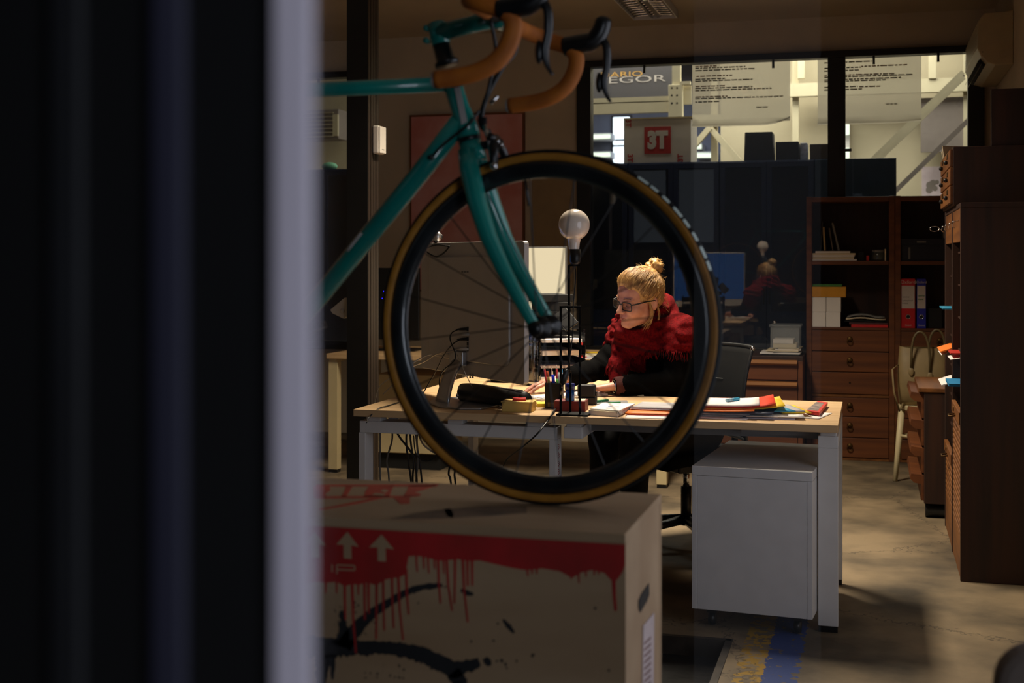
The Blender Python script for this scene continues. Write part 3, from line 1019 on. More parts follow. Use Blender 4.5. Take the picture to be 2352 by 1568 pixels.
for k, (a, b, r, lb) in enumerate(((1862, 1896, 0, 'white box lower left in the bookcase stack'), (1897, 1930, 0, 'white box lower right in the bookcase stack'), (1866, 1897, 1, 'white box upper left in the bookcase stack'), (1898, 1931, 1, 'white box upper right in the bookcase stack'))):
    bb(a, b, ZS2 + r * 0.0995, 0.099, BY + 0.015, BY + 0.17, 'carton', MT['paper'], lb, 'box', gl)
MT['ochre'] = mat('ochre_card', (206, 142, 30), 0.6)
bb(1862, 1943, ZS2 + 0.1992, 0.068, BY + 0.01, BY + 0.18, 'carton', MT['ochre'], 'flat ochre box on top of the white boxes', 'box')
bb(1864, 1934, ZS2 + 0.2676, 0.016, BY + 0.02, BY + 0.16, 'notepad', mat('green_card', (60, 120, 50), 0.6), 'flat green pad on top of the ochre box', 'pad')
bb(1955, 2040, ZS2, 0.020, BY + 0.015, BY + 0.20, 'paper_folder', mat('bright_red_card', (196, 30, 34), 0.5), 'red folder at the bottom of the bookcase pile', 'folder')
bb(1950, 2040, ZS2 + 0.0205, 0.012, BY + 0.02, BY + 0.20, 'paper_folder', mat('plum_card', (70, 30, 34), 0.6), 'plum folder on the red folder in the bookcase', 'folder')
for k in range(3):
    P = []
    for i in range(9):
        u = i / 8
        x = PY(1940 + 3 * k, 735, BY + 0.03).x * (1 - u) + PY(2036 - 2 * k, 735, BY + 0.03).x * u
        z = ZS2 + 0.038 + 0.014 * k + 0.012 * math.sin(math.pi * min(1, u * 1.3)) * (0.4 + 0.5 * k)
        P.append([Vector((x, BY + 0.03, z)), Vector((x, BY + 0.21, z + 0.004))])
    tag(MB().grid(P).build('magazine', (MT['black_matte'], MT['paper_warm'], MT['grey_plastic'])[k], solid=0.007), ('dark magazine lowest of the curled ones in the bookcase', 'cream magazine between dark and grey ones in the bookcase', 'grey curled magazine on top of the bookcase pile')[k], 'magazine', 'curled magazines')

# contents of the right bookcase
MT['binder_label'] = mat('binder_label', (196, 184, 178), 0.7, var=0.02)


def binder(x0, x1, col, label, mark, hand):
    t = thing('ring_binder', label, 'binder', ((x0 + x1) / 2, BY + 0.15, ZS2), 'ring binders')
    y0 = BY + 0.012
    z1 = PY(2086, 640, y0).z
    m = mat('binder_' + mark, col, 0.4, var=0.03)
    bx('binder_body', m, t, x0, x1, y0, y0 + 0.27, ZS2, z1, bevel=0.002)
    bx('spine_label', MT['binder_label'], t, x0 + 0.003, x1 - 0.003, y0 - 0.001, y0 + 0.001, PY(2086, 708, y0).z, PY(2086, 656, y0).z)
    zc = PY(2086, 727, y0).z
    MB().tube([((x0 + x1) / 2 + 0.013 * math.cos(a), y0 - 0.001, zc + 0.013 * math.sin(a)) for a in np.linspace(0, 2 * math.pi, 19)[:-1]], 0.002, 6, closed=True).build('ring_hole_rim', MT['chrome'], t)
    MB().lathe([(0.0125, 0), (0, 0.0005)], Matrix.Translation(((x0 + x1) / 2, y0 - 0.0006, zc)) @ Matrix.Rotation(math.pi / 2, 4, 'X'), 16).build('ring_hole', MT['black_matte'], t)
    w = MT['binder_label']
    text_part('spine_title', 'Oxford', 0.032 if x1 - x0 > 0.08 else 0.022, wall_M(((x0 + x1) / 2, y0 - 0.0012, PY(2086, 648, y0).z), (1, 0, 0), (0, 0, 1)), w, t, 0.0002)
    text_part('spine_mark', 'Oxford', 0.013, wall_M(((x0 + x1) / 2, y0 - 0.0012, PY(2086, 747, y0).z), (1, 0, 0), (0, 0, 1)), w, t, 0.0002)
    ink = MB()
    for r, (za, frac) in enumerate(hand):
        zc = PY(2086, za, y0).z
        xa, xb = x0 + 0.008, x0 + 0.008 + (x1 - x0 - 0.016) * frac
        pts = [(xa + (xb - xa) * i / 14, y0 - 0.0014, zc + 0.0035 * math.sin(i * 2.3 + r) + 0.002 * math.sin(i * 5.1)) for i in range(15)]
        ink.tube(pts, 0.0012 if mark == 'red' else 0.0019, 5)
    ink.build('handwriting', mat('grey_ink', (120, 110, 106), 0.7) if mark == 'red' else mat('green_ink', (40, 120, 60), 0.6), t)
    return t


binder(max(0.190, PY(2070, 700, BY).x), PY(2102, 700, BY).x, (186, 26, 34), 'red ring binder with white spine label on the right bookcase', 'red', ((682, 0.6), (690, 0.9), (696, 0.5)))
binder(PY(2106, 700, BY).x, PY(2127, 700, BY).x, (34, 40, 150), 'blue ring binder standing right of the red binder', 'blue', ((679, 0.95), (687, 0.8)))
tag(MB().box(PY(2132, 700, BY).x, PY(2165, 700, BY).x, BY + 0.05, BY + 0.25, ZS2, ZS2 + 0.13).build('storage_box', MT['black_matte'], bevel=0.003), 'dark box right of the blue binder', 'box')
ab = thing('archive_box', 'dark blue archive box lying on the upper right shelf', 'box', (0.42, BY + 0.15, ZS1))
a, b = max(0.192, PY(2068, 600, BY + 0.02).x), 0.68
MT['navy'] = mat('navy_card', (20, 24, 44), 0.6)
bx('box_body', MT['navy'], ab, a, b, BY + 0.02, BY + 0.26, ZS1, ZS1 + 0.105, bevel=0.002)
bx('box_lid', MT['navy'], ab, a - 0.002, b + 0.002, BY + 0.017, BY + 0.262, ZS1 + 0.105, ZS1 + 0.145, bevel=0.002)
bx('faded_sticker', MT['grey_plastic'], ab, PY(2086, 585, BY + 0.018).x, PY(2091, 585, BY + 0.018).x, BY + 0.0186, BY + 0.0202, ZS1 + 0.012, ZS1 + 0.088)
bx('faded_sticker', MT['grey_plastic'], ab, PY(2106, 560, BY + 0.015).x, PY(2127, 560, BY + 0.015).x, BY + 0.0156, BY + 0.0172, ZS1 + 0.118, ZS1 + 0.130)
tag(MB().box(PY(2166, 560, BY + 0.02).x, PY(2182, 560, BY + 0.02).x, BY + 0.03, BY + 0.2, ZS1 + 0.146, ZS1 + 0.23).build('carton', MT['grey_plastic'], bevel=0.002), 'small grey carton on the dark blue archive box', 'box')

# ------------------------------------------------------------------ low chest left of the bookcases
MT['lip_wood'] = wood('golden_oak_lip', (176, 116, 50), (150, 94, 38), 'X', coat=0.2)
lc = thing('drawer_chest', 'low reddish wooden chest with lipped drawers behind the office chair', 'chest', (-0.72, 8.8, 0))
CYF = 8.56
cx0, cx1 = -1.02, -0.425
zt = PY(1790, 818, CYF).z
bx('body', MT['mid_wood'], lc, cx0, cx1, CYF + 0.02, 9.1, 0, zt - 0.03, bevel=0.003)
bx('top_panel', MT['dark_wood'], lc, cx0 - 0.01, cx1 + 0.002, CYF, 9.11, zt - 0.03, zt, bevel=0.003)
bx('corner_post', MT['mid_wood'], lc, cx1 - 0.03, cx1, CYF + 0.002, CYF + 0.03, 0, zt - 0.03, bevel=0.002)
for k in range(4):
    z1 = PY(1790, 826 + 50 * k, CYF).z
    z0 = PY(1790, 872 + 50 * k, CYF).z
    d = bx('drawer', MT['mid_wood'], lc, cx0 + 0.01, cx1 - 0.034, CYF + 0.004, CYF + 0.022, z0, z1, bevel=0.002)
    MB().slab([(cx0 + 0.01, CYF + 0.004, z1), (cx0 + 0.01, CYF - 0.030, z1 - 0.002), (cx0 + 0.01, CYF - 0.034, z1 - 0.022), (cx0 + 0.01, CYF - 0.02, z1 - 0.034), (cx0 + 0.01, CYF + 0.004, z1 - 0.036)], (cx1 - cx0 - 0.044, 0, 0)).build('drawer_lip', MT['lip_wood'], d)
ztc = zt + 0.0005
mats = [MT['paper_warm'], MT['black_matte'], MT['paper'], MT['grey_plastic'], MT['paper_warm'], MT['paper']]
lbs = ['dark tray lowest on the low chest', 'black folder on the low chest under the papers', 'white papers low in the pile on the chest', 'grey envelope in the pile on the chest', 'cream papers below the plastic box', 'white sheet right under the plastic box']
xs = [(1752, 1848), (1745, 1840), (1772, 1850), (1760, 1835), (1778, 1848), (1790, 1850)]
z = ztc
for k, (a, b) in enumerate(xs):
    h = (0.008, 0.010, 0.006, 0.008, 0.007, 0.004)[k]
    M_ = rotz(0.04 * ((k * 37) % 5 - 2), (0, 0, 0))
    xa, xb = PY(a, 812, CYF + 0.05).x, min(PY(b, 812, CYF + 0.05).x, cx1 - 0.02)
    ctr = Vector(((xa + xb) / 2, CYF + 0.20, 0))
    M_ = rotz(0.03 * ((k * 37) % 5 - 2), ctr)
    tag(MB().box(-(xb - xa) / 2, (xb - xa) / 2, -0.13, 0.13, z, z + h, M_).build('paper_pile', mats[(k + 1) % 6], bevel=0.001), lbs[k], 'paper', 'papers on the low chest')
    z += h + 0.0005
pb = thing('plastic_box', 'clear plastic storage box with papers inside on the low chest', 'box', (-0.56, CYF + 0.2, z))
MT['clear_plastic'] = film('clear_plastic', (190, 196, 200), 0.16, 0.2)
xa, xb = PY(1766, 800, CYF + 0.06).x, -0.44
hb = PY(1800, 752, CYF + 0.06).z - z
m = MB()
y0, y1 = CYF + 0.06, CYF + 0.30
m.box(xa + 0.01, xb - 0.01, y0 + 0.008, y0 + 0.011, z, z + hb).box(xa + 0.01, xb - 0.01, y1 - 0.011, y1 - 0.008, z, z + hb)
m.box(xa + 0.010, xa + 0.013, y0 + 0.01, y1 - 0.01, z, z + hb).box(xb - 0.013, xb - 0.010, y0 + 0.01, y1 - 0.01, z, z + hb).box(xa + 0.01, xb - 0.01, y0 + 0.01, y1 - 0.01, z, z + 0.003)
m.build('box_walls', MT['clear_plastic'], pb)
bx('box_lid', MT['clear_plastic'], pb, xa, xb, y0, y1, z + hb, z + hb + 0.018, bevel=0.004)
zb = z
for k in range(2):
    tag(MB().box(xa + 0.025, xb - 0.03 - 0.02 * k, y0 + 0.02, y1 - 0.02, zb + 0.004 + k * 0.028, zb + 0.030 + k * 0.028).build('paper_stack', (MT['paper_warm'], MT['paper'])[k]), ('cream paper stack at the bottom of the plastic box', 'white paper stack in the upper half of the plastic box')[k], 'paper')
ms = PY(1766, 737, CYF + 0.1)
tag(MB().sphere((xa + 0.03, y0 + 0.08, z + hb + 0.018 + 0.0125), 0.0125, n=14, m=8).build('marble', MT['chrome']), 'tiny shiny ball on the plastic box lid', 'ball')

# ------------------------------------------------------------------ far desk
fd = thing('desk', 'far light oak desk with cream legs behind the black post', 'desk', (-2.4, 7.85, 0))
fx0, fx1, fy0, fy1 = -3.26, -1.135, 7.44, 8.24
MT['cream_steel'] = mat('cream_steel', (200, 182, 140), 0.5, var=0.03)
bx('desk_top', MT['desk_wood'], fd, fx0, fx1, fy0, fy1, TOP - 0.03, TOP, bevel=0.002)
for xx in (fx0 + 0.005, fx1 - 0.065):
    for yy in (fy0 + 0.02, fy1 - 0.09):
        bx('leg', MT['cream_steel'], fd, xx, xx + 0.06, yy, yy + 0.06, 0.02, TOP - 0.05, bevel=0.002)
        bx('foot', MT['black_plastic'], fd, xx + 0.003, xx + 0.057, yy + 0.003, yy + 0.057, 0, 0.021)
    bx('side_rail', MT['cream_steel'], fd, xx + 0.005, xx + 0.055, fy0 + 0.02, fy1 - 0.03, TOP - 0.05, TOP - 0.0295)
a, b = PY(868, 1000, 7.7).x, PY(1012, 1000, 7.7).x
lk = thing('low_cabinet', 'cream low cabinet on a black plinth under the far desk', 'cabinet', ((a + b) / 2, 7.9, 0))
bx('cabinet_body', MT['cream_steel'], lk, a, b, 7.7, 8.15, 0.10, 0.60, bevel=0.002)
bx('plinth', MT['black_matte'], lk, a + 0.01, b - 0.01, 7.72, 8.14, 0, 0.10)
bx('cabinet_door', MT['cream_steel'], lk, a + 0.004, b - 0.004, 7.69, 7.70, 0.105, 0.595, bevel=0.001)
# dark monitor on the far desk
fm = thing('monitor', 'dark computer monitor with tiny blue light on the far desk', 'monitor', (-2.75, 7.85, TOP))
a, b = PY(866, 700, 7.8).x, PY(962, 700, 7.8).x
zl = PY(900, 615, 7.8).z
bx('screen_housing', MT['black_plastic'], fm, a, b, 7.8, 7.83, TOP + 0.07, zl, bevel=0.004)
bx('neck', MT['black_plastic'], fm, (a + b) / 2 - 0.04, (a + b) / 2 + 0.04, 7.83, 7.86, TOP + 0.01, TOP + 0.25)
bx('stand_foot', MT['black_plastic'], fm, (a + b) / 2 - 0.13, (a + b) / 2 + 0.13, 7.76, 7.94, TOP, TOP + 0.012, bevel=0.003)
MT['blue_led'] = emit('blue_led', (40, 30, 255), 3.0)
for q in ((878, 685), (881, 669)):
    p = PY(*q, 7.798)
    MB().sphere(p, 0.003, n=8, m=6).build('status_light', MT['blue_led'], fm)
# bright screen on the far desk, facing the room
sc_ = thing('monitor', 'bright cream lit screen with grey frame behind the trays', 'monitor', (-1.72, 7.75, TOP))
sy = 7.6
a, b = PY(1150, 700, sy).x, PY(1301, 700, sy).x
z1, z0 = PY(1250, 566, sy).z, TOP + 0.045
bx('screen_frame', MT['grey_plastic'], sc_, a, b, sy, sy + 0.03, z0, z1, bevel=0.003)
MT['screen_cream'] = emit('lit_screen_cream', (250, 228, 186), 0.92)
bx('screen', MT['screen_cream'], sc_, a + 0.009, b - 0.009, sy - 0.001, sy + 0.002, z0 + 0.012, z1 - 0.009)
bx('neck', MT['grey_plastic'], sc_, (a + b) / 2 - 0.03, (a + b) / 2 + 0.03, sy + 0.03, sy + 0.06, TOP + 0.008, z0 + 0.2)
bx('stand_foot', MT['grey_plastic'], sc_, (a + b) / 2 - 0.12, (a + b) / 2 + 0.12, sy - 0.08, sy + 0.12, TOP, TOP + 0.01, bevel=0.003)

# ------------------------------------------------------------------ pink painting on the back wall
pp = thing('painting', 'large pink and red abstract painting with brown edge on the back wall', 'painting', (-2.9, WY - 0.02, 1.1))
a, b = PY(945, 400, WY - 0.03).x, PY(1200, 400, WY - 0.03).x
z1 = PY(1070, 265, WY - 0.03).z
MT['pink'] = mat('pink_paint', (214, 160, 158), 0.8, c2=(198, 124, 116), scale=3.5, detail=9, bump=0.2, bscale=40)
bx('canvas', MT['pink'], pp, a, b, WY - 0.03, WY - 0.001, 1.1, z1)
m = MB()
m.box(a - 0.012, b + 0.012, WY - 0.034, WY - 0.001, z1, z1 + 0.014).box(a - 0.012, b + 0.012, WY - 0.034, WY - 0.001, 1.086, 1.1).box(a - 0.012, a, WY - 0.034, WY - 0.001, 1.1, z1).box(b, b + 0.014, WY - 0.034, WY - 0.001, 1.1, z1)
m.build('painting_edge', mat('brown_tape', (110, 62, 24), 0.6), pp)
tag(MB().box(PY(1225, 500, WY).x, PY(1318, 500, WY).x, WY - 0.025, WY - 0.001, 1.1, PY(1270, 404, WY).z).build('pin_board', mat('beige_board', (150, 128, 96), 0.85, var=0.05), bevel=0.002), 'plain beige board on the wall right of the painting', 'board')

# ------------------------------------------------------------------ air conditioner on the right wall
ac = thing('air_conditioner', 'cream wall mounted air conditioner high on the right wall', 'air conditioner', (0.71, 8.55, 2.46))
MT['ac'] = mat('aged_cream_plastic', (176, 160, 128), 0.45, var=0.04)
prof = [(0.799, 2.46), (0.799, 2.775), (0.640, 2.765), (0.605, 2.72), (0.600, 2.56), (0.620, 2.515), (0.655, 2.475), (0.70, 2.46)]
MB().slab([Vector((x_, 8.03, z_)) for x_, z_ in prof], (0, 1.02, 0)).build('housing', MT['ac'], ac, bevel=0.006)
MB().slab([Vector((0.6215, 8.12, 2.511)), Vector((0.6515, 8.12, 2.475)), Vector((0.64, 8.12, 2.465)), Vector((0.612, 8.12, 2.50))], (0, 0.86, 0)).build('air_outlet', MT['black_matte'], ac)
for k in range(2):
    x_ = 0.610 + 0.018 * k
    z_ = 2.500 - 0.020 * k
    MB().slab([Vector((x_, 8.10, z_)), Vector((x_ + 0.003, 8.10, z_ + 0.002)), Vector((x_ - 0.012, 8.10, z_ - 0.028)), Vector((x_ - 0.015, 8.10, z_ - 0.030))], (0, 0.90, 0)).build('louvre', MT['ac'], ac)
P = [[Vector((0.599, y_, 2.70)), Vector((0.5985, y_, 2.57))] for y_ in (8.06, 9.02)]
for k in range(8):
    z_ = 2.575 + k * 0.017
    MB().box(0.5985, 0.6005, 8.08, 9.0, z_, z_ + 0.003).build('front_rib', MT['ac'], ac)
MB().tube([(0.62 + 0.02 * math.cos(a_) + 0.12, 8.0295, 2.52 + 0.02 * math.sin(a_)) for a_ in np.linspace(0, 2 * math.pi, 21)[:-1]], 0.001, 5, closed=True).build('knockout_ring', MT['ac'], ac)
bx('screw_cap', MT['black_matte'], ac, 0.628, 0.632, 8.0285, 8.031, 2.535, 2.541)

# ------------------------------------------------------------------ grey chair back very near, lower right corner
nc = thing('upholstered_chair', 'grey brown rounded chair back in the lower right corner', 'chair', (0.78, 1.75, 0))
MT['taupe'] = mat('taupe_fabric', (150, 134, 124), 0.9, var=0.05, bump=0.1, bscale=300)
tl = PD(2264, 1464, 1.70)
cxm = Vector((tl.x + 0.20, tl.y + 0.05, 0))
NM = rotz(0.2, cxm)
P = []
outl = [(cx_ + 0.055 * math.cos(math.radians(a0 + 15 * k)), cz_ + 0.055 * math.sin(math.radians(a0 + 15 * k))) for cx_, cz_, a0 in ((0.15, -0.10, -90), (0.15, 0.115, 0), (-0.145, 0.115, 90), (-0.15, -0.10, 180)) for k in range(7)]
MB().prism(outl, NM @ Matrix.Translation((0, 0.0, tl.z - 0.17)) @ Matrix.Rotation(math.pi / 2, 4, 'X'), 0.05).build('backrest', MT['taupe'], nc, bevel=0.02, seg=3)
bx('seat', MT['taupe'], nc, -0.21, 0.21, 0.02, 0.42, 0.40, 0.46, bevel=0.02, M=NM)
for sx in (-0.17, 0.17):
    MB().tube([NM @ Vector((sx, 0.06, 0.40)), NM @ Vector((sx * 1.1, 0.02, 0.0))], 0.012, 8).build('leg', MT['black_plastic'], nc)
    MB().tube([NM @ Vector((sx, 0.38, 0.40)), NM @ Vector((sx * 1.1, 0.42, 0.0))], 0.012, 8).build('leg', MT['black_plastic'], nc)
    MB().tube([NM @ Vector((sx * 0.6, 0.06, 0.42)), NM @ Vector((sx * 0.6, -0.015, 0.48)), NM @ Vector((sx * 0.6, -0.02, tl.z - 0.12))], 0.010, 8).build('back_support', MT['black_plastic'], nc)
# ------------------------------------------------------------------ workshop behind the back window
MT['ws_wall'] = mat('workshop_grey_wall', (118, 120, 134), 0.9, var=0.12, scale=1.2)
MT['cream_wall'] = mat('workshop_cream_wall', (192, 181, 154), 0.9, var=0.06, scale=1.0)
MT['rack'] = mat('cream_rack_steel', (208, 198, 168), 0.5, var=0.03)
MT['rack_grey'] = mat('grey_panel', (128, 118, 112), 0.7, var=0.05)
struct(MB().box(-6, 3.6, 17.0, 17.15, 0, 4.2).build('wall_workshop_far', MT['ws_wall']))
struct(MB().box(-6, 3.6, 9.33, 17.15, 4.2, 4.3).build('ceiling_workshop', MT['ws_wall']))
struct(MB().box(3.5, 3.6, 9.4, 17.0, 0, 4.2).build('wall_workshop_right', MT['cream_wall']))
struct(MB().box(-6.0, -5.9, 9.4, 17.0, 0, 4.2).build('wall_workshop_left', MT['cream_wall']))
# cream partition filling the right half of the view
struct(MB().box(PY(1655, 300, 12.6).x, 3.5, 12.6, 12.7, 0, 4.2).build('wall_partition', MT['cream_wall']), 'cream partition wall in the workshop')
struct(MB().box(-5.9, -4.4, 12.0, 12.1, 0, 4.2).build('wall_partition_left', MT['cream_wall']))

# bright windows in the far wall
MT['sky_window'] = emit('overcast_window', (235, 245, 255), 2.2)
fwn = thing('far_window', 'glaring white workshop window left of the red logo box', 'window', PY(1420, 380, 16.95))
for (a, b, c_, d_) in ((1408, 1446, 268, 320), (1408, 1446, 323, 333), (1408, 1446, 336, 378)):
    p, q = PY(a, d_, 16.95), PY(b, c_, 16.95)
    bx('window_pane', MT['sky_window'], fwn, p.x, q.x, 16.94, 16.98, p.z, q.z, bevel=0.01)
p, q = PY(1404, 382, 16.97), PY(1450, 264, 16.97)
bx('window_frame', MT['black_steel'], fwn, p.x, q.x, 16.975, 16.995, p.z, q.z)
MT['tube_white'] = emit('white_tube', (245, 255, 225), 1.6)
for k, (a, b, y_, lb) in enumerate(((1340, 1401, 315, 'glowing tube lamp left of the bright far window'), (1340, 1401, 357, 'lower glowing tube lamp left of the bright far window'), (1596, 1611, 337, 'short glowing tube lamp right of the red logo box'), (1596, 1643, 357, 'longer glowing tube lamp right of the red logo box'))):
    p, q = PY(a, y_, 16.6), PY(b, y_ + (-2 if k < 2 else 0), 16.6)
    t = thing('tube_lamp', lb, 'lamp', ((p.x + q.x) / 2, 16.6, p.z), 'far tube lamps')
    MB().tube([p, q], 0.028, 8).build('tube', MT['tube_white'], t)
    bx('fixture', MT['white_steel'], t, p.x, q.x, 16.64, 16.99, p.z - 0.03, p.z + 0.05)
for k, (y0_, y1_) in enumerate(((303, 312), (333, 351), (366, 372))):
    pass
gw = thing('tube_lamp', 'green white glow right of the window mullion', 'lamp', PY(1946, 320, 12.4))
for (y0_, y1_) in ((283, 308), (338, 362)):
    p, q = PY(1936, y1_, 12.4), PY(1951, y0_, 12.4)
    bx('light_slot', MT['tube_white'], gw, p.x, q.x, 12.45, 12.5, p.z, q.z, bevel=0.01)
bx('lamp_back', MT['white_steel'], gw, q.x - 0.12, q.x, 12.5, 12.6, PY(1946, 366, 12.5).z, PY(1946, 280, 12.5).z)


def px_box(name, m, parent, a, b, y_top, y_bot, Y, depth, bevel=0):
    p, q = PY(a, y_bot, Y), PY(b, y_top, Y)
    return bx(name, m, parent, p.x, q.x, Y, Y + depth, p.z, q.z, bevel=bevel)


# pallet rack
rk = thing('storage_rack', 'cream steel pallet rack with bolted upright in the workshop', 'rack', PY(1550, 380, 11.4) * Vector((1, 1, 0)) if False else (PY(1550, 300, 11.4).x, 11.4, 0))
zf = lambda px, y, Y: PY(px, y, Y).z
p0, p1 = PY(1250, 233, 11.4), PY(1537, 222, 11.4)
MB().beam((p0.x, 11.42, zf(1450, 230, 11.4)), (p1.x + 0.05, 11.42, zf(1450, 230, 11.4)), 0.06, 0.05).build('rack_beam', MT['rack'], rk)
MB().beam((p0.x, 11.42, zf(1450, 247, 11.4)), (p1.x + 0.05, 11.42, zf(1450, 247, 11.4)), 0.06, 0.10).build('rack_beam', MT['rack'], rk)
a, b = PY(1535, 300, 11.36).x, PY(1567, 300, 11.36).x
bx('rack_upright', MT['rack'], rk, a, b, 11.36, 11.46, 0, zf(1550, 194, 11.36), bevel=0.004)
bx('rack_post', MT['rack'], rk, a + 0.03, b - 0.02, 11.38, 11.44, zf(1550, 194, 11.36), 3.6)
for xx in (1543, 1555):
    for yy in (202, 219, 237):
        p = PY(xx, yy, 11.355)
        MB().lathe([(0.009, 0), (0, 0.001)], Matrix.Translation(p) @ Matrix.Rotation(math.pi / 2, 4, 'X'), 10).build('bolt_hole', MT['black_matte'], rk)
px_box('rack_bracket', MT['rack'], rk, 1562, 1585, 186, 194, 11.36, 0.06)
px_box('rack_plate', MT['rack'], rk, 1566, 1588, 196, 240, 11.44, 0.02)
# banner with lettering
bn = thing('banner', 'dark grey banner with orange and silver lettering in the workshop', 'banner', (PY(1420, 200, 11.9).x, 11.9, zf(1420, 226, 11.9)))
px_box('banner_cloth', mat('charcoal_vinyl', (62, 60, 64), 0.6, var=0.05), bn, 1290, 1549, 120, 230, 11.9, 0.02)
for px_ in (1310, 1530):
    q_ = PY(px_, 122, 11.91)
    MB().tube([q_, (q_.x, 11.91, 4.2)], 0.004, 6).build('hanging_cord', MT['cable_'] if 'cable_' in MT else MT['black_matte'], bn)
r_ = PY(1500, 180, 11.898) - PY(1400, 180, 11.898)
MT['gold_ink'] = mat('gold_ink', (172, 132, 66), 0.6)
MT['silver_ink'] = mat('silver_ink', (158, 152, 148), 0.6)
text_part('banner_lettering', 'DARIO', 0.068, wall_M(PY(1427, 171, 11.897), (1, 0, 0), (0, 0, 1)), MT['gold_ink'], bn, 0.001, sx=1.95, bold=0.0)
text_part('banner_lettering', 'PEGOR', 0.088, wall_M(PY(1449, 183, 11.897), (1, 0, 0), (0, 0, 1)), MT['silver_ink'], bn, 0.001, sx=2.35, bold=0.0)

# blue cabinets right behind the glass
CY0, CY1 = 9.55, 9.98
CZ = PY(1600, 371, CY0).z


def blue_cabinet(x0, x1, label, plain=False):
    t = thing('metal_cabinet', label, 'cabinet', ((x0 + x1) / 2, (CY0 + CY1) / 2, 0), 'dark blue workshop cabinets')
    bx('cabinet_body', MT['blue_cab'], t, x0, x1 - 0.003, CY0 + 0.02, CY1, 0, CZ, bevel=0.003)
    if plain:
        bx('front_panel', mat('slate_blue_panel', (56, 70, 88), 0.6), t, x0 + 0.004, x1 - 0.006, CY0, CY0 + 0.02, 0.08, CZ - 0.002, bevel=0.002)
        return t
    xm = (x0 + x1) / 2
    for a, b in ((x0 + 0.006, xm - 0.002), (xm + 0.002, x1 - 0.009)):
        d = MB()
        for r in ((a, b, CZ - 0.05, CZ - 0.01), (a, b, 0.08, 0.95), (a, a + 0.035, 0.95, CZ - 0.05), (b - 0.035, b, 0.95, CZ - 0.05)):
            d.box(r[0], r[1], CY0, CY0 + 0.02, r[2], r[3])
        d = d.build('cabinet_door', MT['blue_cab'], t, bevel=0.002)
        bx('door_panel', MT['cab_panel'], d, a + 0.035, b - 0.035, CY0 + 0.008, CY0 + 0.012, 0.95, CZ - 0.05)
        hx = b - 0.018 if a < xm - 0.1 else a + 0.018
        bx('door_handle', MT['black_plastic'], d, hx - 0.006, hx + 0.006, CY0 - 0.014, CY0, 1.0, 1.12, bevel=0.003)
    return t


MT['cab_panel'] = mat('smoked_panel', (24, 30, 42), 0.3, var=0.05)
for x0, x1, lb in ((-4.56, -3.86, 'dark blue metal cabinet seen in the left window'), (-2.43, -1.75, 'dark blue metal cabinet behind the window under the logo box'), (-1.75, -1.07, 'dark blue metal cabinet behind the head of the woman'), (-1.07, -0.39, 'dark blue metal cabinet left of the window mullion'), (-0.39, PY(2060, 400, CY0).x, 'dark blue metal cabinet right of the window mullion')):
    blue_cabinet(x0, x1, lb, x0 == -0.39)

# things on the cabinets
zt0 = CZ + 0.001
lg = thing('logo_box', 'white carton with a red square logo on the blue cabinet', 'box', (-1.9, 9.8, zt0))
a, b = PY(1433, 330, 9.60), PY(1587, 330, 9.60)
zt1 = PY(1510, 273, 9.60).z
MT['carton_white'] = mat('white_carton', (214, 206, 194), 0.8, var=0.03)
MT['logo_red'] = mat('logo_red', (178, 52, 48), 0.7, var=0.04)
bx('carton_body', MT['carton_white'], lg, a.x, b.x, 9.60, 9.95, zt0, zt1, bevel=0.002)
bx('carton_flap', mat('carton_edge', (190, 172, 130), 0.8), lg, a.x, b.x + 0.01, 9.595, 9.955, zt1, zt1 + 0.012)
bx('logo_square', MT['logo_red'], lg, PY(1480, 330, 9.6).x, PY(1541, 330, 9.6).x, 9.598, 9.6, PY(1510, 353, 9.6).z, PY(1510, 291, 9.6).z)
text_part('logo_lettering', '3T', 0.165, wall_M((PY(1510, 322, 9.6).x, 9.5972, PY(1510, 323, 9.6).z), (1, 0, 0), (0, 0, 1)), MT['carton_white'], lg, 0.0004, sx=0.80, bold=0.012)
for (px, py, rot) in ((1443, 283, 1), (1447, 363, 1), (1563, 363, -1)):
    c = PY(px, py, 9.6)
    up = Vector((rot, 0, 0))
    text_part('small_logo', '3T', 0.055, wall_M((c.x, 9.5985, c.z), (0, 0, -1) if rot > 0 else (0, 0, 1), (1, 0, 0) if rot > 0 else (-1, 0, 0)), MT['logo_red'], lg, 0.0004, bold=0.002)


def top_box(a, b, ytop, Y, depth, m, label, name='carton', taper=0):
    p, q = PY(a, ytop, Y), PY(b, ytop, Y)
    z1 = p.z
    mb = MB()
    mb.hexa([(p.x, Y, zt0), (q.x, Y, zt0), (q.x, Y + depth, zt0), (p.x, Y + depth, zt0)], [(p.x + taper, Y, z1), (q.x - taper, Y, z1), (q.x - taper, Y + depth, z1), (p.x + taper, Y + depth, z1)])
    return tag(mb.build(name, m, bevel=0.003), label, 'box', 'boxes on the blue cabinets')


MT['dark_box'] = mat('dark_slate_card', (40, 42, 50), 0.7)
top_box(1709, 1776, 304, 9.6, 0.2, MT['dark_box'], 'tall black tapered bin on the blue cabinets', 'waste_bin', 0.006)
top_box(1781, 1834, 326, 9.6, 0.25, MT['dark_box'], 'dark square box right of the black bin')
top_box(1838, 1854, 328, 9.66, 0.2, mat('blue_white_wrap', (170, 176, 200), 0.5, var=0.3, scale=30), 'blue white wrapped parcel beside the dark square box')
top_box(1860, 1912, 331, 9.6, 0.25, mat('brown_slate_card', (74, 66, 62), 0.7), 'brown grey box touching the window mullion')
gb = PY(757, 379, 9.6)
tag(MB().sphere((PY(757, 380, 9.75).x, 9.75, zt0 + 0.0345), 0.055, (1.2, 1, 0.62)).build('cap', mat('mint_cloth', (120, 190, 150), 0.7)), 'mint green cap on the cabinet in the left window', 'cap')
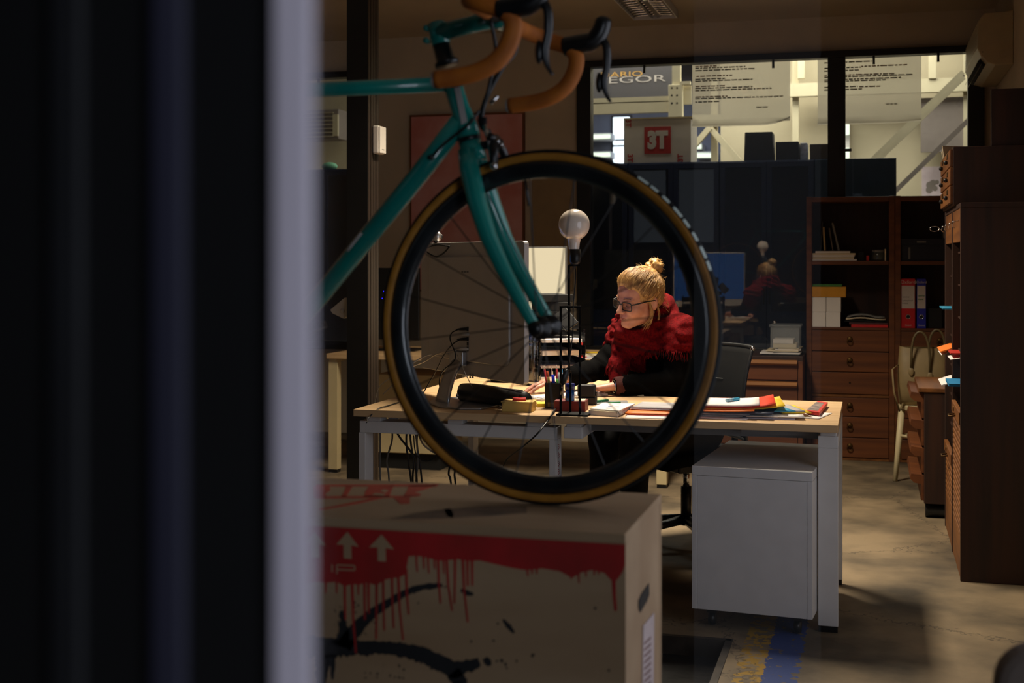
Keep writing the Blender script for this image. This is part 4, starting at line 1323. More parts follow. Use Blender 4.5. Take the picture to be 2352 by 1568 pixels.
# extractor unit behind the left window
lu = thing('wall_heater', 'slatted grey heater unit seen in the left window', 'heater', PY(735, 320, 11.9))
px_box('heater_body', MT['rack_grey'], lu, 660, 778, 250, 322, 11.6, 0.25, 0.01)
for k in range(7):
    px_box('slat', MT['rack'], lu, 665, 764, 258 + 9 * k, 262 + 9 * k, 11.57, 0.03)
px_box('heater_bracket', MT['rack'], lu, 764, 776, 262, 312, 11.58, 0.02)

# paper sheets hanging just behind the glass
MT['sheet'] = film('hanging_paper', (226, 217, 198), 0.74, 0.8)
nt = MT['sheet'].node_tree
tl_s = nt.nodes.new('ShaderNodeBsdfTranslucent')
tl_s.inputs[0].default_value = rgb(222, 212, 190)
mx_s = nt.nodes.new('ShaderNodeMixShader')
mx_s.inputs[0].default_value = 0.5
nt.links.new(nt.nodes['Principled BSDF'].outputs[0], mx_s.inputs[1])
nt.links.new(tl_s.outputs[0], mx_s.inputs[2])
nt.links.new(mx_s.outputs[0], nt.nodes['Material Output'].inputs[0])
MT['ink_dark'] = mat('grey_print', (140, 136, 116), 0.8)
MT['ink_red'] = mat('faded_red_print', (186, 148, 124), 0.8)
SY = 9.36


def hanging(name, label, x0, x1, zbot, lines, Y, curl):
    t = thing(name, label, 'poster', ((x0 + x1) / 2, Y, zbot), 'printed sheets hanging behind the glass')
    P = []
    n = 22
    for j in range(n + 1):
        v = j / n
        row = []
        for i in range(13):
            u = i / 12
            z = HEAD + 0.25 - v * (HEAD + 0.25 - zbot - 0.03)
            yo = 0.012 * math.sin(u * 5 + 1) * v * v
            row.append(Vector((x0 + (x1 - x0) * u, Y + yo, z)))
        P.append(row)
    for k in range(1, 6):
        a = math.pi * k / 6
        row = []
        for i in range(13):
            u = i / 12
            lift = curl * (max(0, u - 0.72) / 0.28) ** 2
            row.append(Vector((x0 + (x1 - x0) * u, Y - 0.012 * math.sin(a) - 0.01, zbot + 0.018 - 0.018 * math.sin(a * 0.5) + lift * 0.6)))
        P.append(row)
    MB().grid(P).build('sheet', MT['sheet'], t)
    for (a, b, y, red) in lines:
        p, q = PY(a, y, Y), PY(b, y, Y)
        m = MB()
        xx = p.x
        while xx < q.x - 0.004:
            w = min(random.uniform(0.014, 0.05), q.x - xx)
            m.box(xx, xx + w, Y - 0.0022, Y - 0.0012, p.z - 0.0045, p.z + 0.0045)
            xx += w + 0.007
        if m.v:
            m.build('print_line', MT['ink_red'] if red else MT['ink_dark'], t)
    return t


def L5(rows):
    return [(1580 + a / 5.6, 1580 + b / 5.6, 120 + y / 5.6, r) for a, b, y, r in rows]


def L4(rows):
    return [(1900 + a / 4.48, 1900 + b / 4.48, 110 + y / 4.48, r) for a, b, y, r in rows]


hanging('hanging_sheet', 'pale printed paper sheet hanging left of the window mullion', PY(1590, 200, SY).x, PY(1815, 200, SY).x, PY(1700, 290, SY).z,
        L5([(95, 370, 185, 1), (95, 740, 208, 0), (95, 865, 238, 0), (110, 580, 312, 1), (95, 480, 350, 0), (95, 830, 374, 0), (100, 490, 442, 1), (95, 830, 468, 0), (95, 1095, 495, 0), (95, 510, 578, 1), (95, 1245, 600, 0), (95, 400, 642, 0), (880, 1030, 705, 0)]), SY, 0.08)
hanging('hanging_sheet', 'pale printed paper sheet hanging right of the window mullion', PY(1878, 200, SY).x, PY(2116, 200, SY).x, PY(2000, 285, SY).z,
        L4([(-30, 460, 155, 0), (-30, 345, 212, 0), (350, 835, 190, 1), (-30, 325, 240, 0), (-30, 690, 288, 1), (-30, 890, 305, 0), (-30, 760, 332, 0), (-30, 600, 350, 0), (-30, 315, 408, 0), (330, 560, 400, 1), (-30, 360, 435, 0), (605, 730, 575, 0)]), SY, 0.02)

# steel frames and panels on the right
sf = thing('shelving_rack', 'cream steel frame with diagonal braces in the workshop', 'rack', (0.9, 11.9, 0))


def brace(p, q, Y, w, m, name='brace'):
    return MB().beam(PY(*p, Y), PY(*q, Y), 0.04, w, up=Vector((0, 1, 0))).build(name, m, sf)


brace((1998, 372), (2212, 165), 11.6, 0.018, MT['rack'])
brace((2012, 372), (2214, 177), 11.6, 0.02, MT['rack'])
brace((2005, 372), (2213, 171), 11.66, 0.04, MT['rack_grey'])
brace((2050, 445), (2225, 275), 11.9, 0.055, MT['rack_grey'])
px_box('cross_beam', MT['rack'], sf, 1810, 2225, 177, 222, 12.3, 0.08)
for px_ in (1826, 2222):
    x_ = PY(px_, 300, 12.3).x
    bx('post', MT['rack'], sf, x_ - 0.03, x_ + 0.03, 12.38, 12.44, 0, 4.0)
x_ = PY(1640, 300, 12.05).x
bx('post', MT['rack'], sf, x_ - 0.03, x_ + 0.03, 12.06, 12.12, 0, 3.0)
px_box('post', MT['rack'], sf, 2133, 2150, 110, 180, 12.28, 0.06)
px_box('post', MT['rack'], sf, 1832, 1848, 110, 180, 12.28, 0.06)
px_box('rack_panel', MT['rack_grey'], sf, 2115, 2212, 222, 350, 12.4, 0.03)  # plain grey panel behind the braces
px_box('cross_beam', MT['rack'], sf, 1590, 1660, 262, 290, 12.0, 0.06)
MB().beam(PY(1590, 340, 12.0), PY(1632, 292, 12.0), 0.05, 0.07, up=Vector((0, 1, 0))).build('brace', MT['rack'], sf)
MB().beam(PY(1632, 295, 12.0), PY(1700, 372, 12.0), 0.05, 0.05, up=Vector((0, 1, 0))).build('brace', MT['rack'], sf)
ps = thing('poster', 'pale lilac poster with grey blots low in the window', 'poster', (PY(2140, 420, 12.5).x, 12.55, PY(2140, 450, 12.5).z))
px_box('poster_sheet', mat('lilac_paper', (206, 190, 196), 0.8), ps, 2117, 2165, 382, 460, 12.59, 0.0095)
blot = MB()
for (px, py, r) in ((2136, 425, 0.035), (2143, 420, 0.03), (2134, 436, 0.03), (2152, 418, 0.02), (2147, 432, 0.025)):
    c = PY(px, py, 12.588)
    blot.lathe([(r, 0), (0, 0.001)], Matrix.Translation(c) @ Matrix.Rotation(math.pi / 2, 4, 'X'), 12)
blot.build('printed_blots', MT['rack_grey'], ps)
# ------------------------------------------------------------------ wooden bike crate
KX0, KX1, KY0, KY1, KZ = -2.45, -0.400, 2.160, 2.550, 0.8620
MT['plywood'] = mat('plywood', (168, 140, 108), 0.8, c2=(146, 116, 84), scale=5, stretch=(0.25, 1, 1), detail=9, bump=0.08, bscale=60)
MT['ply_edge'] = mat('plywood_edge', (150, 134, 92), 0.85, var=0.12, stretch=(0.2, 1, 8))
cr = thing('wooden_crate', 'plywood transport crate with dripping red paint and black brush strokes', 'crate', (-1.42, 2.35, 0))
LID = 0.0165
bx('lid', MT['plywood'], cr, KX0, KX1, KY0, KY1, KZ - LID, KZ, bevel=0.002)
bx('front_panel', MT['plywood'], cr, KX0, KX1, KY0 + 0.0012, KY0 + 0.015, 0.0, KZ - LID)
bx('back_panel', MT['plywood'], cr, KX0, KX1, KY1 - 0.015, KY1, 0.0, KZ - LID)
bx('side_panel', MT['plywood'], cr, KX0, KX0 + 0.015, KY0 + 0.015, KY1 - 0.015, 0.0, KZ - LID)
bx('side_panel', MT['plywood'], cr, KX1 - 0.015, KX1 - 0.001, KY0 + 0.015, KY1 - 0.015, 0.0, KZ - LID)
bx('bottom_panel', MT['plywood'], cr, KX0, KX1, KY0 + 0.015, KY1 - 0.015, 0.0, 0.015)
MT['red_paint'] = mat('red_spray_paint', (168, 22, 22), 0.7, c2=(140, 24, 16), scale=9)
MT['black_paint'] = mat('black_brush_paint', (20, 19, 20), 0.7, var=0.2)
MT['red_stencil'] = mat('red_stencil', (178, 56, 30), 0.75, var=0.12)
FY = KY0 + 0.0012


def K(x, y):
    """zoomed picture of the crate front -> plane of the front panel"""
    return PY(700 + x / 2.8, 1080 + y / 2.8, FY)


def decal(name, pts, m, parent, off=(0, -0.0006, 0)):
    return MB().slab(pts, off).build(name, m, parent)


zt = KZ - LID - 0.001
top_l, top_r = K(-40, 350), K(2062, 478)
edge = [(-40, 735), (80, 715), (135, 722), (205, 715), (260, 745), (305, 728), (345, 735), (400, 722), (465, 738), (510, 705), (565, 690), (605, 690), (645, 668), (660, 600), (668, 552), (720, 548), (790, 560), (860, 580), (915, 578), (985, 570), (1050, 582), (1130, 580), (1250, 608), (1340, 628), (1420, 640), (1530, 630), (1640, 648), (1720, 690), (1780, 655), (1850, 640), (1930, 660), (1965, 700), (1992, 720), (2020, 690), (2045, 650), (2062, 610)]
poly = [Vector((KX1 - 0.001, FY, zt)), Vector((top_l.x, FY, zt))] + [K(*e) for e in edge]
poly[-1].x = KX1 - 0.001
decal('paint_band', poly, MT['red_paint'], cr)
dr = MB()
drips = [(135, 720, 135, 790), (205, 715, 206, 790), (258, 740, 262, 960), (305, 730, 330, 1175), (345, 735, 346, 800), (385, 725, 388, 960), (410, 725, 413, 920), (463, 735, 460, 1085), (505, 700, 512, 1030), (562, 690, 572, 1015), (602, 690, 632, 1090), (652, 640, 668, 925), (718, 548, 724, 652), (765, 555, 768, 632), (793, 560, 799, 662), (835, 572, 837, 632), (858, 578, 873, 855), (893, 578, 896, 665), (913, 578, 948, 902), (967, 572, 963, 855), (1017, 576, 1048, 975), (1047, 580, 1049, 742), (1076, 582, 1078, 742), (1433, 640, 1436, 678), (1462, 638, 1463, 665), (1492, 634, 1493, 665), (1712, 685, 1716, 698), (1762, 660, 1765, 724), (1808, 650, 1810, 682), (1862, 645, 1863, 672), (1890, 650, 1892, 670), (1988, 715, 2000, 902)]
for x0, y0, x1, y1 in drips:
    w = 6.5 if y1 - y0 > 130 else 5
    if x0 > 1980:
        w = 10
    xm, ym = (x0 * 0.7 + x1 * 0.3), (y0 + y1) / 2
    dr.slab([K(x0 - w * 1.3, y0 - 10), K(xm - w, ym), K(x1 - w * 0.9, y1 - 6), K(x1, y1 + 4), K(x1 + w * 0.9, y1 - 6), K(xm + w, ym), K(x0 + w * 1.3, y0 - 10)], (0, -0.0009, 0))
dr.build('paint_drips', MT['red_paint'], cr)
for tx, ty, hw, by, sw, ey in ((275, 395, 72, 482, 24, 568), (495, 413, 80, 500, 25, 585), (70, 398, 68, 476, 24, 560), (-150, 380, 70, 462, 24, 545)):
    decal('arrow_mark', [K(tx, ty), K(tx + hw, by + 8), K(tx + sw, by - 2), K(tx + sw + 3, ey), K(tx - sw + 2, ey - 4), K(tx - sw, by - 6), K(tx - hw, by - 6)], MT['plywood'], cr, (0, -0.0012, 0))
mk = MB()
for a, b in (((178, 604), (178, 652)), ((208, 664), (208, 606)), ((208, 606), (322, 612)), ((322, 612), (322, 640)), ((322, 640), (212, 636))):
    p, q = K(*a), K(*b)
    mk.beam(p + Vector((0, -0.0009, 0)), q + Vector((0, -0.0009, 0)), 0.0022, 0.0012, up=Vector((0, 1, 0)))
mk.build('stencil_letters', MT['plywood'], cr)


def stroke(pts, jag=6, seed=1):
    """hand painted ribbon: (x, y, half width) in zoomed pixels"""
    r = random.Random(seed)
    dense = []
    for (x0, y0, w0), (x1, y1, w1) in zip(pts[:-1], pts[1:]):
        n = max(2, int(math.hypot(x1 - x0, y1 - y0) / 14))
        for k in range(n):
            u = k / n
            dense.append((x0 + (x1 - x0) * u, y0 + (y1 - y0) * u, w0 + (w1 - w0) * u))
    dense.append(pts[-1])
    mb = MB()
    L, R = [], []
    for i, (x, y, w) in enumerate(dense):
        a, b = dense[max(0, i - 1)], dense[min(len(dense) - 1, i + 1)]
        dx, dy = b[0] - a[0], b[1] - a[1]
        l = math.hypot(dx, dy) or 1
        nx, ny = -dy / l, dx / l
        L.append((x + nx * (w + r.uniform(-jag, jag)), y + ny * (w + r.uniform(-jag, jag))))
        R.append((x - nx * (w + r.uniform(-jag, jag) * 0.5), y - ny * (w + r.uniform(-jag, jag) * 0.5)))
    for i in range(len(dense) - 1):
        mb.slab([K(*L[i]), K(*L[i + 1]), K(*R[i + 1]), K(*R[i])], (0, -0.0007, 0))
    return mb


stroke([(250, 1130, 50), (300, 1060, 46), (360, 985, 38), (440, 915, 30), (540, 850, 26), (640, 790, 22), (730, 755, 21), (820, 742, 20), (886, 738, 12)], 6, 2).build('brush_stroke', MT['black_paint'], cr)
stroke([(-60, 1120, 70), (120, 1140, 66), (330, 1140, 48), (480, 1140, 44), (620, 1150, 44), (740, 1180, 50), (850, 1230, 55), (960, 1280, 50), (1060, 1255, 40), (1125, 1225, 26)], 12, 3).build('brush_stroke', MT['black_paint'], cr)
stroke([(950, 1300, 50), (1000, 1360, 46), (980, 1480, 40)], 8, 4).build('brush_stroke', MT['black_paint'], cr)
stroke([(240, 900, 10), (245, 980, 24), (250, 1060, 40), (230, 1130, 60)], 10, 5).build('brush_stroke', MT['black_paint'], cr)
stroke([(120, 1180, 50), (110, 1300, 38), (100, 1420, 20)], 8, 6).build('brush_stroke', MT['black_paint'], cr)
stroke([(180, 1180, 20), (180, 1280, 15), (178, 1345, 6)], 4, 7).build('brush_stroke', MT['black_paint'], cr)
stroke([(1004, 768, 10), (1040, 785, 18), (1084, 800, 10)], 4, 8).build('brush_stroke', MT['black_paint'], cr)
stroke([(1276, 960, 8), (1310, 1000, 16), (1346, 1045, 9)], 3, 9).build('brush_stroke', MT['black_paint'], cr)
stroke([(1160, 1205, 16), (1178, 1232, 24), (1190, 1255, 12)], 4, 10).build('brush_stroke', MT['black_paint'], cr)
rs = random.Random(4)
sp = MB()
for (x, y, r) in [(315, 852, 14), (345, 866, 8), (905, 748, 8), (1242, 985, 8), (1235, 1225, 8), (1268, 1222, 14), (1292, 1245, 10), (1300, 1270, 7), (1362, 1225, 8), (1466, 1188, 12), (1215, 1095, 9), (1072, 1100, 8), (1955, 1285, 9), (730, 853, 7), (1868, 885, 8)] + [(rs.uniform(180, 480), rs.uniform(860, 1070), rs.uniform(2, 7)) for _ in range(45)] + [(rs.uniform(380, 640), rs.uniform(1240, 1340), rs.uniform(2, 8)) for _ in range(22)]:
    sp.slab([K(x + r * math.cos(a) * rs.uniform(0.6, 1.2), y + r * math.sin(a) * rs.uniform(0.6, 1.3)) for a in np.linspace(0, 2 * math.pi, 8)[:-1]], (0, -0.0006, 0))
o = sp.build('paint_splatter', MT['black_paint'], cr)
o['kind'] = 'stuff'


# stencilled graffiti on the lid
def T(x, y):
    return PZ(700 + x / 5.88, 1090 + y / 5.88, KZ)


def lid_decal(name, pts, m=None):
    return MB().slab([T(*p) for p in pts], (0, 0, 0.0005)).build(name, m or MT['red_stencil'], cr)


lid_decal('stencil_mark', [(150, 135), (1810, 128), (1780, 160), (1560, 160), (150, 158)])
lid_decal('stencil_mark', [(120, 160), (340, 160), (345, 215), (280, 250), (290, 300), (130, 300)])
lid_decal('stencil_mark', [(555, 150), (650, 155), (560, 300), (490, 300), (530, 235), (545, 190)])
lid_decal('stencil_mark', [(870, 160), (1200, 150), (1140, 300), (800, 300), (820, 220), (850, 180)])
lid_decal('stencil_mark', [(1400, 150), (1800, 140), (1620, 200), (1480, 238), (1575, 262), (1540, 290), (1330, 295), (1380, 220)])
lid_decal('stencil_mark', [(140, 292), (1560, 285), (1450, 300), (900, 318), (140, 322)])
lid_decal('stencil_mark', [(200, 480), (200, 462), (900, 320), (1060, 315), (700, 395)])
lid_decal('stencil_mark', [(1200, 315), (1420, 300), (1415, 390), (1290, 395)])
for pts in ([(1020, 225), (1070, 200), (1130, 215), (1080, 245)], [(905, 275), (950, 252), (1090, 262), (1060, 285)]):
    MB().slab([T(*p) for p in pts], (0, 0, 0.0009)).build('stencil_gap', MT['plywood'], cr)
MT['lid_dark_patch'] = mat('lid_dark_patch', (96, 78, 62), 0.85, c2=(126, 102, 80), scale=14)  # darker brown for the patches drawn on the lid
lid_decal('lid_dark_patch', [(1150, 600), (1500, 515), (1900, 470), (2400, 425), (3000, 430), (3000, 520), (2500, 560), (1900, 590)], MT['lid_dark_patch'])  # long darker patch on the lid beside the front wheel
lid_decal('lid_dark_patch', [(1880, 465), (1960, 450), (2010, 530), (2000, 590), (1920, 560)], mat('lid_dark_spot', (84, 68, 54), 0.85))  # small darker spot within the long patch
# handle slot and label on the right end
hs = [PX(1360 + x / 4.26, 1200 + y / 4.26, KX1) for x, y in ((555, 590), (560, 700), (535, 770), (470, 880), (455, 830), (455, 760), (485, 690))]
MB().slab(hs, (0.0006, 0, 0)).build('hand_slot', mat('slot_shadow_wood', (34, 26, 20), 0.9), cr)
lb_ = [PX(1360 + x / 4.26, 1200 + y / 4.26, KX1) for x, y in ((498, 1010), (605, 880), (600, 1600), (490, 1640))]
MB().slab(lb_, (0.0006, 0, 0)).build('shipping_label', mat('grey_white_label', (186, 168, 166), 0.7), cr)
hm = MB()
for k in range(9):
    y0 = 1110 + k * 62
    hm.slab([PX(1360 + x / 4.26, 1200 + y / 4.26, KX1 + 0.0006) for x, y in ((510, y0 + 60), (575, y0), (575, y0 + 24), (510, y0 + 86))], (0.0004, 0, 0))
hm.build('label_print', mat('label_brown_print', (120, 92, 88), 0.7), cr)

# ------------------------------------------------------------------ road bicycle
AX = PD(1252, 751, 2.45)
SA = math.radians(3)
FWD = Vector((math.cos(SA), -math.sin(SA), 0))
LAT = Vector((math.sin(SA), math.cos(SA), 0))
WR = AX.z - KZ - 0.0002


def B(u, z, w=0.0):
    return AX + FWD * u + LAT * w + Vector((0, 0, z))


bk = thing('road_bicycle', 'teal road bicycle with brown bar tape standing on the plywood crate', 'bicycle', (AX.x - 0.5, AX.y, KZ))
MT['teal'] = mat('teal_frame_paint', (17, 132, 120), 0.25, c2=(13, 114, 106), scale=4, coat=0.5)
MT['carbon'] = mat('black_carbon', (20, 21, 23), 0.3, c2=(34, 38, 40), scale=10, coat=0.4)
MT['rubber'] = mat('black_rubber', (13, 13, 13), 0.8, var=0.1, spec=0.15)
MT['skinwall'] = mat('amber_sidewall', (168, 112, 26), 0.65, var=0.12, scale=30)
MT['bar_tape'] = mat('brown_bar_tape', (186, 104, 20), 0.7, c2=(160, 84, 14), scale=20, bump=0.15, bscale=90)
MT['black_comp'] = mat('black_component', (15, 15, 16), 0.35, var=0.1)
MT['cable'] = mat('black_cable', (16, 16, 17), 0.4)


def wheel(ctr, tag_, with_marks):
    """axle along LAT"""
    M = Matrix((FWD, Vector((0, 0, 1)), -LAT)).transposed().to_4x4()
    M.translation = ctr
    rt = 0.0130
    rc = WR - rt
    ring = lambda prof: MB().lathe(prof, M, 96, True, True)
    # tread
    arc = lambda a0, a1, n, r: [(rc + r * math.cos(a0 + (a1 - a0) * k / n), r * math.sin(a0 + (a1 - a0) * k / n)) for k in range(n + 1)]
    ty = ring(arc(math.radians(-64), math.radians(64), 12, rt) + arc(math.radians(50), math.radians(-50), 4, rt * 0.8)).build(tag_ + '_tyre', MT['rubber'], bk)
    for s in (1, -1):
        pr = arc(s * math.radians(62), s * math.radians(136), 6, rt) + arc(s * math.radians(132), s * math.radians(64), 4, rt * 0.85)
        ring(pr).build('sidewall', MT['skinwall'], ty)
    ri = 0.282
    ro = rc - 0.0085
    rim = ring([(ro, 0.0105), (ro - 0.010, 0.0115), (ri + 0.010, 0.0085), (ri, 0.003), (ri, -0.003), (ri + 0.010, -0.0085), (ro - 0.010, -0.0115), (ro, -0.0105)]).build(tag_ + '_rim', MT['carbon'], bk)
    n = 20
    for k in range(n):
        a = 2 * math.pi * (k + 0.35) / n
        s = 1 if k % 2 else -1
        p = M @ Vector((0.020 * math.cos(a + 0.25 * s), 0.020 * math.sin(a + 0.25 * s), s * 0.032))
        q = M @ Vector(((ri + 0.001) * math.cos(a), (ri + 0.001) * math.sin(a), 0))
        MB().tube([p, q], 0.0013, 5, caps=False).build('spoke', MT['black_comp'], rim)
    hub = MB().lathe([(0, -0.049), (0.009, -0.049), (0.009, -0.04), (0.022, -0.035), (0.022, -0.029), (0.012, -0.024), (0.012, 0.024), (0.022, 0.029), (0.022, 0.035), (0.009, 0.04), (0.009, 0.049), (0, 0.049)], M, 20).build(tag_ + '_hub', MT['black_comp'], bk)
    MB().tube([M @ Vector((0, 0, 0.058)), M @ Vector((0, 0, 0.050))], 0.010, 12).build('axle_nut', MT['black_comp'], hub)
    av = math.radians(98)
    MB().tube([M @ Vector((ri * math.cos(av), ri * math.sin(av), 0)), M @ Vector(((ri - 0.05) * math.cos(av), (ri - 0.05) * math.sin(av), 0))], 0.0028, 6).build('valve', MT['black_comp'], rim)
    if with_marks:
        mm = mat('pale_tread_mark', (214, 230, 222), 0.4)
        for k in range(8):
            a0 = math.radians(57 - k * 5.0)
            a1 = a0 - math.radians(3.0 if k % 3 else 4.0)
            P = []
            for j in range(5):
                th = math.radians(26 + 22 * j / 4)
                P.append([M @ Vector(((rc + (rt + 0.0003) * math.cos(th)) * math.cos(a0 + (a1 - a0) * i / 4), (rc + (rt + 0.0003) * math.cos(th)) * math.sin(a0 + (a1 - a0) * i / 4), (rt + 0.0003) * math.sin(th))) for i in range(5)])
            MB().grid(P).build('tread_mark', mm, ty)
    return M


FM = wheel(AX, 'front', True)
RAX = B(-0.985, 0.0)
wheel(RAX, 'rear', False)
# fork
S0, S1 = (-0.151, 0.352), (-0.197, 0.500)
sdir = Vector((S1[0] - S0[0], S1[1] - S0[1])).normalized()
crown = B(S0[0] + 0.002, S0[1] - 0.002)
fk = MB()
fk.tube([B(S0[0], S0[1] + 0.004, 0), B(S0[0] + 0.008, S0[1] - 0.035, 0)], [0.022, 0.027], 16)
fork = fk.build('fork', MT['teal'], bk)
for s in (-1, 1):
    pts, rs_ = [], []
    for u, z, w, r in ((-0.150, 0.335, 0.018, 0.0195), (-0.141, 0.300, 0.030, 0.0205), (-0.122, 0.235, 0.040, 0.0195), (-0.098, 0.170, 0.045, 0.0175), (-0.068, 0.110, 0.048, 0.0155), (-0.036, 0.055, 0.050, 0.0135), (-0.006, 0.006, 0.052, 0.0115), (0.004, -0.010, 0.052, 0.009)):
        pts.append(B(u, z, s * w))
        rs_.append(r)
    leg = MB().tube(pts, rs_, 14, flat=(1.0, 0.85)).build('fork_leg', MT['teal'], fork)
    MB().lathe([(0, -0.008), (0.013, -0.008), (0.015, 0), (0.013, 0.010), (0, 0.012)], Matrix.Translation(B(0, 0, s * 0.058)) @ FM.to_3x3().to_4x4(), 16).build('dropout_cap', MT['black_comp'], fork)
# frame
ht = MB().tube([B(S0[0] - 0.002, S0[1] + 0.012), B(S0[0] - 0.008, S0[1] + 0.035), B((S0[0] + S1[0]) / 2, (S0[1] + S1[1]) / 2), B(S1[0] + 0.002, S1[1] - 0.008)], [0.0225, 0.021, 0.0185, 0.0200], 18).build('head_tube', MT['teal'], bk)
MB().tube([B(S0[0] - 0.0005, S0[1] + 0.003), B(S0[0] - 0.0025, S0[1] + 0.012)], 0.0225, 18).build('headset_ring', MT['black_comp'], ht)
p = B(-0.178, 0.43, -0.0185)
MB().slab([B(-0.176, 0.458, -0.0196), B(-0.166, 0.462, -0.0175), B(-0.150, 0.392, -0.0185), B(-0.160, 0.386, -0.0215)], LAT * -0.0012).build('head_badge', MT['silver_ink'], ht)
BBK = (-0.585, -0.070)
MB().tube([B(-0.172, 0.395), B(-0.25, 0.303), B(BBK[0], BBK[1])], [0.0205, 0.0195, 0.0185], 16).build('down_tube', MT['teal'], bk)
STT = (-0.755, 0.475)
tt = MB().tube([B(-0.192, 0.468), B(STT[0], STT[1] - 0.005)], 0.0150, 14).build('top_tube', MT['teal'], bk)
MB().tube([B(*BBK), B(STT[0] - 0.008, STT[1] + 0.03)], 0.0155, 14).build('seat_tube', MT['teal'], bk)
for s in (-1, 1):
    MB().tube([B(STT[0], STT[1] - 0.02, s * 0.012), B(-0.985, 0.0, s * 0.062)], 0.008, 10).build('seat_stay', MT['teal'], bk)
    MB().tube([B(BBK[0] - 0.02, BBK[1], s * 0.025), B(-0.80, -0.035, s * 0.048), B(-0.985, 0.0, s * 0.062)], 0.009, 10).build('chain_stay', MT['teal'], bk)
MB().tube([B(*BBK, -0.045), B(*BBK, 0.045)], 0.021, 16).build('bottom_bracket', MT['teal'], bk)
MB().tube([B(STT[0] - 0.006, STT[1] + 0.02), B(STT[0] - 0.05, STT[1] + 0.17)], 0.0135, 12).build('seat_post', MT['black_comp'], bk)
sad = MB()
for i in range(1):
    P = []
    for k in range(11):
        u = k / 10
        hw = 0.018 + 0.055 * max(0, (u - 0.45) / 0.55) ** 1.2
        row = []
        for j in range(9):
            a = math.pi * j / 8
            row.append(B(STT[0] + 0.10 - 0.27 * u, STT[1] + 0.185 + 0.012 * math.sin(a) + 0.02 * u * u, -hw * math.cos(a)))
        P.append(row)
    sad.grid(P)
sad.build('saddle', MT['black_comp'], bk, solid=0.012)
Mc = Matrix((FWD, Vector((0, 0, 1)), -LAT)).transposed().to_4x4()
Mc.translation = B(*BBK, -0.05)
crk = MB().lathe([(0.072, 0), (0.084, -0.001), (0.088, 0), (0.084, 0.002), (0.072, 0.002)], Mc, 48, True, True).build('chainring', MT['black_comp'], bk)
for a in (25, 205):
    q = Vector((math.cos(math.radians(a)), math.sin(math.radians(a)), 0)) * 0.17
    MB().beam(Mc @ Vector((0, 0, 0.012)), Mc @ (q + Vector((0, 0, 0.016))), 0.012, 0.026, up=LAT).build('crank_arm', MT['black_comp'], crk)
# stem, spacers
nd = B(-0.206, 0.532)
sp1 = MB()
ax0, ax1 = B(-0.1985, 0.505), B(-0.213, 0.552)
sp1.tube([ax0, ax0.lerp(ax1, 0.15), ax0.lerp(ax1, 0.2), ax1], [0.024, 0.024, 0.019, 0.017], 18)
sp1.build('headset_spacer', MT['black_comp'], bk)
stem = MB()
stem.tube([B(-0.2115, 0.546), B(-0.222, 0.588)], 0.0185, 16)
stem.tube([B(-0.215, 0.568), B(-0.150, 0.581), B(-0.098, 0.590)], [0.0195, 0.017, 0.018], 14)
stem.tube([B(-0.095, 0.590, -0.020), B(-0.095, 0.590, 0.020)], 0.021, 16)
stem = stem.build('stem', MT['teal'], bk)
for dz in (-0.012, 0.012):
    MB().tube([B(-0.240, 0.566 + dz, 0.010), B(-0.240, 0.566 + dz, -0.010)], 0.006, 10).build('stem_bolt', MT['teal'], stem)
# handlebar with tape, drops, levers
hb = MB().tube([B(-0.092, 0.592, -0.15), B(-0.092, 0.592, 0.15)], 0.0155, 14).build('handlebar', MT['black_comp'], bk)


def smooth(pts, n=6):
    out = []
    P = [Vector(p) for p in pts]
    for i in range(len(P) - 1):
        p0, p1, p2, p3 = P[max(i - 1, 0)], P[i], P[i + 1], P[min(i + 2, len(P) - 1)]
        for k in range(n):
            t = k / n
            out.append(0.5 * ((2 * p1) + (p2 - p0) * t + (2 * p0 - 5 * p1 + 4 * p2 - p3) * t * t + (3 * p1 - p0 - 3 * p2 + p3) * t ** 3))
    out.append(P[-1])
    return out


for s in (-1, 1):
    W_ = 0.205 * s
    path = smooth([B(-0.092, 0.592, 0.07 * s), B(-0.091, 0.592, 0.15 * s), B(-0.080, 0.588, 0.188 * s), B(-0.050, 0.576, W_), B(-0.015, 0.563, W_), (B(0.004, 0.540, W_)), B(-0.004, 0.503, W_), B(-0.030, 0.472, W_), B(-0.075, 0.454, W_), B(-0.140, 0.447, W_)], 5)
    tp = MB().tube(path, 0.0165, 12).build('bar_tape', MT['bar_tape'], hb)
    MB().tube([path[-1], path[-1] - FWD * 0.005], 0.0145, 12).build('bar_plug', MT['silver_ink'], tp)
    hd = MB().tube(smooth([B(-0.022, 0.563, W_), B(0.010, 0.567, W_), B(0.038, 0.572, W_), B(0.056, 0.594, W_), B(0.062, 0.620, W_)], 4), [0.020] * 8 + [0.0190] * 4 + [0.0185, 0.0180, 0.0175, 0.0155, 0.009], 12).build('brake_hood', MT['black_comp'], hb)
    MB().tube(smooth([B(0.052, 0.582, W_), B(0.067, 0.560, W_), B(0.068, 0.520, W_), B(0.062, 0.490, W_), B(0.066, 0.465, W_), B(0.076, 0.446, W_)], 4), [0.009] * 8 + [0.008] * 5 + [0.0075, 0.007, 0.006, 0.0055, 0.0045, 0.004, 0.0035, 0.003], 10, flat=(1, 0.7)).build('brake_lever', MT['black_comp'], hd)
    MB().sphere(B(0.052, 0.487, W_), 0.015, (0.5, 0.5, 1.4), 12, 8).build('shift_paddle', MT['black_comp'], hd)
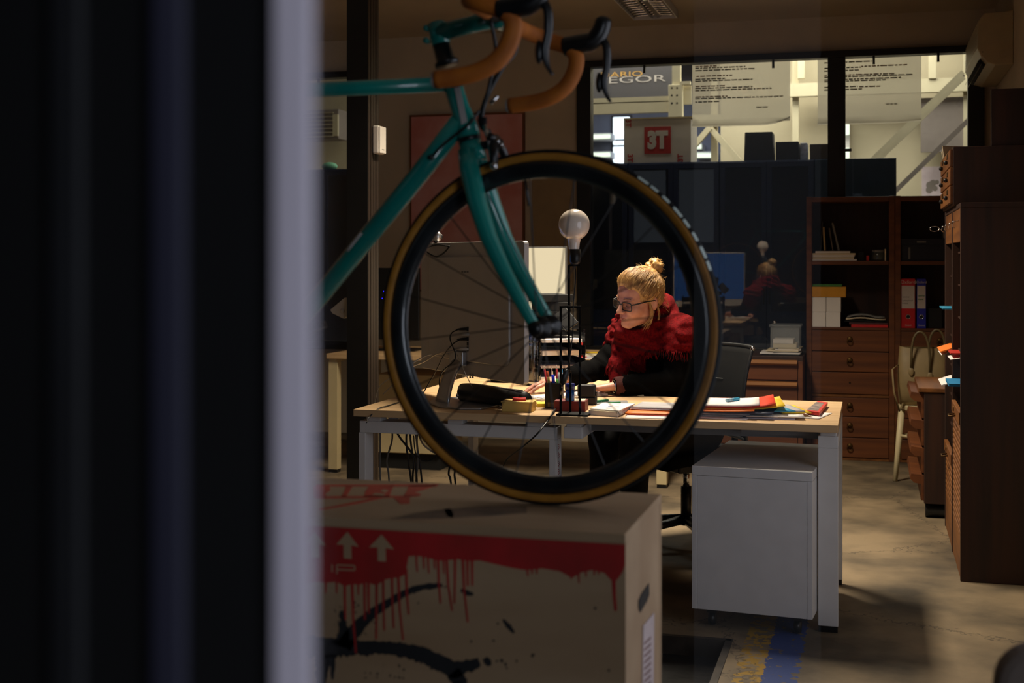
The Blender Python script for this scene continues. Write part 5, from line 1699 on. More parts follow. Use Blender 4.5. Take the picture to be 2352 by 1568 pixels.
# computer mount, cables
MB().tube(smooth([B(-0.060, 0.580, 0.0), B(-0.055, 0.545, -0.01), B(-0.075, 0.505, -0.012), B(-0.110, 0.445, -0.012), B(-0.128, 0.392, -0.006), B(-0.110, 0.37, -0.003)]), 0.0055, 8).build('brake_cable', MT['cable'], bk)
MB().tube(smooth([B(-0.088, 0.575, -0.06), B(-0.085, 0.52, -0.04), B(-0.105, 0.46, -0.02), B(-0.122, 0.405, -0.012), B(-0.120, 0.385, -0.006)]), 0.0034, 8).build('gear_cable', MT['cable'], bk)
MB().tube(smooth([B(-0.062, 0.570, 0.01), B(-0.060, 0.520, 0.0), B(-0.105, 0.480, -0.022), B(-0.165, 0.462, -0.024), B(-0.185, 0.462, -0.02)]), 0.0032, 8).build('gear_cable', MT['cable'], bk)
MB().tube(smooth([B(-0.125, 0.412, -0.02), B(-0.145, 0.385, -0.026), B(-0.195, 0.350, -0.024), B(-0.222, 0.325, -0.022)]), 0.0025, 8).build('gear_cable', MT['cable'], bk)
MB().tube([B(-0.105, 0.425, -0.012), B(-0.092, 0.440, -0.012)], 0.004, 8).build('cable_adjuster', MT['chrome'], bk)
# front brake caliper
bc = MB()
bc.tube(smooth([B(-0.105, 0.362, 0.02), B(-0.098, 0.352, -0.010), B(-0.092, 0.330, -0.030), B(-0.092, 0.305, -0.030)], 4), 0.0085, 10)
bc.tube(smooth([B(-0.105, 0.362, -0.02), B(-0.098, 0.352, 0.010), B(-0.092, 0.330, 0.030), B(-0.092, 0.305, 0.030)], 4), 0.0085, 10)
bc.tube([B(-0.150, 0.345, 0), B(-0.085, 0.350, 0)], 0.009, 10)
bc = bc.build('brake_caliper', MT['black_comp'], bk)
MB().tube([B(-0.118, 0.385, -0.012), B(-0.106, 0.352, -0.016), B(-0.100, 0.315, -0.02)], 0.0045, 8).build('caliper_arm', MT['chrome'], bc)
MB().sphere(B(-0.088, 0.304, -0.041), 0.0075, (1, 1, 1), 12, 8).build('caliper_bolt', MT['chrome'], bc)
MB().tube([B(-0.125, 0.398, -0.006), B(-0.120, 0.382, -0.006)], [0.010, 0.006], 10).build('cable_boot', MT['rubber'], bc)
for z in (0.345, 0.352):
    MB().sphere(B(-0.080 - (z - 0.345), z, -0.022), 0.004, (1, 1, 1), 8, 6).build('pinch_bolt', MT['chrome'], bc)
MB().tube(smooth([B(-0.40, 0.145, -0.026), B(-0.37, 0.18, -0.024)], 3), 0.003, 6).build('cable_stop', MT['silver_ink'], bk)
MB().sphere(B(-0.222, 0.325, -0.024), 0.006, (1, 1, 1), 8, 6).build('cable_stop', MT['black_comp'], bk)
# ------------------------------------------------------------------ large monitor on the left desk
ZT = TOP + 0.0004
mo = thing('monitor', 'large aluminium backed computer monitor turned towards the woman', 'monitor', (-1.6, 5.08, TOP))
A0, A1 = Vector((-1.278, 4.782, 0)), Vector((-1.926, 5.433, 0))
dv = (A1 - A0).normalized()
nv = Vector((-dv.y, dv.x, 0))             # towards the screen side or away
if nv.x < 0:
    nv = -nv
WID = (A1 - A0).length
MZ0, MZ1 = 0.845, 1.398
MM_ = Matrix((dv, Vector((0, 0, 1)), dv.cross(Vector((0, 0, 1))))).transposed().to_4x4()
MM_.translation = Vector((A0.x, A0.y, MZ0))
zs = 1 if (MM_.to_3x3() @ Vector((0, 0, 1))).dot(nv) > 0 else -1     # local z sign of the screen side
MT['mon_back'] = mat('satin_aluminium', (196, 190, 184), 0.35, metal=0.0, var=0.03, coat=0.15)
hgt = MZ1 - MZ0


def rrect(x0, x1, y0, y1, r, n=5):
    pts = []
    for cx_, cy_, a0 in ((x1 - r, y0 + r, -90), (x1 - r, y1 - r, 0), (x0 + r, y1 - r, 90), (x0 + r, y0 + r, 180)):
        for k in range(n + 1):
            a = math.radians(a0 + 90 * k / n)
            pts.append((cx_ + r * math.cos(a), cy_ + r * math.sin(a)))
    return pts


MB().prism(rrect(0, WID, 0, hgt, 0.018), MM_, zs * 0.022).build('screen_housing', MT['mon_back'], mo, bevel=0.003)
MT['screen_blue'] = emit('lit_screen_blue', (40, 110, 190), 1.1)
MB().prism(rrect(0.012, WID - 0.012, 0.07, hgt - 0.012, 0.006), MM_ @ Matrix.Translation((0, 0, zs * 0.0222)), zs * 0.001).build('screen', MT['screen_blue'], mo)
# rear bulge, edge strip
MB().prism(rrect(0.10, WID - 0.10, 0.06, hgt - 0.06, 0.05), MM_ @ Matrix.Translation((0, 0, 0)), -zs * 0.012).build('rear_bulge', MT['mon_back'], mo, bevel=0.008, seg=3)


def mp(px, py, off=0.013):
    """pixel -> rear plane of the monitor (pushed out by off)"""
    o = Vector((0, 0, EYE))
    r = ray(px, py)
    p0 = Vector((A0.x, A0.y, MZ0)) - nv * off
    t = (p0 - o).dot(nv) / r.dot(nv)
    return o + r * t


# ports and plugs
m = MB()
for (py0, py1) in ((750, 760), (763, 770), (773, 783), (785, 793), (796, 806)):
    m.slab([mp(1073, py0), mp(1076, py0), mp(1076, py1), mp(1073, py1)], -nv * 0.002)
m.build('port', MT['black_plastic'], mo)
for (px, py, mt, ln) in ((1062, 755, MT['black_plastic'], 14), (1066, 767, MT['white_plastic'], 8), (1064, 778, MT['black_plastic'], 14), (1064, 801, MT['white_plastic'], 16)):
    a, b = mp(px + 12, py), mp(px - ln / 2, py + 1)
    MB().tube([a, a.lerp(b, 0.6) - nv * 0.012, b - nv * 0.014], [0.008, 0.007, 0.003], 8, flat=(1, 0.6)).build('plug', mt, mo)
m = MB()
for k, (px, py) in enumerate(((1060, 622), (1066, 622), (1072, 622), (1078, 858), (1084, 858), (1084, 864), (1078, 864))):
    m.slab([mp(px, py), mp(px + 4, py), mp(px + 4, py + 4), mp(px, py + 4)], -nv * 0.0006)
m.build('printed_marks', MT['grey_plastic'], mo)
# stand
fp_ = [PZ(*q, ZT) for q in ((984, 927), (1008, 936), (1055, 941), (1105, 941), (1148, 932), (1128, 921), (1060, 914), (1000, 916))]
MB().slab(fp_, (0, 0, 0.007)).build('stand_foot', MT['alu'], mo, bevel=0.003)
n0, n1 = PZ(1013, 924, ZT + 0.006), mp(1052, 822, 0.02)
n1 = n1 + nv * 0.0
P = []
for k in range(7):
    u = k / 6
    c_ = n0.lerp(n1, u) + nv * (-0.012 * math.sin(math.pi * u))
    P.append([c_ + dv * (0.055 * w_ * (1 - 0.25 * u)) + nv * 0.006 * w_ * w_ for w_ in np.linspace(-1, 1, 7)])
MB().grid(P).build('neck', MT['alu'], mo, solid=0.010)
bx('hinge_plate', MT['alu'], mo, -0.06, 0.06, -0.03, 0.03, -0.012, 0.012, bevel=0.004, M=Matrix.Translation(n1) @ MM_.to_3x3().to_4x4())
# webcam on top
wc = thing('webcam', 'small silver webcam clipped on the large monitor', 'webcam', mp(1002, 560))
c = mp(1004, 543, -0.01)
MB().sphere(c, 0.022, (0.9, 0.9, 1.1), 16, 10).build('camera_body', MT['alu'], wc)
MB().sphere(c + Vector((0.008, 0.020, 0)), 0.012, (1, 0.6, 1), 12, 8).build('lens', MT['black_plastic'], wc)
bs_ = Vector((c.x, c.y, MZ1 + 0.001))
MB().tube([c + Vector((-0.006, 0, -0.018)), bs_ + Vector((-0.012, 0, 0.004))], 0.010, 10).build('camera_neck', MT['black_plastic'], wc)
MB().tube(smooth([mp(974, 571, 0.02), mp(985, 582, 0.022), mp(1003, 589, 0.022), mp(1020, 580, 0.022), mp(1032, 566, 0.02)], 4), 0.0035, 8).tube(smooth([mp(974, 571, 0.02), mp(1003, 562, 0.008), mp(1032, 566, 0.02)], 4), 0.0035, 8).build('camera_clip', MT['black_plastic'], wc)


# ------------------------------------------------------------------ cables
def cable(pts, r, m, label, g='desk cables'):
    return tag(MB().tube(smooth(pts, 6), r, 7).build('cable', m), label, 'cable', g)


MT['white_cable'] = mat('white_cable', (190, 182, 170), 0.5)
MT['grey_cable'] = mat('grey_cable', (110, 106, 100), 0.5)
cable([mp(1054, 756, 0.03), mp(1038, 764, 0.05), mp(1034, 780, 0.05), mp(1046, 822, 0.05), mp(1015, 855, 0.06), mp(1010, 890, 0.07), PZ(1030, 921, ZT + 0.004)], 0.0026, MT['black_plastic'], 'black cable looping from the upper monitor plug')
cable([mp(1056, 780, 0.03), mp(1040, 790, 0.045), mp(1020, 815, 0.045), mp(1002, 850, 0.05), mp(985, 880, 0.05), PZ(968, 910, ZT + 0.004)], 0.0026, MT['black_plastic'], 'black cable running left from the lower monitor plug')
cable([mp(1048, 805, 0.03), mp(1005, 812, 0.05), mp(975, 830, 0.05), PD(930, 850, 5.5), PD(905, 880, 5.5), PZ(880, 905, ZT + 0.003)], 0.0026, MT['white_cable'], 'white cable leaving the monitor to the left')
cable([mp(1030, 812, 0.03), mp(985, 815, 0.06), PD(950, 832, 5.4), PD(905, 862, 5.6), PD(870, 890, 5.9), PD(860, 930, 6.0)], 0.0026, MT['white_cable'], 'lower white cable leaving the monitor to the left')
cable([mp(1050, 815, 0.04), PD(1070, 860, 5.0), PZ(1095, 905, ZT + 0.02), PZ(1120, 922, ZT + 0.003), PZ(1147, 928, ZT + 0.003)], 0.0016, MT['white_cable'], 'thin white cable lying towards the yellow box')
cable([PZ(915, 924, ZT + 0.003), PZ(890, 932, ZT + 0.003), PZ(870, 938, ZT + 0.003), PY(848, 958, 4.70), PD(842, 970, 4.98)], 0.0026, MT['black_plastic'], 'black cable hanging over the left desk edge')
hang = [(873, 990, 873, 1090, 'g', 5.5), (897, 990, 893, 1095, 'g', 5.55), (936, 995, 944, 1105, 'k', 5.5), (941, 995, 948, 1106, 'k', 5.6), (950, 995, 956, 1108, 'g', 5.5), (960, 1000, 969, 1110, 'k', 5.7), (1038, 1050, 1036, 1112, 'k', 5.5), (1046, 1050, 1046, 1112, 'k', 5.55), (905, 990, 955, 1070, 'k', 5.45)]
lbl = ['grey cable hanging leftmost under the left desk', 'second grey cable hanging under the left desk', 'black cable hanging beside the black pair under the desk', 'thicker black cable of the hanging pair under the desk', 'grey cable right of the hanging black pair', 'thin black cable right of the hanging grey one', 'black cable hanging behind the rim of the wheel', 'second black cable hanging behind the wheel rim', 'black cable slanting right under the left desk']
for k, (x0, y0, x1, y1, kind, d) in enumerate(hang):
    a = PD(x0, y0 - 22, d)
    b = PD(x1, y1, d)
    fl_ = Vector((b.x + 0.02, b.y + 0.05, 0.006))
    cable([a, a.lerp(b, 0.3) + Vector((0.012 * math.sin(k * 2.1), 0, 0)), a.lerp(b, 0.7) + Vector((-0.012 * math.sin(k * 1.3), 0, 0)), b, Vector((b.x + 0.01, b.y + 0.02, b.z * 0.35)), fl_, fl_ + Vector((0.18 + 0.02 * k, 0.1, 0))], 0.0045 if kind == 'k' else 0.004, MT['cable'] if kind == 'k' else MT['grey_cable'], lbl[k], 'cables hanging under the desk')
cable([PD(960, 992, 5.6), PD(972, 1020, 5.5), PD(1000, 1040, 5.5), PD(1025, 1042, 5.6)], 0.004, MT['white_cable'], 'white cable curving under the left desk')
cable([PD(950, 1000, 5.4), PD(955, 1040, 5.4), PD(975, 1058, 5.4), PD(998, 1050, 5.4), PD(1002, 1030, 5.4), PD(985, 1000, 5.4)], 0.0026, MT['black_plastic'], 'thin black cable in a loop under the left desk')

# ------------------------------------------------------------------ globe lamp
MT['wire_black'] = mat('matte_black_wire', (8, 8, 8), 0.7, spec=0.15)
lp = thing('globe_lamp', 'table lamp with large white globe bulb on black wire frames', 'lamp', (-1.075, 4.775, TOP))
lx, ly = -1.075, 4.775
bx('base_plate', MT['wire_black'], lp, lx - 0.062, lx + 0.058, 4.717, 4.806, ZT, ZT + 0.007, bevel=0.001)
zl = 1.148
xa, xb = PY(1288, 900, 4.735).x, PY(1332, 900, 4.735).x
r_ = 0.0038
m = MB()
m.beam((xa, 4.735, ZT + 0.006), (xa, 4.735, zl), 2 * r_, 2 * r_).beam((xb, 4.735, ZT + 0.006), (xb, 4.735, zl), 2 * r_, 2 * r_).beam((xa - r_, 4.735, zl), (xb + r_, 4.735, zl), 2 * r_, 2 * r_)
m.build('lower_wire_frame', MT['wire_black'], lp)
xr = PY(1307, 700, 4.775).x
zu = PY(1310, 609, 4.775).z
m = MB()
m.beam((xr, 4.775, 0.90), (xr, 4.775, zu), 2 * r_, 2 * r_).beam((xr, 4.775, zu), (xr + 0.045, 4.775, zu), 2 * r_, 2 * r_)
m.beam((xr, 4.775, zl), (xr, 4.735, zl), 2 * r_, 2 * r_).beam((xr, 4.775, 0.90), (xr, 4.797, 0.90), 2 * r_, 2 * r_).beam((xr, 4.797, 0.90), (xr, 4.797, ZT + 0.006), 2 * r_, 2 * r_)
m.build('upper_wire_frame', MT['wire_black'], lp)
bc_ = PY(1321, 590, 4.775)
zb0, zb1 = PY(1321, 607, 4.775).z, PY(1321, 572, 4.775).z
MB().lathe([(0, zb0), (0.016, zb0), (0.021, zb0 + 0.012), (0.0205, zb1), (0, zb1)], Matrix.Translation((bc_.x, 4.775, 0)), 20).build('lamp_socket', MT['black_plastic'], lp)
gc = PY(1316.5, 516, 4.775)
R_ = 36.5 * 4.84 / FPX
MT['opal'] = mat('opal_glass', (242, 228, 214), 0.12, var=0.01, coat=0.6)
pr = []
for k in range(25):
    t = math.pi * k / 24 * 0.86
    pr.append((R_ * math.sin(t), gc.z + R_ * math.cos(t)))
pr += [(0.0215, zb1 + 0.022), (0.0205, zb1 + 0.010), (0.0195, zb1)]
MB().lathe(pr, Matrix.Translation((bc_.x - 0.004, 4.775, 0)), 32).build('globe_bulb', MT['opal'], lp)
sw = PD(1296, 866, 4.80)
MB().tube(smooth([PD(1321, 612, 4.84), PD(1322, 640, 4.82), PD(1317, 700, 4.80), PD(1316, 760, 4.80), PD(1309, 820, 4.80), PD(1304, 845, 4.80)], 6), 0.0022, 8).build('lamp_cord', MT['black_plastic'], lp)
a, b = PD(1304, 848, 4.80), PD(1291, 884, 4.80)
MB().tube([a, a.lerp(b, 0.15), a.lerp(b, 0.5), a.lerp(b, 0.85), b], [0.004, 0.013, 0.0145, 0.013, 0.005], 12, flat=(1, 0.6)).build('cord_switch', MT['black_plastic'], lp)
MB().tube(smooth([b, PD(1290, 900, 4.78), PZ(1285, 925, TOP + 0.02), PZ(1268, 950, TOP + 0.006), PY(1258, 966, 4.700), PD(1232, 998, 4.78), PD(1195, 1030, 4.95), PD(1160, 1060, 5.2), PD(1140, 1120, 5.5)], 6), 0.0032, 8).build('lamp_cord', MT['black_plastic'], lp)


# ------------------------------------------------------------------ small things on the desks
def Dz(px, py, z=TOP):
    return PZ(px, py, z)


def quad_box(name, corners, h, m, label, cat, z=None, group=None, bevel=0.0015):
    """corners: four pixels of the footprint on the surface at height z"""
    z = ZT if z is None else z
    ps = [Vector((p.x, p.y, z)) for p in (PZ(*c_, z) for c_ in corners)]
    return tag(MB().slab(ps, (0, 0, h)).build(name, m, bevel=bevel), label, cat, group)


def rbox(name, px, py, w, d, h, rot, m, label, cat, z=None, group=None, bevel=0.0015, anchor='front'):
    """box whose front bottom edge centre shows at the pixel"""
    z = ZT if z is None else z
    p = PZ(px, py, z)
    M_ = rotz(math.radians(rot), (p.x, p.y, z))
    return tag(MB().box(-w / 2, w / 2, 0, d, 0, h, M_).build(name, m, bevel=bevel), label, cat, group), M_


# black soft case
cs = thing('instrument_case', 'long black soft case lying in front of the monitor', 'case', Dz(1130, 905))
pts = smooth([PZ(1056, 895, TOP + 0.05), PZ(1085, 897, TOP + 0.05), PZ(1140, 905, TOP + 0.048), PZ(1190, 912, TOP + 0.045), PZ(1206, 915, TOP + 0.045)], 5)
for p in pts:
    p.z = TOP + 0.041
n_ = len(pts)
rs_ = [0.030 + 0.010 * math.sin(math.pi * min(1, (k + 2) / n_ * 1.2)) for k in range(n_)]
rs_[0], rs_[-1] = 0.022, 0.030
MB().tube(pts, [min(0.0405, r) for r in rs_], 16).build('case_body', MT['black_plastic'], cs)
MB().tube([p + Vector((0, -0.012, 0.034)) for p in pts[2:-2]], 0.003, 6).build('zip', MT['grey_plastic'], cs)
MB().sphere(pts[2] + Vector((-0.015, -0.03, -0.01)), 0.008, n=8, m=6).build('buckle', MT['chrome'], cs)
# keyboard and papers under the hand
kb = thing('keyboard', 'pale keyboard under the right hand on the left desk', 'keyboard', Dz(1225, 905))
kp = [Dz(1165, 893), Dz(1195, 886), Dz(1275, 905), Dz(1243, 912)]
K0 = Vector((-1.245, 5.36, ZT))
KMt = rotz(math.radians(52), K0)
bx('key_plate', MT['white_plastic'], kb, -0.18, 0.18, -0.06, 0.06, 0, 0.010, bevel=0.003, M=KMt)
for r in range(5):
    for c_ in range(14):
        kb_ = MB().box(-0.172 + c_ * 0.0247, -0.172 + c_ * 0.0247 + 0.0215, -0.052 + r * 0.0212, -0.052 + r * 0.0212 + 0.018, 0.0102, 0.0135, KMt)
        kb_.build('key', MT['paper'], kb)
rbox('paper_sheet', 1238, 918, 0.13, 0.10, 0.0008, 20, MT['paper'], 'white sheet behind the yellow box', 'paper', bevel=0)
# yellow box with red case
ob, M1 = rbox('storage_box', 1187, 946, 0.118, 0.085, 0.036, 3, mat('pale_yellow_card', (206, 172, 92), 0.7), 'pale yellow lidded box at the desk edge', 'box')
tag(MB().box(-0.062, 0.062, -0.004, 0.092, 0.0365, 0.0395, M1).build('box_lid', mat('pale_yellow_lid', (214, 180, 100), 0.7)), 'flat lid resting on the pale yellow box', 'lid')
M2 = M1 @ Matrix.Translation((0.0, 0.03, 0.040)) @ Matrix.Rotation(0.25, 4, 'Z')
tag(MB().box(-0.022, 0.030, 0, 0.035, 0, 0.010, M2).build('staple_box', mat('red_plastic', (190, 30, 26), 0.35), bevel=0.002), 'small red box on the pale yellow box', 'box')
tag(MB().box(-0.038, 0.038, 0, 0.076, 0, 0.014, rotz(0.3, Dz(1256, 935) + Vector((0.0, 0.0, 0.0004)))).build('sticky_notes', mat('yellow_note', (240, 210, 60), 0.7)), 'yellow sticky note pad behind the pen cup', 'note pad')
# pen cup
pcx = Dz(1269, 938)
cup = thing('pen_cup', 'black square pen cup with a price sticker', 'pen cup', (pcx.x, pcx.y, ZT))
hc = 0.100
PCM = rotz(0.12, (pcx.x, pcx.y + 0.03, ZT))
m = MB()
w2 = 0.034
for r in ((-w2, w2, -w2, -w2 + 0.002), (-w2, w2, w2 - 0.002, w2), (-w2, -w2 + 0.002, -w2, w2), (w2 - 0.002, w2, -w2, w2)):
    m.box(r[0], r[1], r[2], r[3], 0, hc, PCM)
m.box(-w2, w2, -w2, w2, 0, 0.003, PCM)
m.build('cup_body', MT['black_plastic'], cup)
bx('price_sticker', mat('grey_sticker', (110, 96, 66), 0.6), cup, -0.022, 0.004, -w2 - 0.0006, -w2, 0.006, 0.024, M=PCM)
pens = [((1244, 838), (0.2, 0.1), (120, 116, 112), 'grey metal ruler standing in the pen cup', 0.0045), ((1249, 836), (-0.4, -0.2), (170, 30, 26), 'red pencil at the left of the pen cup', 0.0042), ((1267, 841), (0.0, 0.4), (220, 190, 150), 'pale sharpened pencil in the pen cup', 0.0038), ((1278, 835), (0.3, 0.4), (160, 28, 30), 'dark red pencil at the right of the pen cup', 0.0042), ((1270, 860), (0.1, -0.3), (24, 40, 190), 'thick blue pen in the pen cup', 0.0070), ((1257, 852), (-0.1, 0.1), (214, 92, 30), 'orange pen in the pen cup', 0.0045), ((1259, 866), (-0.2, -0.4), (190, 150, 60), 'brass topped pen in the pen cup', 0.0060), ((1283, 855), (0.5, 0.0), (200, 200, 196), 'white pen at the right of the pen cup', 0.0045), ((1290, 848), (0.6, 0.2), (70, 140, 190), 'light blue pen leaning out of the pen cup', 0.0045), ((1280, 870), (0.4, -0.5), (90, 170, 50), 'green tipped pen low in the pen cup', 0.0040)]
for k, ((px, py), (ux, uy), col, lb, r) in enumerate(pens):
    base = PCM @ Vector((ux * 0.04, uy * 0.04, 0.004))
    d_ = (base - Vector((0, 0, 0))).y * math.cos(YAW) - base.x * math.sin(YAW)
    tip = PD(px, py, d_)
    t = thing('pencil' if k in (1, 2, 3) else ('ruler' if k == 0 else 'pen'), lb, 'ruler' if k == 0 else 'pen', base, 'pens in the cup')
    mm = mat('pen_colour_%d' % k, col, 0.35)
    dirv = (tip - base)
    if k == 0:
        MB().beam(base, tip, 0.012, 0.0015).build('ruler_blade', mm, t)
    elif k in (1, 2, 3):
        MB().tube([base, base + dirv * 0.88], r, 6).build('barrel', mm, t)
        MB().tube([base + dirv * 0.88, base + dirv * 0.97], [r, 0.001], 6).build('wooden_tip', MT['paper_warm'], t)
        MB().tube([base + dirv * 0.965, tip], [0.0012, 0.0004], 6).build('lead', MT['black_plastic'], t)
    else:
        MB().tube([base, base + dirv * 0.62], r * 0.9, 10).build('barrel', mm, t)
        MB().tube([base + dirv * 0.62, tip], [r, r * 0.92], 10).build('cap', mm, t)
# dark red box with sharpener canister
ob, M3 = rbox('storage_box', 1308, 945, 0.122, 0.095, 0.040, 5, mat('maroon_card', (112, 26, 24), 0.55), 'dark red box under the lamp frame', 'box')
M3z = M3 @ Matrix.Translation((0, 0, 0.0403))
tag(MB().box(-0.02, 0.055, 0.02, 0.09, 0, 0.0012, M3z).build('note_card', MT['paper_warm']), 'cream card on the dark red box', 'card')
sc0 = M3z @ Vector((0.0, 0.012, 0.0))
shp = thing('pencil_sharpener', 'translucent blue sharpener canister on the dark red box', 'sharpener', sc0)
MT['blue_clear'] = mat('translucent_blue', (14, 50, 130), 0.2, c2=(20, 100, 160), scale=40)
MB().lathe([(0, 0), (0.0165, 0), (0.0185, 0.004), (0.0175, 0.025), (0.0165, 0.043), (0, 0.043)], Matrix.Translation(sc0), 20).build('canister', MT['blue_clear'], shp)
MB().lathe([(0, 0.0435), (0.0195, 0.0435), (0.0195, 0.064), (0.0175, 0.067), (0, 0.067)], Matrix.Translation(sc0), 20).build('lid', mat('dark_blue_plastic', (20, 28, 110), 0.3), shp)
# self inking stamp
p = Dz(1345, 931)
SM = rotz(0.12, (p.x, p.y + 0.02, ZT))
st = thing('rubber_stamp', 'dark grey self inking stamp beside the dark red box', 'stamp', (p.x, p.y, ZT))
MT['stamp_grey'] = mat('dark_grey_plastic', (30, 30, 32), 0.5, spec=0.3)
bx('stamp_base', MT['black_plastic'], st, -0.036, 0.038, 0, 0.05, 0, 0.030, bevel=0.003, M=SM)
bx('stamp_head', MT['stamp_grey'], st, -0.038, 0.034, 0.002, 0.046, 0.031, 0.080, bevel=0.006, M=SM)
bx('stamp_arm', MT['black_plastic'], st, 0.0345, 0.040, 0.01, 0.04, 0.010, 0.052, bevel=0.002, M=SM)
# green pegs
for k, (a, b, lb) in enumerate((((1366, 921), (1396, 918), 'green plastic peg left of the other peg'), ((1398, 925), (1425, 924), 'green plastic peg nearer the spiral books'))):
    zz = TOP + 0.010 + 0.0
    p, q = PZ(*a, zz), PZ(*b, zz)
    t = thing('clothes_peg', lb, 'peg', p, 'green pegs')
    gm = MT.setdefault('green_plastic', mat('green_plastic', (30, 150, 100), 0.4))
    MB().beam(p, q, 0.009, 0.006).build('peg_arm', gm, t)
    MB().beam(p + Vector((0, 0, -0.0065)), q + Vector((0, 0.006, -0.0065)), 0.009, 0.006).build('peg_arm', gm, t)
    MB().tube([p.lerp(q, 0.5) + Vector((0, -0.006, -0.003)), p.lerp(q, 0.5) + Vector((0, 0.007, -0.003))], 0.003, 8).build('spring', MT['chrome'], t)
tag(MB().slab([Vector((x.x, x.y, ZT)) for x in (Dz(1362, 930), Dz(1445, 930), Dz(1440, 921), Dz(1370, 921))], (0, 0, 0.003)).build('paper_sheet', MT['grey_plastic']), 'grey paper under the green pegs', 'paper')
# spiral books
sb = thing('spiral_book', 'thick spiral bound book with brown cover patch', 'book', Dz(1400, 957), 'spiral books')
c4 = [Dz(1352, 953), Dz(1418, 958), Dz(1455, 941), Dz(1380, 940)]
c4 = [Vector((p.x, p.y, ZT)) for p in c4]
MB().slab(c4, (0, 0, 0.017)).build('book_block', MT['paper'], sb)
cen = sum((p for p in c4), Vector()) / 4
MB().slab([cen + (p - cen) * 1.0 + Vector((0, 0, 0.0173)) for p in c4], (0, 0, 0.0012)).build('book_cover', MT['paper_warm'], sb)
MB().slab([cen + (p - cen) * 0.55 + Vector((-0.008, -0.005, 0.0186)) for p in c4], (0, 0, 0.0004)).build('cover_patch', mat('brown_print', (176, 104, 60), 0.7), sb)
for k in range(14):
    u = (k + 0.5) / 14
    p = c4[1].lerp(c4[2], u) + Vector((0, 0, 0.0095))
    ex = (c4[1] - c4[0]).normalized()
    MB().tube([p + ex * (0.010 * math.cos(a) - 0.004) + Vector((0, 0, 0.0095 * math.sin(a))) for a in np.linspace(0, 2 * math.pi, 13)[:-1]], 0.0009, 5, closed=True).build('spiral_ring', MT['chrome'], sb)
sb2 = thing('spiral_book', 'thin white book with orange flowers on the spiral book', 'book', cen, 'spiral books')
c5 = [p + Vector((0.004, 0.008, 0.0195)) for p in c4]
MB().slab(c5, (0, 0, 0.0045)).build('book_block', MT['paper'], sb2, bevel=0.001)
ce5 = sum((p for p in c5), Vector()) / 4
for k, (u, v, r, col) in enumerate(((0.55, 0.2, 0.012, (206, 120, 50)), (0.7, 0.45, 0.010, (214, 150, 70)), (0.45, 0.5, 0.008, (70, 80, 160)), (0.62, 0.75, 0.009, (206, 110, 50)))):
    p = c5[0].lerp(c5[1], u).lerp(c5[3].lerp(c5[2], u), v) + Vector((0, 0, 0.0046))
    MB().lathe([(0, 0), (r, 0), (r, 0.0004), (0, 0.0004)], Matrix.Translation(p), 12).build('printed_flower', mat('flower_%d' % k, col, 0.7), sb2)


# paper heaps on the right desk: loose sheets and folders, each its own object
def leaf(px, py, w, d, rot, z, th, m, label, cat='paper', name='paper_sheet', curl=0.0, g='papers heaped on the right desk', clampx=True):
    p = PZ(px, py, z)
    M_ = rotz(math.radians(rot), (p.x, p.y, z))
    P = []
    for j in range(5):
        v = j / 4
        row = []
        for i in range(9):
            u = i / 8
            dz = curl * (2 * u - 1) ** 2 * max(0.0, u - 0.2) + curl * 0.25 * v * v
            row.append(M_ @ Vector(((u - 0.5) * w, v * d, dz)))
        P.append(row)
    o = MB().grid(P).build(name, m, solid=th)
    return tag(o, label, cat, g)


GREYP = mat('grey_print_paper', (186, 182, 184), 0.8, c2=(150, 146, 150), scale=60, stretch=(0.2, 3, 1))
LILAC = mat('lilac_white_paper', (206, 200, 214), 0.8, var=0.02)
z = ZT + 0.001
leaf(1500, 961, 0.21, 0.16, 4, z, 0.0008, MT['paper'], 'white slip under the orange envelope')
leaf(1500, 954, 0.20, 0.22, -3, z + 0.0022, 0.002, MT['red_card'], 'dark red folder edge under the orange envelope', 'folder', 'paper_folder')
leaf(1500, 951, 0.21, 0.20, 2, z + 0.006, 0.004, MT['orange_card'], 'orange envelope left of the big heap', 'envelope', 'envelope')
leaf(1505, 941, 0.20, 0.22, -4, z + 0.0125, 0.003, LILAC, 'lilac white sheets on the orange envelope')
leaf(1510, 938, 0.20, 0.20, -2, z + 0.017, 0.004, GREYP, 'grey printed stack left of the big heap')
leaf(1590, 955, 0.17, 0.2, 8, z + 0.0005, 0.0015, MT['paper'], 'white sheet lowest at the front of the heap')
leaf(1650, 962, 0.20, 0.2, -6, z + 0.0005, 0.0015, MT['paper'], 'white sheet sticking out under the heap front')
leaf(1762, 962, 0.20, 0.2, 3, z + 0.0008, 0.0012, LILAC, 'lilac white sheet at the right front of the heap')
leaf(1850, 960, 0.10, 0.2, -12, z + 0.0006, 0.0012, MT['paper'], 'white sheet reaching to the right desk edge')
leaf(1640, 955, 0.21, 0.29, 5, z + 0.003, 0.003, MT['paper'], 'white bundle in the lower heap')
leaf(1720, 955, 0.21, 0.29, -8, z + 0.0065, 0.003, LILAC, 'lilac white bundle in the lower heap')
leaf(1780, 957, 0.21, 0.24, 6, z + 0.010, 0.003, MT['paper'], 'white bundle at the right of the lower heap')
leaf(1640, 950, 0.26, 0.30, 2, z + 0.014, 0.006, GREYP, 'grey printed bundle in the middle of the heap')
leaf(1690, 948, 0.26, 0.30, -3, z + 0.0215, 0.005, mat('navy_paper', (40, 48, 70), 0.7), 'dark blue folder in the middle of the heap', 'folder', 'paper_folder')
leaf(1786, 945, 0.14, 0.26, 24, z + 0.0225, 0.003, MT['cyan_card'], 'blue folder corner showing right in the heap', 'folder', 'paper_folder')
leaf(1830, 948, 0.11, 0.24, 18, z + 0.0165, 0.003, MT['yellow_card'], 'yellow folder low at the right of the heap', 'folder', 'paper_folder')
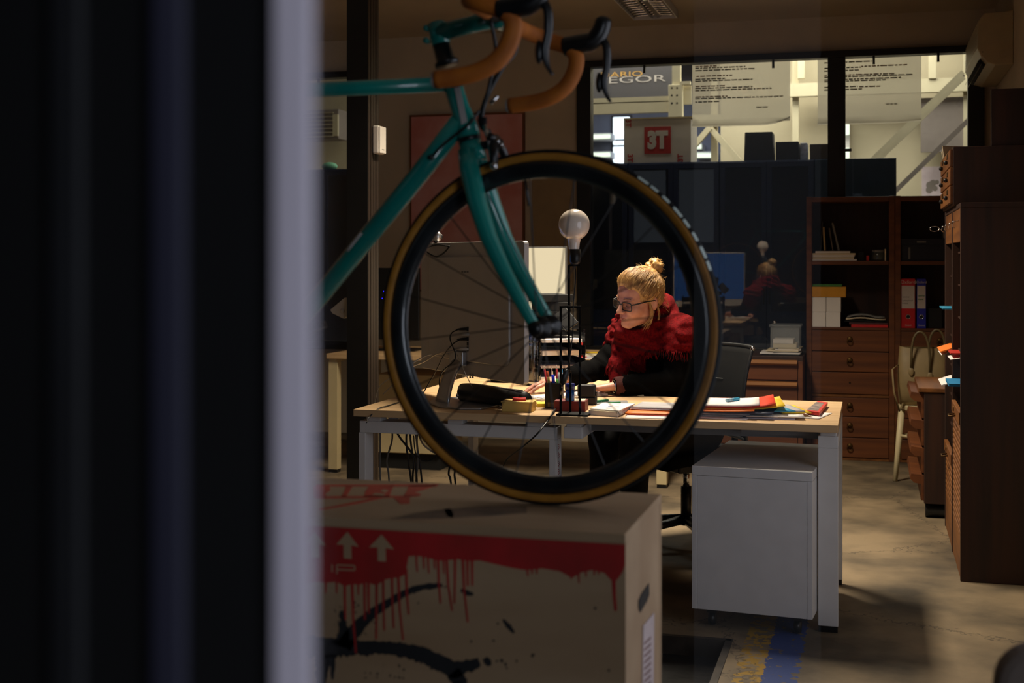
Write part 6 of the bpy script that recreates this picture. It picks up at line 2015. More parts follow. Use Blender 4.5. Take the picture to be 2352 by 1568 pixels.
leaf(1815, 945, 0.115, 0.22, 20, z + 0.021, 0.004, GREYP, 'grey printed leaflet at the right of the heap')
leaf(1640, 944, 0.29, 0.30, 4, z + 0.028, 0.003, MT['orange_card'], 'orange folder in the upper heap', 'folder', 'paper_folder', 0.006)
leaf(1704, 939, 0.315, 0.28, 8, z + 0.032, 0.003, MT['yellow_card'], 'bright yellow folder in the upper heap', 'folder', 'paper_folder', 0.018)
leaf(1690, 936, 0.29, 0.27, 6, z + 0.037, 0.003, mat('vermilion_card', (214, 58, 24), 0.7, spec=0.2), 'red orange folder near the top of the heap', 'folder', 'paper_folder', 0.022)
leaf(1665, 932, 0.25, 0.24, 5, z + 0.045, 0.004, MT['paper'], 'white paper bundle on top of the heap', curl=0.008)
mg = thing('magazine', 'red and black magazine at the right end of the heap', 'magazine', Dz(1884, 945))
gm_ = [Vector((p.x, p.y, ZT + 0.006)) for p in (Dz(1852, 954), Dz(1882, 958), Dz(1901, 934), Dz(1878, 931))]
MB().slab(gm_, (0, 0, 0.012)).build('magazine_body', mat('magazine_red', (200, 44, 30), 0.5), mg)
gce = sum(gm_, Vector()) / 4
MB().slab([gce + (p - gce) * 0.8 + Vector((-0.006, 0.0, 0.0122)) for p in gm_], (0, 0, 0.0004)).build('cover_picture', mat('magazine_picture', (50, 44, 44), 0.5, c2=(170, 150, 140), scale=50), mg)
p, q = PZ(1669, 919, TOP + 0.056), PZ(1697, 916, TOP + 0.056)
hl = thing('marker_pen', 'light blue marker pen lying on the white bundle', 'pen', p)
MB().tube([p, p.lerp(q, 0.4)], 0.0065, 10).build('pen_cap', mat('pale_blue_plastic', (150, 190, 210), 0.4), hl)
MB().tube([p.lerp(q, 0.4), q], 0.0065, 10).build('pen_body', mat('sky_blue_plastic', (50, 150, 190), 0.4), hl)

# ------------------------------------------------------------------ behind: bottle, letter trays, far papers
bt = thing('water_bottle', 'clear ribbed plastic water bottle beside the monitor', 'bottle', Dz(1224, 884))
b0 = Dz(1224, 884)
prf = [(0, 0), (0.034, 0.0), (0.039, 0.008)]
z_ = 0.008
for k in range(11):
    prf += [(0.0395, 0.014 + k * 0.017), (0.0355, 0.0225 + k * 0.017)]
prf += [(0.0395, 0.205), (0.036, 0.235), (0.02, 0.275), (0.014, 0.290), (0.014, 0.305)]
MT['pet'] = glass('clear_bottle_plastic', (0.86, 0.88, 0.88), 1.5, 2.2, 0.05)
MB().lathe(prf, Matrix.Translation((b0.x, b0.y, ZT)), 28).build('bottle_body', MT['pet'], bt)
MB().lathe([(0.0155, 0.303), (0.0155, 0.322), (0, 0.322)], Matrix.Translation((b0.x, b0.y, ZT)), 16).build('bottle_cap', mat('blue_cap', (30, 40, 120), 0.4), bt)
bd = Dz(1226, 884)
tag(MB().lathe([(0, 0), (0.075, 0), (0.085, 0.02), (0.085, 0.055), (0.070, 0.070), (0, 0.072)], Matrix.Translation((bd.x - 0.17, bd.y + 0.14, ZT)), 24).build('cable_reel', MT['black_plastic']), 'round black reel behind the water bottle', 'reel')
tr_y = Dz(1285, 872).y
TRM = rotz(math.radians(28), (Dz(1285, 876).x, Dz(1285, 876).y, ZT))
ty = thing('letter_trays', 'stack of black letter trays full of papers behind the lamp', 'letter trays', (Dz(1285, 872).x, tr_y, ZT))
MT['smoke_tray'] = mat('smoky_black_plastic', (22, 22, 23), 0.3, spec=0.6)
for k in range(4):
    z0 = 0.0 + 0.062 * k
    m = MB()
    m.box(-0.13, 0.13, 0, 0.33, z0, z0 + 0.003, TRM).box(-0.13, -0.127, 0, 0.33, z0, z0 + 0.045, TRM).box(0.127, 0.13, 0, 0.33, z0, z0 + 0.045, TRM).box(-0.13, 0.13, 0.327, 0.33, z0, z0 + 0.045, TRM)
    for sx in (-0.128, 0.128):
        for sy in (0.02, 0.31):
            m.box(sx - 0.004, sx + 0.004, sy - 0.006, sy + 0.006, z0 + 0.045, z0 + 0.062, TRM)
    m.build('tray', MT['smoke_tray'], ty)
tl_ = ['papers in the lowest letter tray', 'papers in the second letter tray from below', 'papers in the third letter tray', 'papers sticking out of the top letter tray']
for k in range(4):
    z0 = 0.0035 + 0.062 * k
    out = (0.02, 0.015, 0.03, 0.05)[k]
    M_ = TRM @ Matrix.Rotation(math.radians((3, -4, 5, -3)[k]), 4, 'Z')
    tag(MB().box(-0.105 + 0.004 * k, 0.10, -out, 0.28, z0, z0 + (0.02, 0.012, 0.022, 0.016)[k], M_).build('paper_stack', (MT['paper'], LILAC, MT['paper'], MT['paper'])[k], bevel=0.001), tl_[k], 'paper', 'papers in the letter trays')
# black boxes heaped on the trays
zt_ = ZT + 0.062 * 4 + 0.001
bl_ = ['flat black box lowest on the letter trays', 'black box second from below on the letter trays', 'black box near the top above the letter trays', 'topmost black box above the letter trays']
zz = zt_
for k, (a, b, h) in enumerate(((1200, 1300, 0.035), (1215, 1266, 0.050), (1225, 1293, 0.045), (1205, 1280, 0.035))):
    d_ = 6.3
    p, q = PD(a, 700, d_), PD(b, 700, d_)
    M_ = TRM @ Matrix.Rotation(math.radians((0, 9, -6, 4)[k]), 4, 'Z')
    w_ = (q - p).length / 0.9
    tag(MB().box(-0.10, -0.10 + min(w_, 0.21), 0.02, 0.26, zz - ZT, zz - ZT + h, M_).build('flat_box', MT['black_matte'], bevel=0.002), bl_[k], 'box', 'black boxes heaped on the letter trays')
    zz += h + 0.0006
# desk phone leaning at the trays
ph = thing('desk_calculator', 'small dark calculator propped against the letter trays', 'calculator', PD(1300, 735, 6.05))
c_ = PD(1300, 733, 6.02)
M_ = Matrix.Translation((c_.x, c_.y, c_.z)) @ Matrix.Rotation(math.radians(28), 4, 'Z') @ Matrix.Rotation(math.radians(-35), 4, 'Y') @ Matrix.Rotation(math.radians(60), 4, 'X')
bx('calculator_body', MT['black_plastic'], ph, -0.035, 0.035, -0.05, 0.05, -0.008, 0.008, bevel=0.003, M=M_)
bx('calculator_screen', MT['stamp_grey'], ph, -0.022, 0.022, 0.005, 0.035, 0.008, 0.009, M=M_)
zp = TOP + 0.0005
for k, (px, py, w_, d2, rot, m_, lb) in enumerate(((1330, 830, 0.21, 0.30, 10, MT['paper'], 'white sheet on the far desk near the red pen'), (1362, 826, 0.21, 0.22, -12, GREYP, 'grey printed sheet at the right end of the far desk'), (1345, 818, 0.22, 0.2, 5, MT['paper_warm'], 'cream sheet at the back of the far desk'), (1368, 812, 0.10, 0.1, 20, MT['yellow_card'], 'yellow note on the far desk papers'))):
    p = PZ(px, py, zp)
    M_ = rotz(math.radians(rot), (min(p.x, -1.30), max(p.y, 7.47), zp + 0.0012 * k))
    tag(MB().box(-w_ / 2, w_ / 2, 0, d2, 0, 0.001, M_).build('paper_sheet', m_), lb, 'paper', 'papers on the far desk')
sp_ = PZ(1338, 835, zp)
sp_ = Vector((-1.66, 7.55, zp))
ph2 = PY(1337, 772, 7.55)
tag(MB().tube([(sp_.x, 7.55, zp + 0.006), (ph2.x, 7.55, ph2.z)], 0.008, 10).lathe([(0, 0), (0.03, 0), (0.03, 0.006), (0, 0.006)], Matrix.Translation((sp_.x, 7.55, zp)), 16).build('paper_spike', mat('red_lacquer', (170, 30, 22), 0.4)), 'red upright paper spike on the far desk', 'paper spike')

# ------------------------------------------------------------------ office chair
oc = thing('office_chair', 'black office chair with ribbed mesh back behind the woman', 'chair', (-0.83, 6.03, 0))
CC = Vector((-0.83, 6.03, 0))
face = math.radians(222)           # direction the seat faces
CH = rotz(face - math.pi / 2, CC)  # local +y = forward
MT['chair_mesh'] = mat('ribbed_black_mesh', (9, 9, 9), 0.85, spec=0.1, c2=(17, 16, 15), scale=60, stretch=(0.05, 0.05, 6))
for k in range(5):
    a = math.radians(72 * k + 20)
    e = Vector((math.cos(a) * 0.30, math.sin(a) * 0.30, 0.065))
    MB().tube([CH @ Vector((math.cos(a) * 0.03, math.sin(a) * 0.03, 0.115)), CH @ Vector((math.cos(a) * 0.16, math.sin(a) * 0.16, 0.098)), CH @ e], [0.024, 0.019, 0.013], 10, flat=(1, 0.8)).build('base_arm', MT['black_comp'], oc)
    MB().lathe([(0, -0.02), (0.022, -0.02), (0.026, 0), (0.022, 0.02), (0, 0.02)], CH @ Matrix.Translation((e.x, e.y, 0.026)) @ Matrix.Rotation(a, 4, 'Z') @ Matrix.Rotation(math.pi / 2, 4, 'X'), 14).build('castor', MT['black_plastic'], oc)
MB().tube([CH @ Vector((0, 0, 0.09)), CH @ Vector((0, 0, 0.27))], 0.025, 16).build('gas_sleeve', MT['black_comp'], oc)
MB().tube([CH @ Vector((0, 0, 0.26)), CH @ Vector((0, 0, 0.36))], 0.0155, 16).build('gas_column', MT['chrome'], oc)
bx('tilt_mechanism', MT['black_plastic'], oc, -0.09, 0.09, -0.12, 0.10, 0.345, 0.395, bevel=0.01, M=CH)
MB().tube([CH @ Vector((0.08, 0.03, 0.37)), CH @ Vector((0.20, 0.05, 0.365)), CH @ Vector((0.31, 0.06, 0.345))], 0.006, 8).build('height_lever', MT['black_plastic'], oc)
P = []
for j in range(9):
    v = -1 + j / 4
    P.append([CH @ Vector((0.235 * u * (1 - 0.12 * max(0, v) ** 2), 0.02 + 0.225 * v, 0.425 - 0.012 * u * u * 0.5 - 0.03 * max(0, v) ** 3 + 0.008 * (u * u + v * v))) for u in np.linspace(-1, 1, 9)])
MB().grid(P).build('seat', MT['chair_mesh'], oc, solid=0.045)
P = []
bp = lambda u, v: CH @ Vector((0.225 * u * (1.0 - 0.10 * v), -0.225 - 0.06 * v + 0.05 * u * u + 0.035 * math.sin(v * 3.0), 0.50 + 0.42 * v))
for j in range(13):
    P.append([bp(u, j / 12) for u in np.linspace(-1, 1, 13)])
MB().grid(P).build('backrest_mesh', MT['chair_mesh'], oc, solid=0.006)
rim = [bp(u, 0) for u in np.linspace(-1, 1, 9)] + [bp(1, v) for v in np.linspace(0.1, 0.95, 9)] + [bp(u, 1) for u in np.linspace(1, -1, 9)] + [bp(-1, v) for v in np.linspace(0.95, 0.1, 9)]
MB().tube(rim, 0.009, 8, closed=True).build('back_frame', MT['black_plastic'], oc)
for v in (0.99, ):
    for u in (-1, 1):
        MB().sphere(bp(u, v), 0.012, n=10, m=8).build('frame_cap', MT['chrome'], oc)
MB().tube([CH @ Vector((0, -0.10, 0.37)), CH @ Vector((0, -0.27, 0.40)), CH @ Vector((0, -0.285, 0.58))], 0.018, 10).build('back_bracket', MT['black_plastic'], oc)
for v in (0.62, 0.25):
    MB().tube([bp(0.1, v) + (CH.to_3x3() @ Vector((0, 0.006, 0))), bp(0.5, v) + (CH.to_3x3() @ Vector((0, 0.006, 0)))], 0.0012, 5).build('loose_thread', MT['grey_plastic'], oc)
# ------------------------------------------------------------------ the woman at the desk: signed distance shapes turned into meshes
def nrm(v):
    v = np.asarray(v, float)
    return v / np.linalg.norm(v)


class SDF:
    """rectilinear grid filled by smooth unions of simple shapes"""

    def __init__(self, xs, ys, zs):
        self.ax = [np.asarray(a, np.float32) for a in (xs, ys, zs)]
        self.D = np.full([len(a) for a in self.ax], 0.5, np.float32)

    def sub(self, lo, hi):
        sl = []
        for a, l, h in zip(self.ax, lo, hi):
            i0, i1 = np.searchsorted(a, l), np.searchsorted(a, h)
            sl.append(slice(max(0, i0 - 1), min(len(a), i1 + 1)))
        X = self.ax[0][sl[0]][:, None, None]
        Y = self.ax[1][sl[1]][None, :, None]
        Z = self.ax[2][sl[2]][None, None, :]
        return tuple(sl), X, Y, Z

    def comb(self, sl, d, k, mode):
        A = self.D[sl]
        if mode == 'add':
            if k <= 0:
                self.D[sl] = np.minimum(A, d)
            else:
                h = np.clip(k - np.abs(A - d), 0, None) / k
                self.D[sl] = np.minimum(A, d) - h * h * k * 0.25
        else:
            d = -d
            h = np.clip(k - np.abs(A - d), 0, None) / max(k, 1e-6)
            self.D[sl] = np.maximum(A, d) + h * h * k * 0.25

    def cap(self, a, b, ra, rb=None, k=0.012, mode='add', sq=None):
        a, b = np.asarray(a, float), np.asarray(b, float)
        rb = ra if rb is None else rb
        m = max(ra, rb) + k + 0.02
        sl, X, Y, Z = self.sub(np.minimum(a, b) - m, np.maximum(a, b) + m)
        ab = b - a
        L = max(float(ab @ ab), 1e-9)
        t = np.clip(((X - a[0]) * ab[0] + (Y - a[1]) * ab[1] + (Z - a[2]) * ab[2]) / L, 0, 1)
        d = np.sqrt((X - a[0] - t * ab[0]) ** 2 + (Y - a[1] - t * ab[1]) ** 2 + (Z - a[2] - t * ab[2]) ** 2) - (ra + (rb - ra) * t)
        self.comb(sl, d.astype(np.float32), k, mode)

    def ell(self, c, axes, rad, k=0.012, mode='add'):
        """ellipsoid; axes: three unit vectors as rows"""
        c = np.asarray(c, float)
        R = np.asarray(axes, float)
        rad = np.asarray(rad, float)
        m = rad.max() + k + 0.02
        sl, X, Y, Z = self.sub(c - m, c + m)
        q = [((X - c[0]) * R[i][0] + (Y - c[1]) * R[i][1] + (Z - c[2]) * R[i][2]) / rad[i] for i in range(3)]
        l = np.sqrt(q[0] ** 2 + q[1] ** 2 + q[2] ** 2)
        g = np.sqrt((q[0] / rad[0]) ** 2 + (q[1] / rad[1]) ** 2 + (q[2] / rad[2]) ** 2) + 1e-6
        d = l * (l - 1.0) / g
        self.comb(sl, d.astype(np.float32), k, mode)

    def plane_cut(self, p, n, k=0.004):
        """remove the half space the normal points into"""
        p, n = np.asarray(p, float), nrm(n)
        X, Y, Z = self.ax[0][:, None, None], self.ax[1][None, :, None], self.ax[2][None, None, :]
        d = ((X - p[0]) * n[0] + (Y - p[1]) * n[1] + (Z - p[2]) * n[2]).astype(np.float32)
        self.D = np.maximum(self.D, d)

    def ripple(self, f):
        X, Y, Z = self.ax[0][:, None, None], self.ax[1][None, :, None], self.ax[2][None, None, :]
        near = np.abs(self.D) < 0.03
        idx = np.nonzero(near)
        self.D[idx] += f(self.ax[0][idx[0]], self.ax[1][idx[1]], self.ax[2][idx[2]]).astype(np.float32)

    def mesh(self):
        D = self.D
        nx, ny, nz = D.shape
        S = D < 0
        # active cells
        c = np.zeros((nx - 1, ny - 1, nz - 1), np.uint8)
        for i in (0, 1):
            for j in (0, 1):
                for k in (0, 1):
                    c += S[i:nx - 1 + i, j:ny - 1 + j, k:nz - 1 + k]
        act = (c > 0) & (c < 8)
        I, J, K_ = np.nonzero(act)
        vid = np.full(act.shape, -1, np.int32)
        vid[I, J, K_] = np.arange(len(I))
        acc = np.zeros((len(I), 3))
        cnt = np.zeros(len(I))
        corners = [(i, j, k) for i in (0, 1) for j in (0, 1) for k in (0, 1)]
        for a in corners:
            for ax in range(3):
                if a[ax] == 1:
                    continue
                b = list(a)
                b[ax] = 1
                d0 = D[I + a[0], J + a[1], K_ + a[2]]
                d1 = D[I + b[0], J + b[1], K_ + b[2]]
                m = (d0 < 0) != (d1 < 0)
                t = np.where(m, d0 / np.where(d0 - d1 == 0, 1, d0 - d1), 0)
                P0 = np.stack([self.ax[0][I + a[0]], self.ax[1][J + a[1]], self.ax[2][K_ + a[2]]], 1)
                P1 = np.stack([self.ax[0][I + b[0]], self.ax[1][J + b[1]], self.ax[2][K_ + b[2]]], 1)
                acc += np.where(m[:, None], P0 + (P1 - P0) * t[:, None], 0)
                cnt += m
        V = acc / cnt[:, None]
        F = []
        for ax in range(3):
            sh = [slice(None)] * 3
            s0 = [slice(None)] * 3
            s1 = [slice(None)] * 3
            s0[ax] = slice(0, -1)
            s1[ax] = slice(1, None)
            e = S[tuple(s0)] != S[tuple(s1)]
            i, j, k = np.nonzero(e)
            idx = [i, j, k]
            o1, o2 = [o for o in range(3) if o != ax]
            ok = (idx[o1] > 0) & (idx[o2] > 0) & (idx[o1] < D.shape[o1] - 1) & (idx[o2] < D.shape[o2] - 1)
            idx = [q[ok] for q in idx]

            def at(d1, d2):
                q = [x.copy() for x in idx]
                q[o1] -= d1
                q[o2] -= d2
                return vid[q[0], q[1], q[2]]

            quad = np.stack([at(0, 0), at(1, 0), at(1, 1), at(0, 1)], 1)
            F.append(quad)
        F = np.concatenate(F)
        F = F[(F >= 0).all(1)]
        return V, F


def sdf_object(name, V, F, m, parent, relax=1, label=None):
    base = np.array(ROOT[parent.name])
    # light smoothing
    for _ in range(relax):
        acc = np.zeros_like(V)
        cnt = np.zeros(len(V))
        for a, b in ((0, 1), (1, 2), (2, 3), (3, 0)):
            np.add.at(acc, F[:, a], V[F[:, b]])
            np.add.at(cnt, F[:, a], 1)
            np.add.at(acc, F[:, b], V[F[:, a]])
            np.add.at(cnt, F[:, b], 1)
        V = V * 0.5 + 0.5 * acc / np.maximum(cnt, 1)[:, None]
    me = bpy.data.meshes.new(name)
    me.from_pydata((V - base).tolist(), [], F.tolist())
    bm = bmesh.new()
    bm.from_mesh(me)
    bmesh.ops.recalc_face_normals(bm, faces=bm.faces)
    bm.to_mesh(me)
    bm.free()
    me.polygons.foreach_set('use_smooth', [True] * len(me.polygons))
    me.materials.append(m)
    o = bpy.data.objects.new(name, me)
    COL.objects.link(o)
    o.parent = parent
    ROOT[o.name] = ROOT[parent.name]
    if label:
        o['label'] = label
    return o


def skin_material():
    m = mat('skin', (200, 146, 122), 0.5, c2=(184, 126, 104), scale=35, bump=0.05, bscale=300)
    bs = m.node_tree.nodes['Principled BSDF']
    bs.inputs['Subsurface Weight'].default_value = 0.12
    bs.inputs['Subsurface Radius'].default_value = (0.01, 0.004, 0.002)
    return m


MT['skin'] = skin_material()
MT['wool_black'] = mat('black_wool', (10, 10, 10), 0.95, c2=(13, 12, 12), scale=120, bump=0.3, bscale=260, spec=0.02)
MT['scarf_red'] = mat('red_wool', (106, 9, 13), 0.95, c2=(76, 4, 7), scale=110, bump=0.45, bscale=260, spec=0.1)
MT['trousers'] = mat('black_trousers', (15, 15, 17), 0.85)
MT['shoe'] = mat('black_leather_shoe', (14, 13, 13), 0.4)

# frames
S = np.array([-0.935, 5.785, 0.985])
fb = nrm([-0.62, -0.785, 0])
lb_v = np.array([-fb[1], fb[0], 0.0])         # her left
lb_v = np.array([0.785, -0.62, 0.0])
HIP = np.array([-0.83, 6.02, 0.545])
HC = np.array(PD(1470, 690, 5.68))
hf0 = nrm([-0.640, -0.768, 0])
hl = np.array([-hf0[1], hf0[0], 0.0])
if hl[0] < 0:
    hl = -hl
pt = math.radians(13)
hf = hf0 * math.cos(pt) - np.array([0, 0, 1.0]) * math.sin(pt)
hu = np.array([0, 0, 1.0]) * math.cos(pt) + hf0 * math.sin(pt)
HS = 1.05
ro_ = math.radians(9)          # head tilts towards her left shoulder
hl, hu = hl * math.cos(ro_) - hu * math.sin(ro_), hu * math.cos(ro_) + hl * math.sin(ro_)


def h(x, y, z):
    """head frame: x her left, y forwards, z up"""
    return HC + (hl * x + hf * y + hu * z) * HS


HAX = np.array([hl, hf, hu])
UP = np.array([0, 0, 1.0])
SL = S + lb_v * 0.165 + UP * 0.0
SR = S - lb_v * 0.165
EL = np.array([-0.815, 5.600, 0.795])
WL = np.array([-1.055, 5.470, 0.782])
ER = np.array([-1.175, 5.775, 0.835])
WRr = np.array([-1.310, 5.570, 0.800])

person = thing('person', 'person with blond bun and glasses in a red fringed scarf writing at the desk', 'person', (-0.85, 6.0, 0.0))

gx = np.concatenate([np.arange(-1.50, -1.11, 0.003), np.arange(-1.11, -0.84, 0.0026), np.arange(-0.84, -0.56, 0.005)])
gy = np.concatenate([np.arange(5.28, 5.76, 0.0027), np.arange(5.76, 6.25, 0.006)])
gz = np.concatenate([np.arange(0.0, 0.74, 0.012), np.arange(0.74, 0.85, 0.003), np.arange(0.85, 1.00, 0.006), np.arange(1.00, 1.36, 0.0026)])
G = SDF(gx, gy, gz)


def torso(G, e):
    bk_ = [lb_v, fb, UP]
    mid = (S * 0.45 + HIP * 0.55)
    lean = nrm(S - HIP)
    side = lb_v
    frt = np.cross(lean, side)
    A = [side, frt, lean]
    G.ell(HIP + UP * 0.01, [side, fb, UP], (0.175 + e, 0.135 + e, 0.12 + e), 0.05)
    G.ell(mid, A, (0.145 + e, 0.110 + e, 0.19 + e), 0.06)
    G.ell(S - lean * 0.10 + fb * 0.02, A, (0.155 + e, 0.118 + e, 0.15 + e), 0.06)
    G.cap(SL - UP * 0.005, SR - UP * 0.005, 0.060 + e, None, 0.05)
    G.ell(S - lean * 0.16 + fb * 0.085 + lb_v * 0.06, np.eye(3), (0.062 + e,) * 3, 0.05)
    G.ell(S - lean * 0.16 + fb * 0.085 - lb_v * 0.06, np.eye(3), (0.062 + e,) * 3, 0.05)


def arms(G, e, skin):
    G.cap(SL, EL, 0.054 + e, 0.042 + e, 0.03)
    G.cap(SR, ER, 0.054 + e, 0.042 + e, 0.03)
    if skin:
        G.cap(EL, WL, 0.040, 0.0235, 0.02)
        G.cap(ER, WRr, 0.040, 0.0235, 0.02)
    else:
        G.cap(EL, EL + (WL - EL) * 0.90, 0.040 + e, 0.030 + e, 0.02)
        G.cap(ER, ER + (WRr - ER) * 0.76, 0.040 + e, 0.032 + e, 0.02)


def legs(G, e):
    for s, kx in ((1, 0.10), (-1, -0.11)):
        hipj = HIP + lb_v * 0.09 * s - UP * 0.01
        knee = HIP + fb * 0.40 + lb_v * kx - UP * 0.03
        ank = knee + fb * 0.02 + np.array([0, 0, -0.42])
        G.cap(hipj, knee, 0.085 + e, 0.060 + e, 0.04)
        G.cap(knee, ank, 0.058 + e, 0.040 + e, 0.03)


torso(G, 0)
arms(G, 0, True)
legs(G, 0)
# neck and head
G.cap(S + UP * 0.01 + fb * 0.02, h(0, -0.020, -0.055), 0.062, 0.052, 0.035)
G.ell(h(0, -0.004, 0.048), HAX, np.array((0.073, 0.096, 0.080)) * HS, 0.02)
G.ell(h(0, 0.030, -0.020), HAX, np.array((0.060, 0.064, 0.076)) * HS, 0.025)
G.ell(h(0, 0.048, 0.050), HAX, np.array((0.055, 0.046, 0.046)) * HS, 0.02)
G.cap(h(0.044, 0.000, -0.050), h(0.013, 0.072, -0.081), 0.018 * HS, 0.016 * HS, 0.025)
G.cap(h(-0.044, 0.000, -0.050), h(-0.013, 0.072, -0.081), 0.018 * HS, 0.016 * HS, 0.025)
G.cap(h(-0.009, 0.084, -0.082), h(0.009, 0.084, -0.082), 0.0140 * HS, None, 0.015)
for s in (-1, 1):
    G.ell(h(0.036 * s, 0.064, -0.018), HAX, np.array((0.026, 0.026, 0.026)) * HS, 0.02)
    G.ell(h(0.031 * s, 0.102, 0.016), HAX, np.array((0.017, 0.014, 0.012)) * HS, 0.010, 'cut')
    G.ell(h(0.031 * s, 0.0795, 0.013), HAX, np.array((0.0150, 0.0135, 0.0125)) * HS, 0.003)
    G.cap(h(0.016 * s, 0.0935, 0.030), h(0.044 * s, 0.082, 0.031), 0.0065 * HS, 0.006 * HS, 0.010)
    # ear
    G.ell(h(0.0745 * s, -0.010, 0.000), [nrm(hl * s + hf * 0.4), nrm(hf - hl * s * 0.4), hu], np.array((0.0065, 0.018, 0.031)) * HS, 0.005)
    G.ell(h(0.082 * s, -0.004, 0.002), HAX, np.array((0.006, 0.009, 0.016)) * HS, 0.004, 'cut')
# nose
G.cap(h(0, 0.0925, 0.024), h(0, 0.1165, -0.016), 0.0075 * HS, 0.0098 * HS, 0.010)
G.ell(h(0, 0.119, -0.019), HAX, np.array((0.0105, 0.0100, 0.0090)) * HS, 0.006)
for s in (-1, 1):
    G.ell(h(0.0115 * s, 0.1065, -0.0225), HAX, np.array((0.0075, 0.0095, 0.0075)) * HS, 0.006)
    G.ell(h(0.0065 * s, 0.1125, -0.0305), HAX, np.array((0.0032, 0.0045, 0.0030)) * HS, 0.003, 'cut')
# mouth
G.ell(h(0, 0.088, -0.050), HAX, np.array((0.026, 0.014, 0.020)) * HS, 0.014)
G.cap(h(-0.017, 0.0935, -0.0490), h(0.0, 0.1000, -0.0470), 0.0042 * HS, 0.0052 * HS, 0.004)
G.cap(h(0.017, 0.0935, -0.0490), h(0.0, 0.1000, -0.0470), 0.0042 * HS, 0.0052 * HS, 0.004)
G.cap(h(-0.014, 0.0925, -0.0575), h(0.014, 0.0925, -0.0575), 0.0055 * HS, None, 0.005)
G.cap(h(-0.020, 0.0985, -0.0530), h(0.020, 0.0985, -0.0530), 0.0014, None, 0.002, 'cut')


def hand(G, wrist, d, n, thumb, curl, bend=0.0):
    """palm and five fingers; d finger direction, n back of the hand, thumb side vector"""
    d, n, t = nrm(d), nrm(n), nrm(thumb)
    tips = []
    k_ = []
    for i, (lat, ln) in enumerate(((0.027, 0.086), (0.009, 0.090), (-0.009, 0.086), (-0.026, 0.078))):
        kn = wrist + d * ln + t * lat + n * (0.004 if i in (1, 2) else 0.0)
        k_.append(kn)
        G.cap(wrist + d * 0.012 + t * lat * 0.45, kn, 0.0150, 0.0115, 0.010)
    for i, kn in enumerate(k_):
        L = ((0.042, 0.025, 0.021), (0.046, 0.029, 0.022), (0.043, 0.027, 0.021), (0.033, 0.021, 0.019))[i]
        r = (0.0088, 0.0090, 0.0086, 0.0078)[i]
        ang = bend
        p = kn
        for j in range(3):
            ang += curl[i] * (1.0, 1.2, 0.8)[j]
            q = p + (nrm(d + t * (0.10, 0.02, -0.07, -0.16)[i]) * math.cos(ang) - n * math.sin(ang)) * L[j]
            G.cap(p, q, r * (1 - 0.08 * j), r * (1 - 0.08 * (j + 1)), 0.0035)
            p = q
        tips.append((p, nrm(q - kn)))
    # thumb leaves the side of the palm near its base
    p0 = wrist + d * 0.022 + t * 0.018 - n * 0.004
    p1 = p0 + nrm(d * 0.65 + t * 0.72 - n * 0.25) * 0.042
    p2 = p1 + nrm(d * 0.90 + t * 0.30 - n * 0.22) * 0.032
    p3 = p2 + nrm(d * 1.0 + t * 0.05 - n * 0.20) * 0.024
    G.cap(p0, p1, 0.0150, 0.0110, 0.010)
    G.cap(p1, p2, 0.0105, 0.0092, 0.004)
    G.cap(p2, p3, 0.0092, 0.0075, 0.004)
    return tips


dR = np.array([-0.78, -0.60, -0.17])
nR = nrm(np.array([-0.13, -0.10, 0.98]))
tipsR = hand(G, WRr + nrm(dR) * 0.01, dR, nR, np.cross(nR, nrm(dR)), (0.16, 0.15, 0.16, 0.18))
dL = np.array([-0.93, -0.33, -0.10])
nL = nrm(np.array([-0.09, 0.05, 0.99]))
tipsL = hand(G, WL + nrm(dL) * 0.01, dL, nL, np.cross(nrm(dL), nL), (0.30, 0.32, 0.34, 0.36))
V, F = G.mesh()
V[:, 2] = np.maximum(V[:, 2], 0.004)
sdf_object('body', V, F, MT['skin'], person, 1)
del G


# ---- sweater, trousers, shoes
def folds(amp, freq):
    def f(x, y, z):
        return amp * (np.sin(freq * (x * 1.3 + z * 0.8) + 3 * np.sin(11 * y + 7 * z)) * np.sin(freq * 0.7 * (y - z * 0.6) + 2 * np.sin(9 * x)))
    return f


G = SDF(np.arange(-1.50, -0.55, 0.006), np.arange(5.30, 6.25, 0.006), np.arange(0.44, 1.10, 0.006))
torso(G, 0.014)
arms(G, 0.014, False)
G.cap(S + UP * 0.0, S + UP * 0.035 + fb * 0.015, 0.075, 0.072, 0.03)
for w_, e_ in ((WL, EL), (WRr, ER)):
    pass
G.ripple(folds(0.0045, 62))
# keep the part of the lap above the chair
V, F = G.mesh()
sdf_object('sweater', V, F, MT['wool_black'], person, 1, 'black wool sweater')
for w_, e_ in ((WL, EL), (WRr, ER)):
    a = Vector(e_ + (w_ - e_) * (0.86 if w_ is WL else 0.72))
    b = Vector(e_ + (w_ - e_) * (1.02 if w_ is WL else 0.86))
    MB().tube([a, a.lerp(b, 0.3), a.lerp(b, 0.6), b], [0.040, 0.0405, 0.0385, 0.0355], 18, caps=False).build('sweater_cuff', MT['wool_black'] if w_ is WRr else mat('brown_knit_cuff', (66, 22, 14), 0.9, bump=0.4, bscale=200), person, solid=0.004)
G = SDF(np.arange(-1.35, -0.55, 0.010), np.arange(5.40, 6.25, 0.010), np.arange(0.03, 0.66, 0.010))
legs(G, 0.012)
G.ell(HIP - UP * 0.01, [lb_v, fb, UP], (0.19, 0.150, 0.115), 0.04)
V, F = G.mesh()
sdf_object('trousers', V, F, MT['trousers'], person, 1, 'dark trousers')
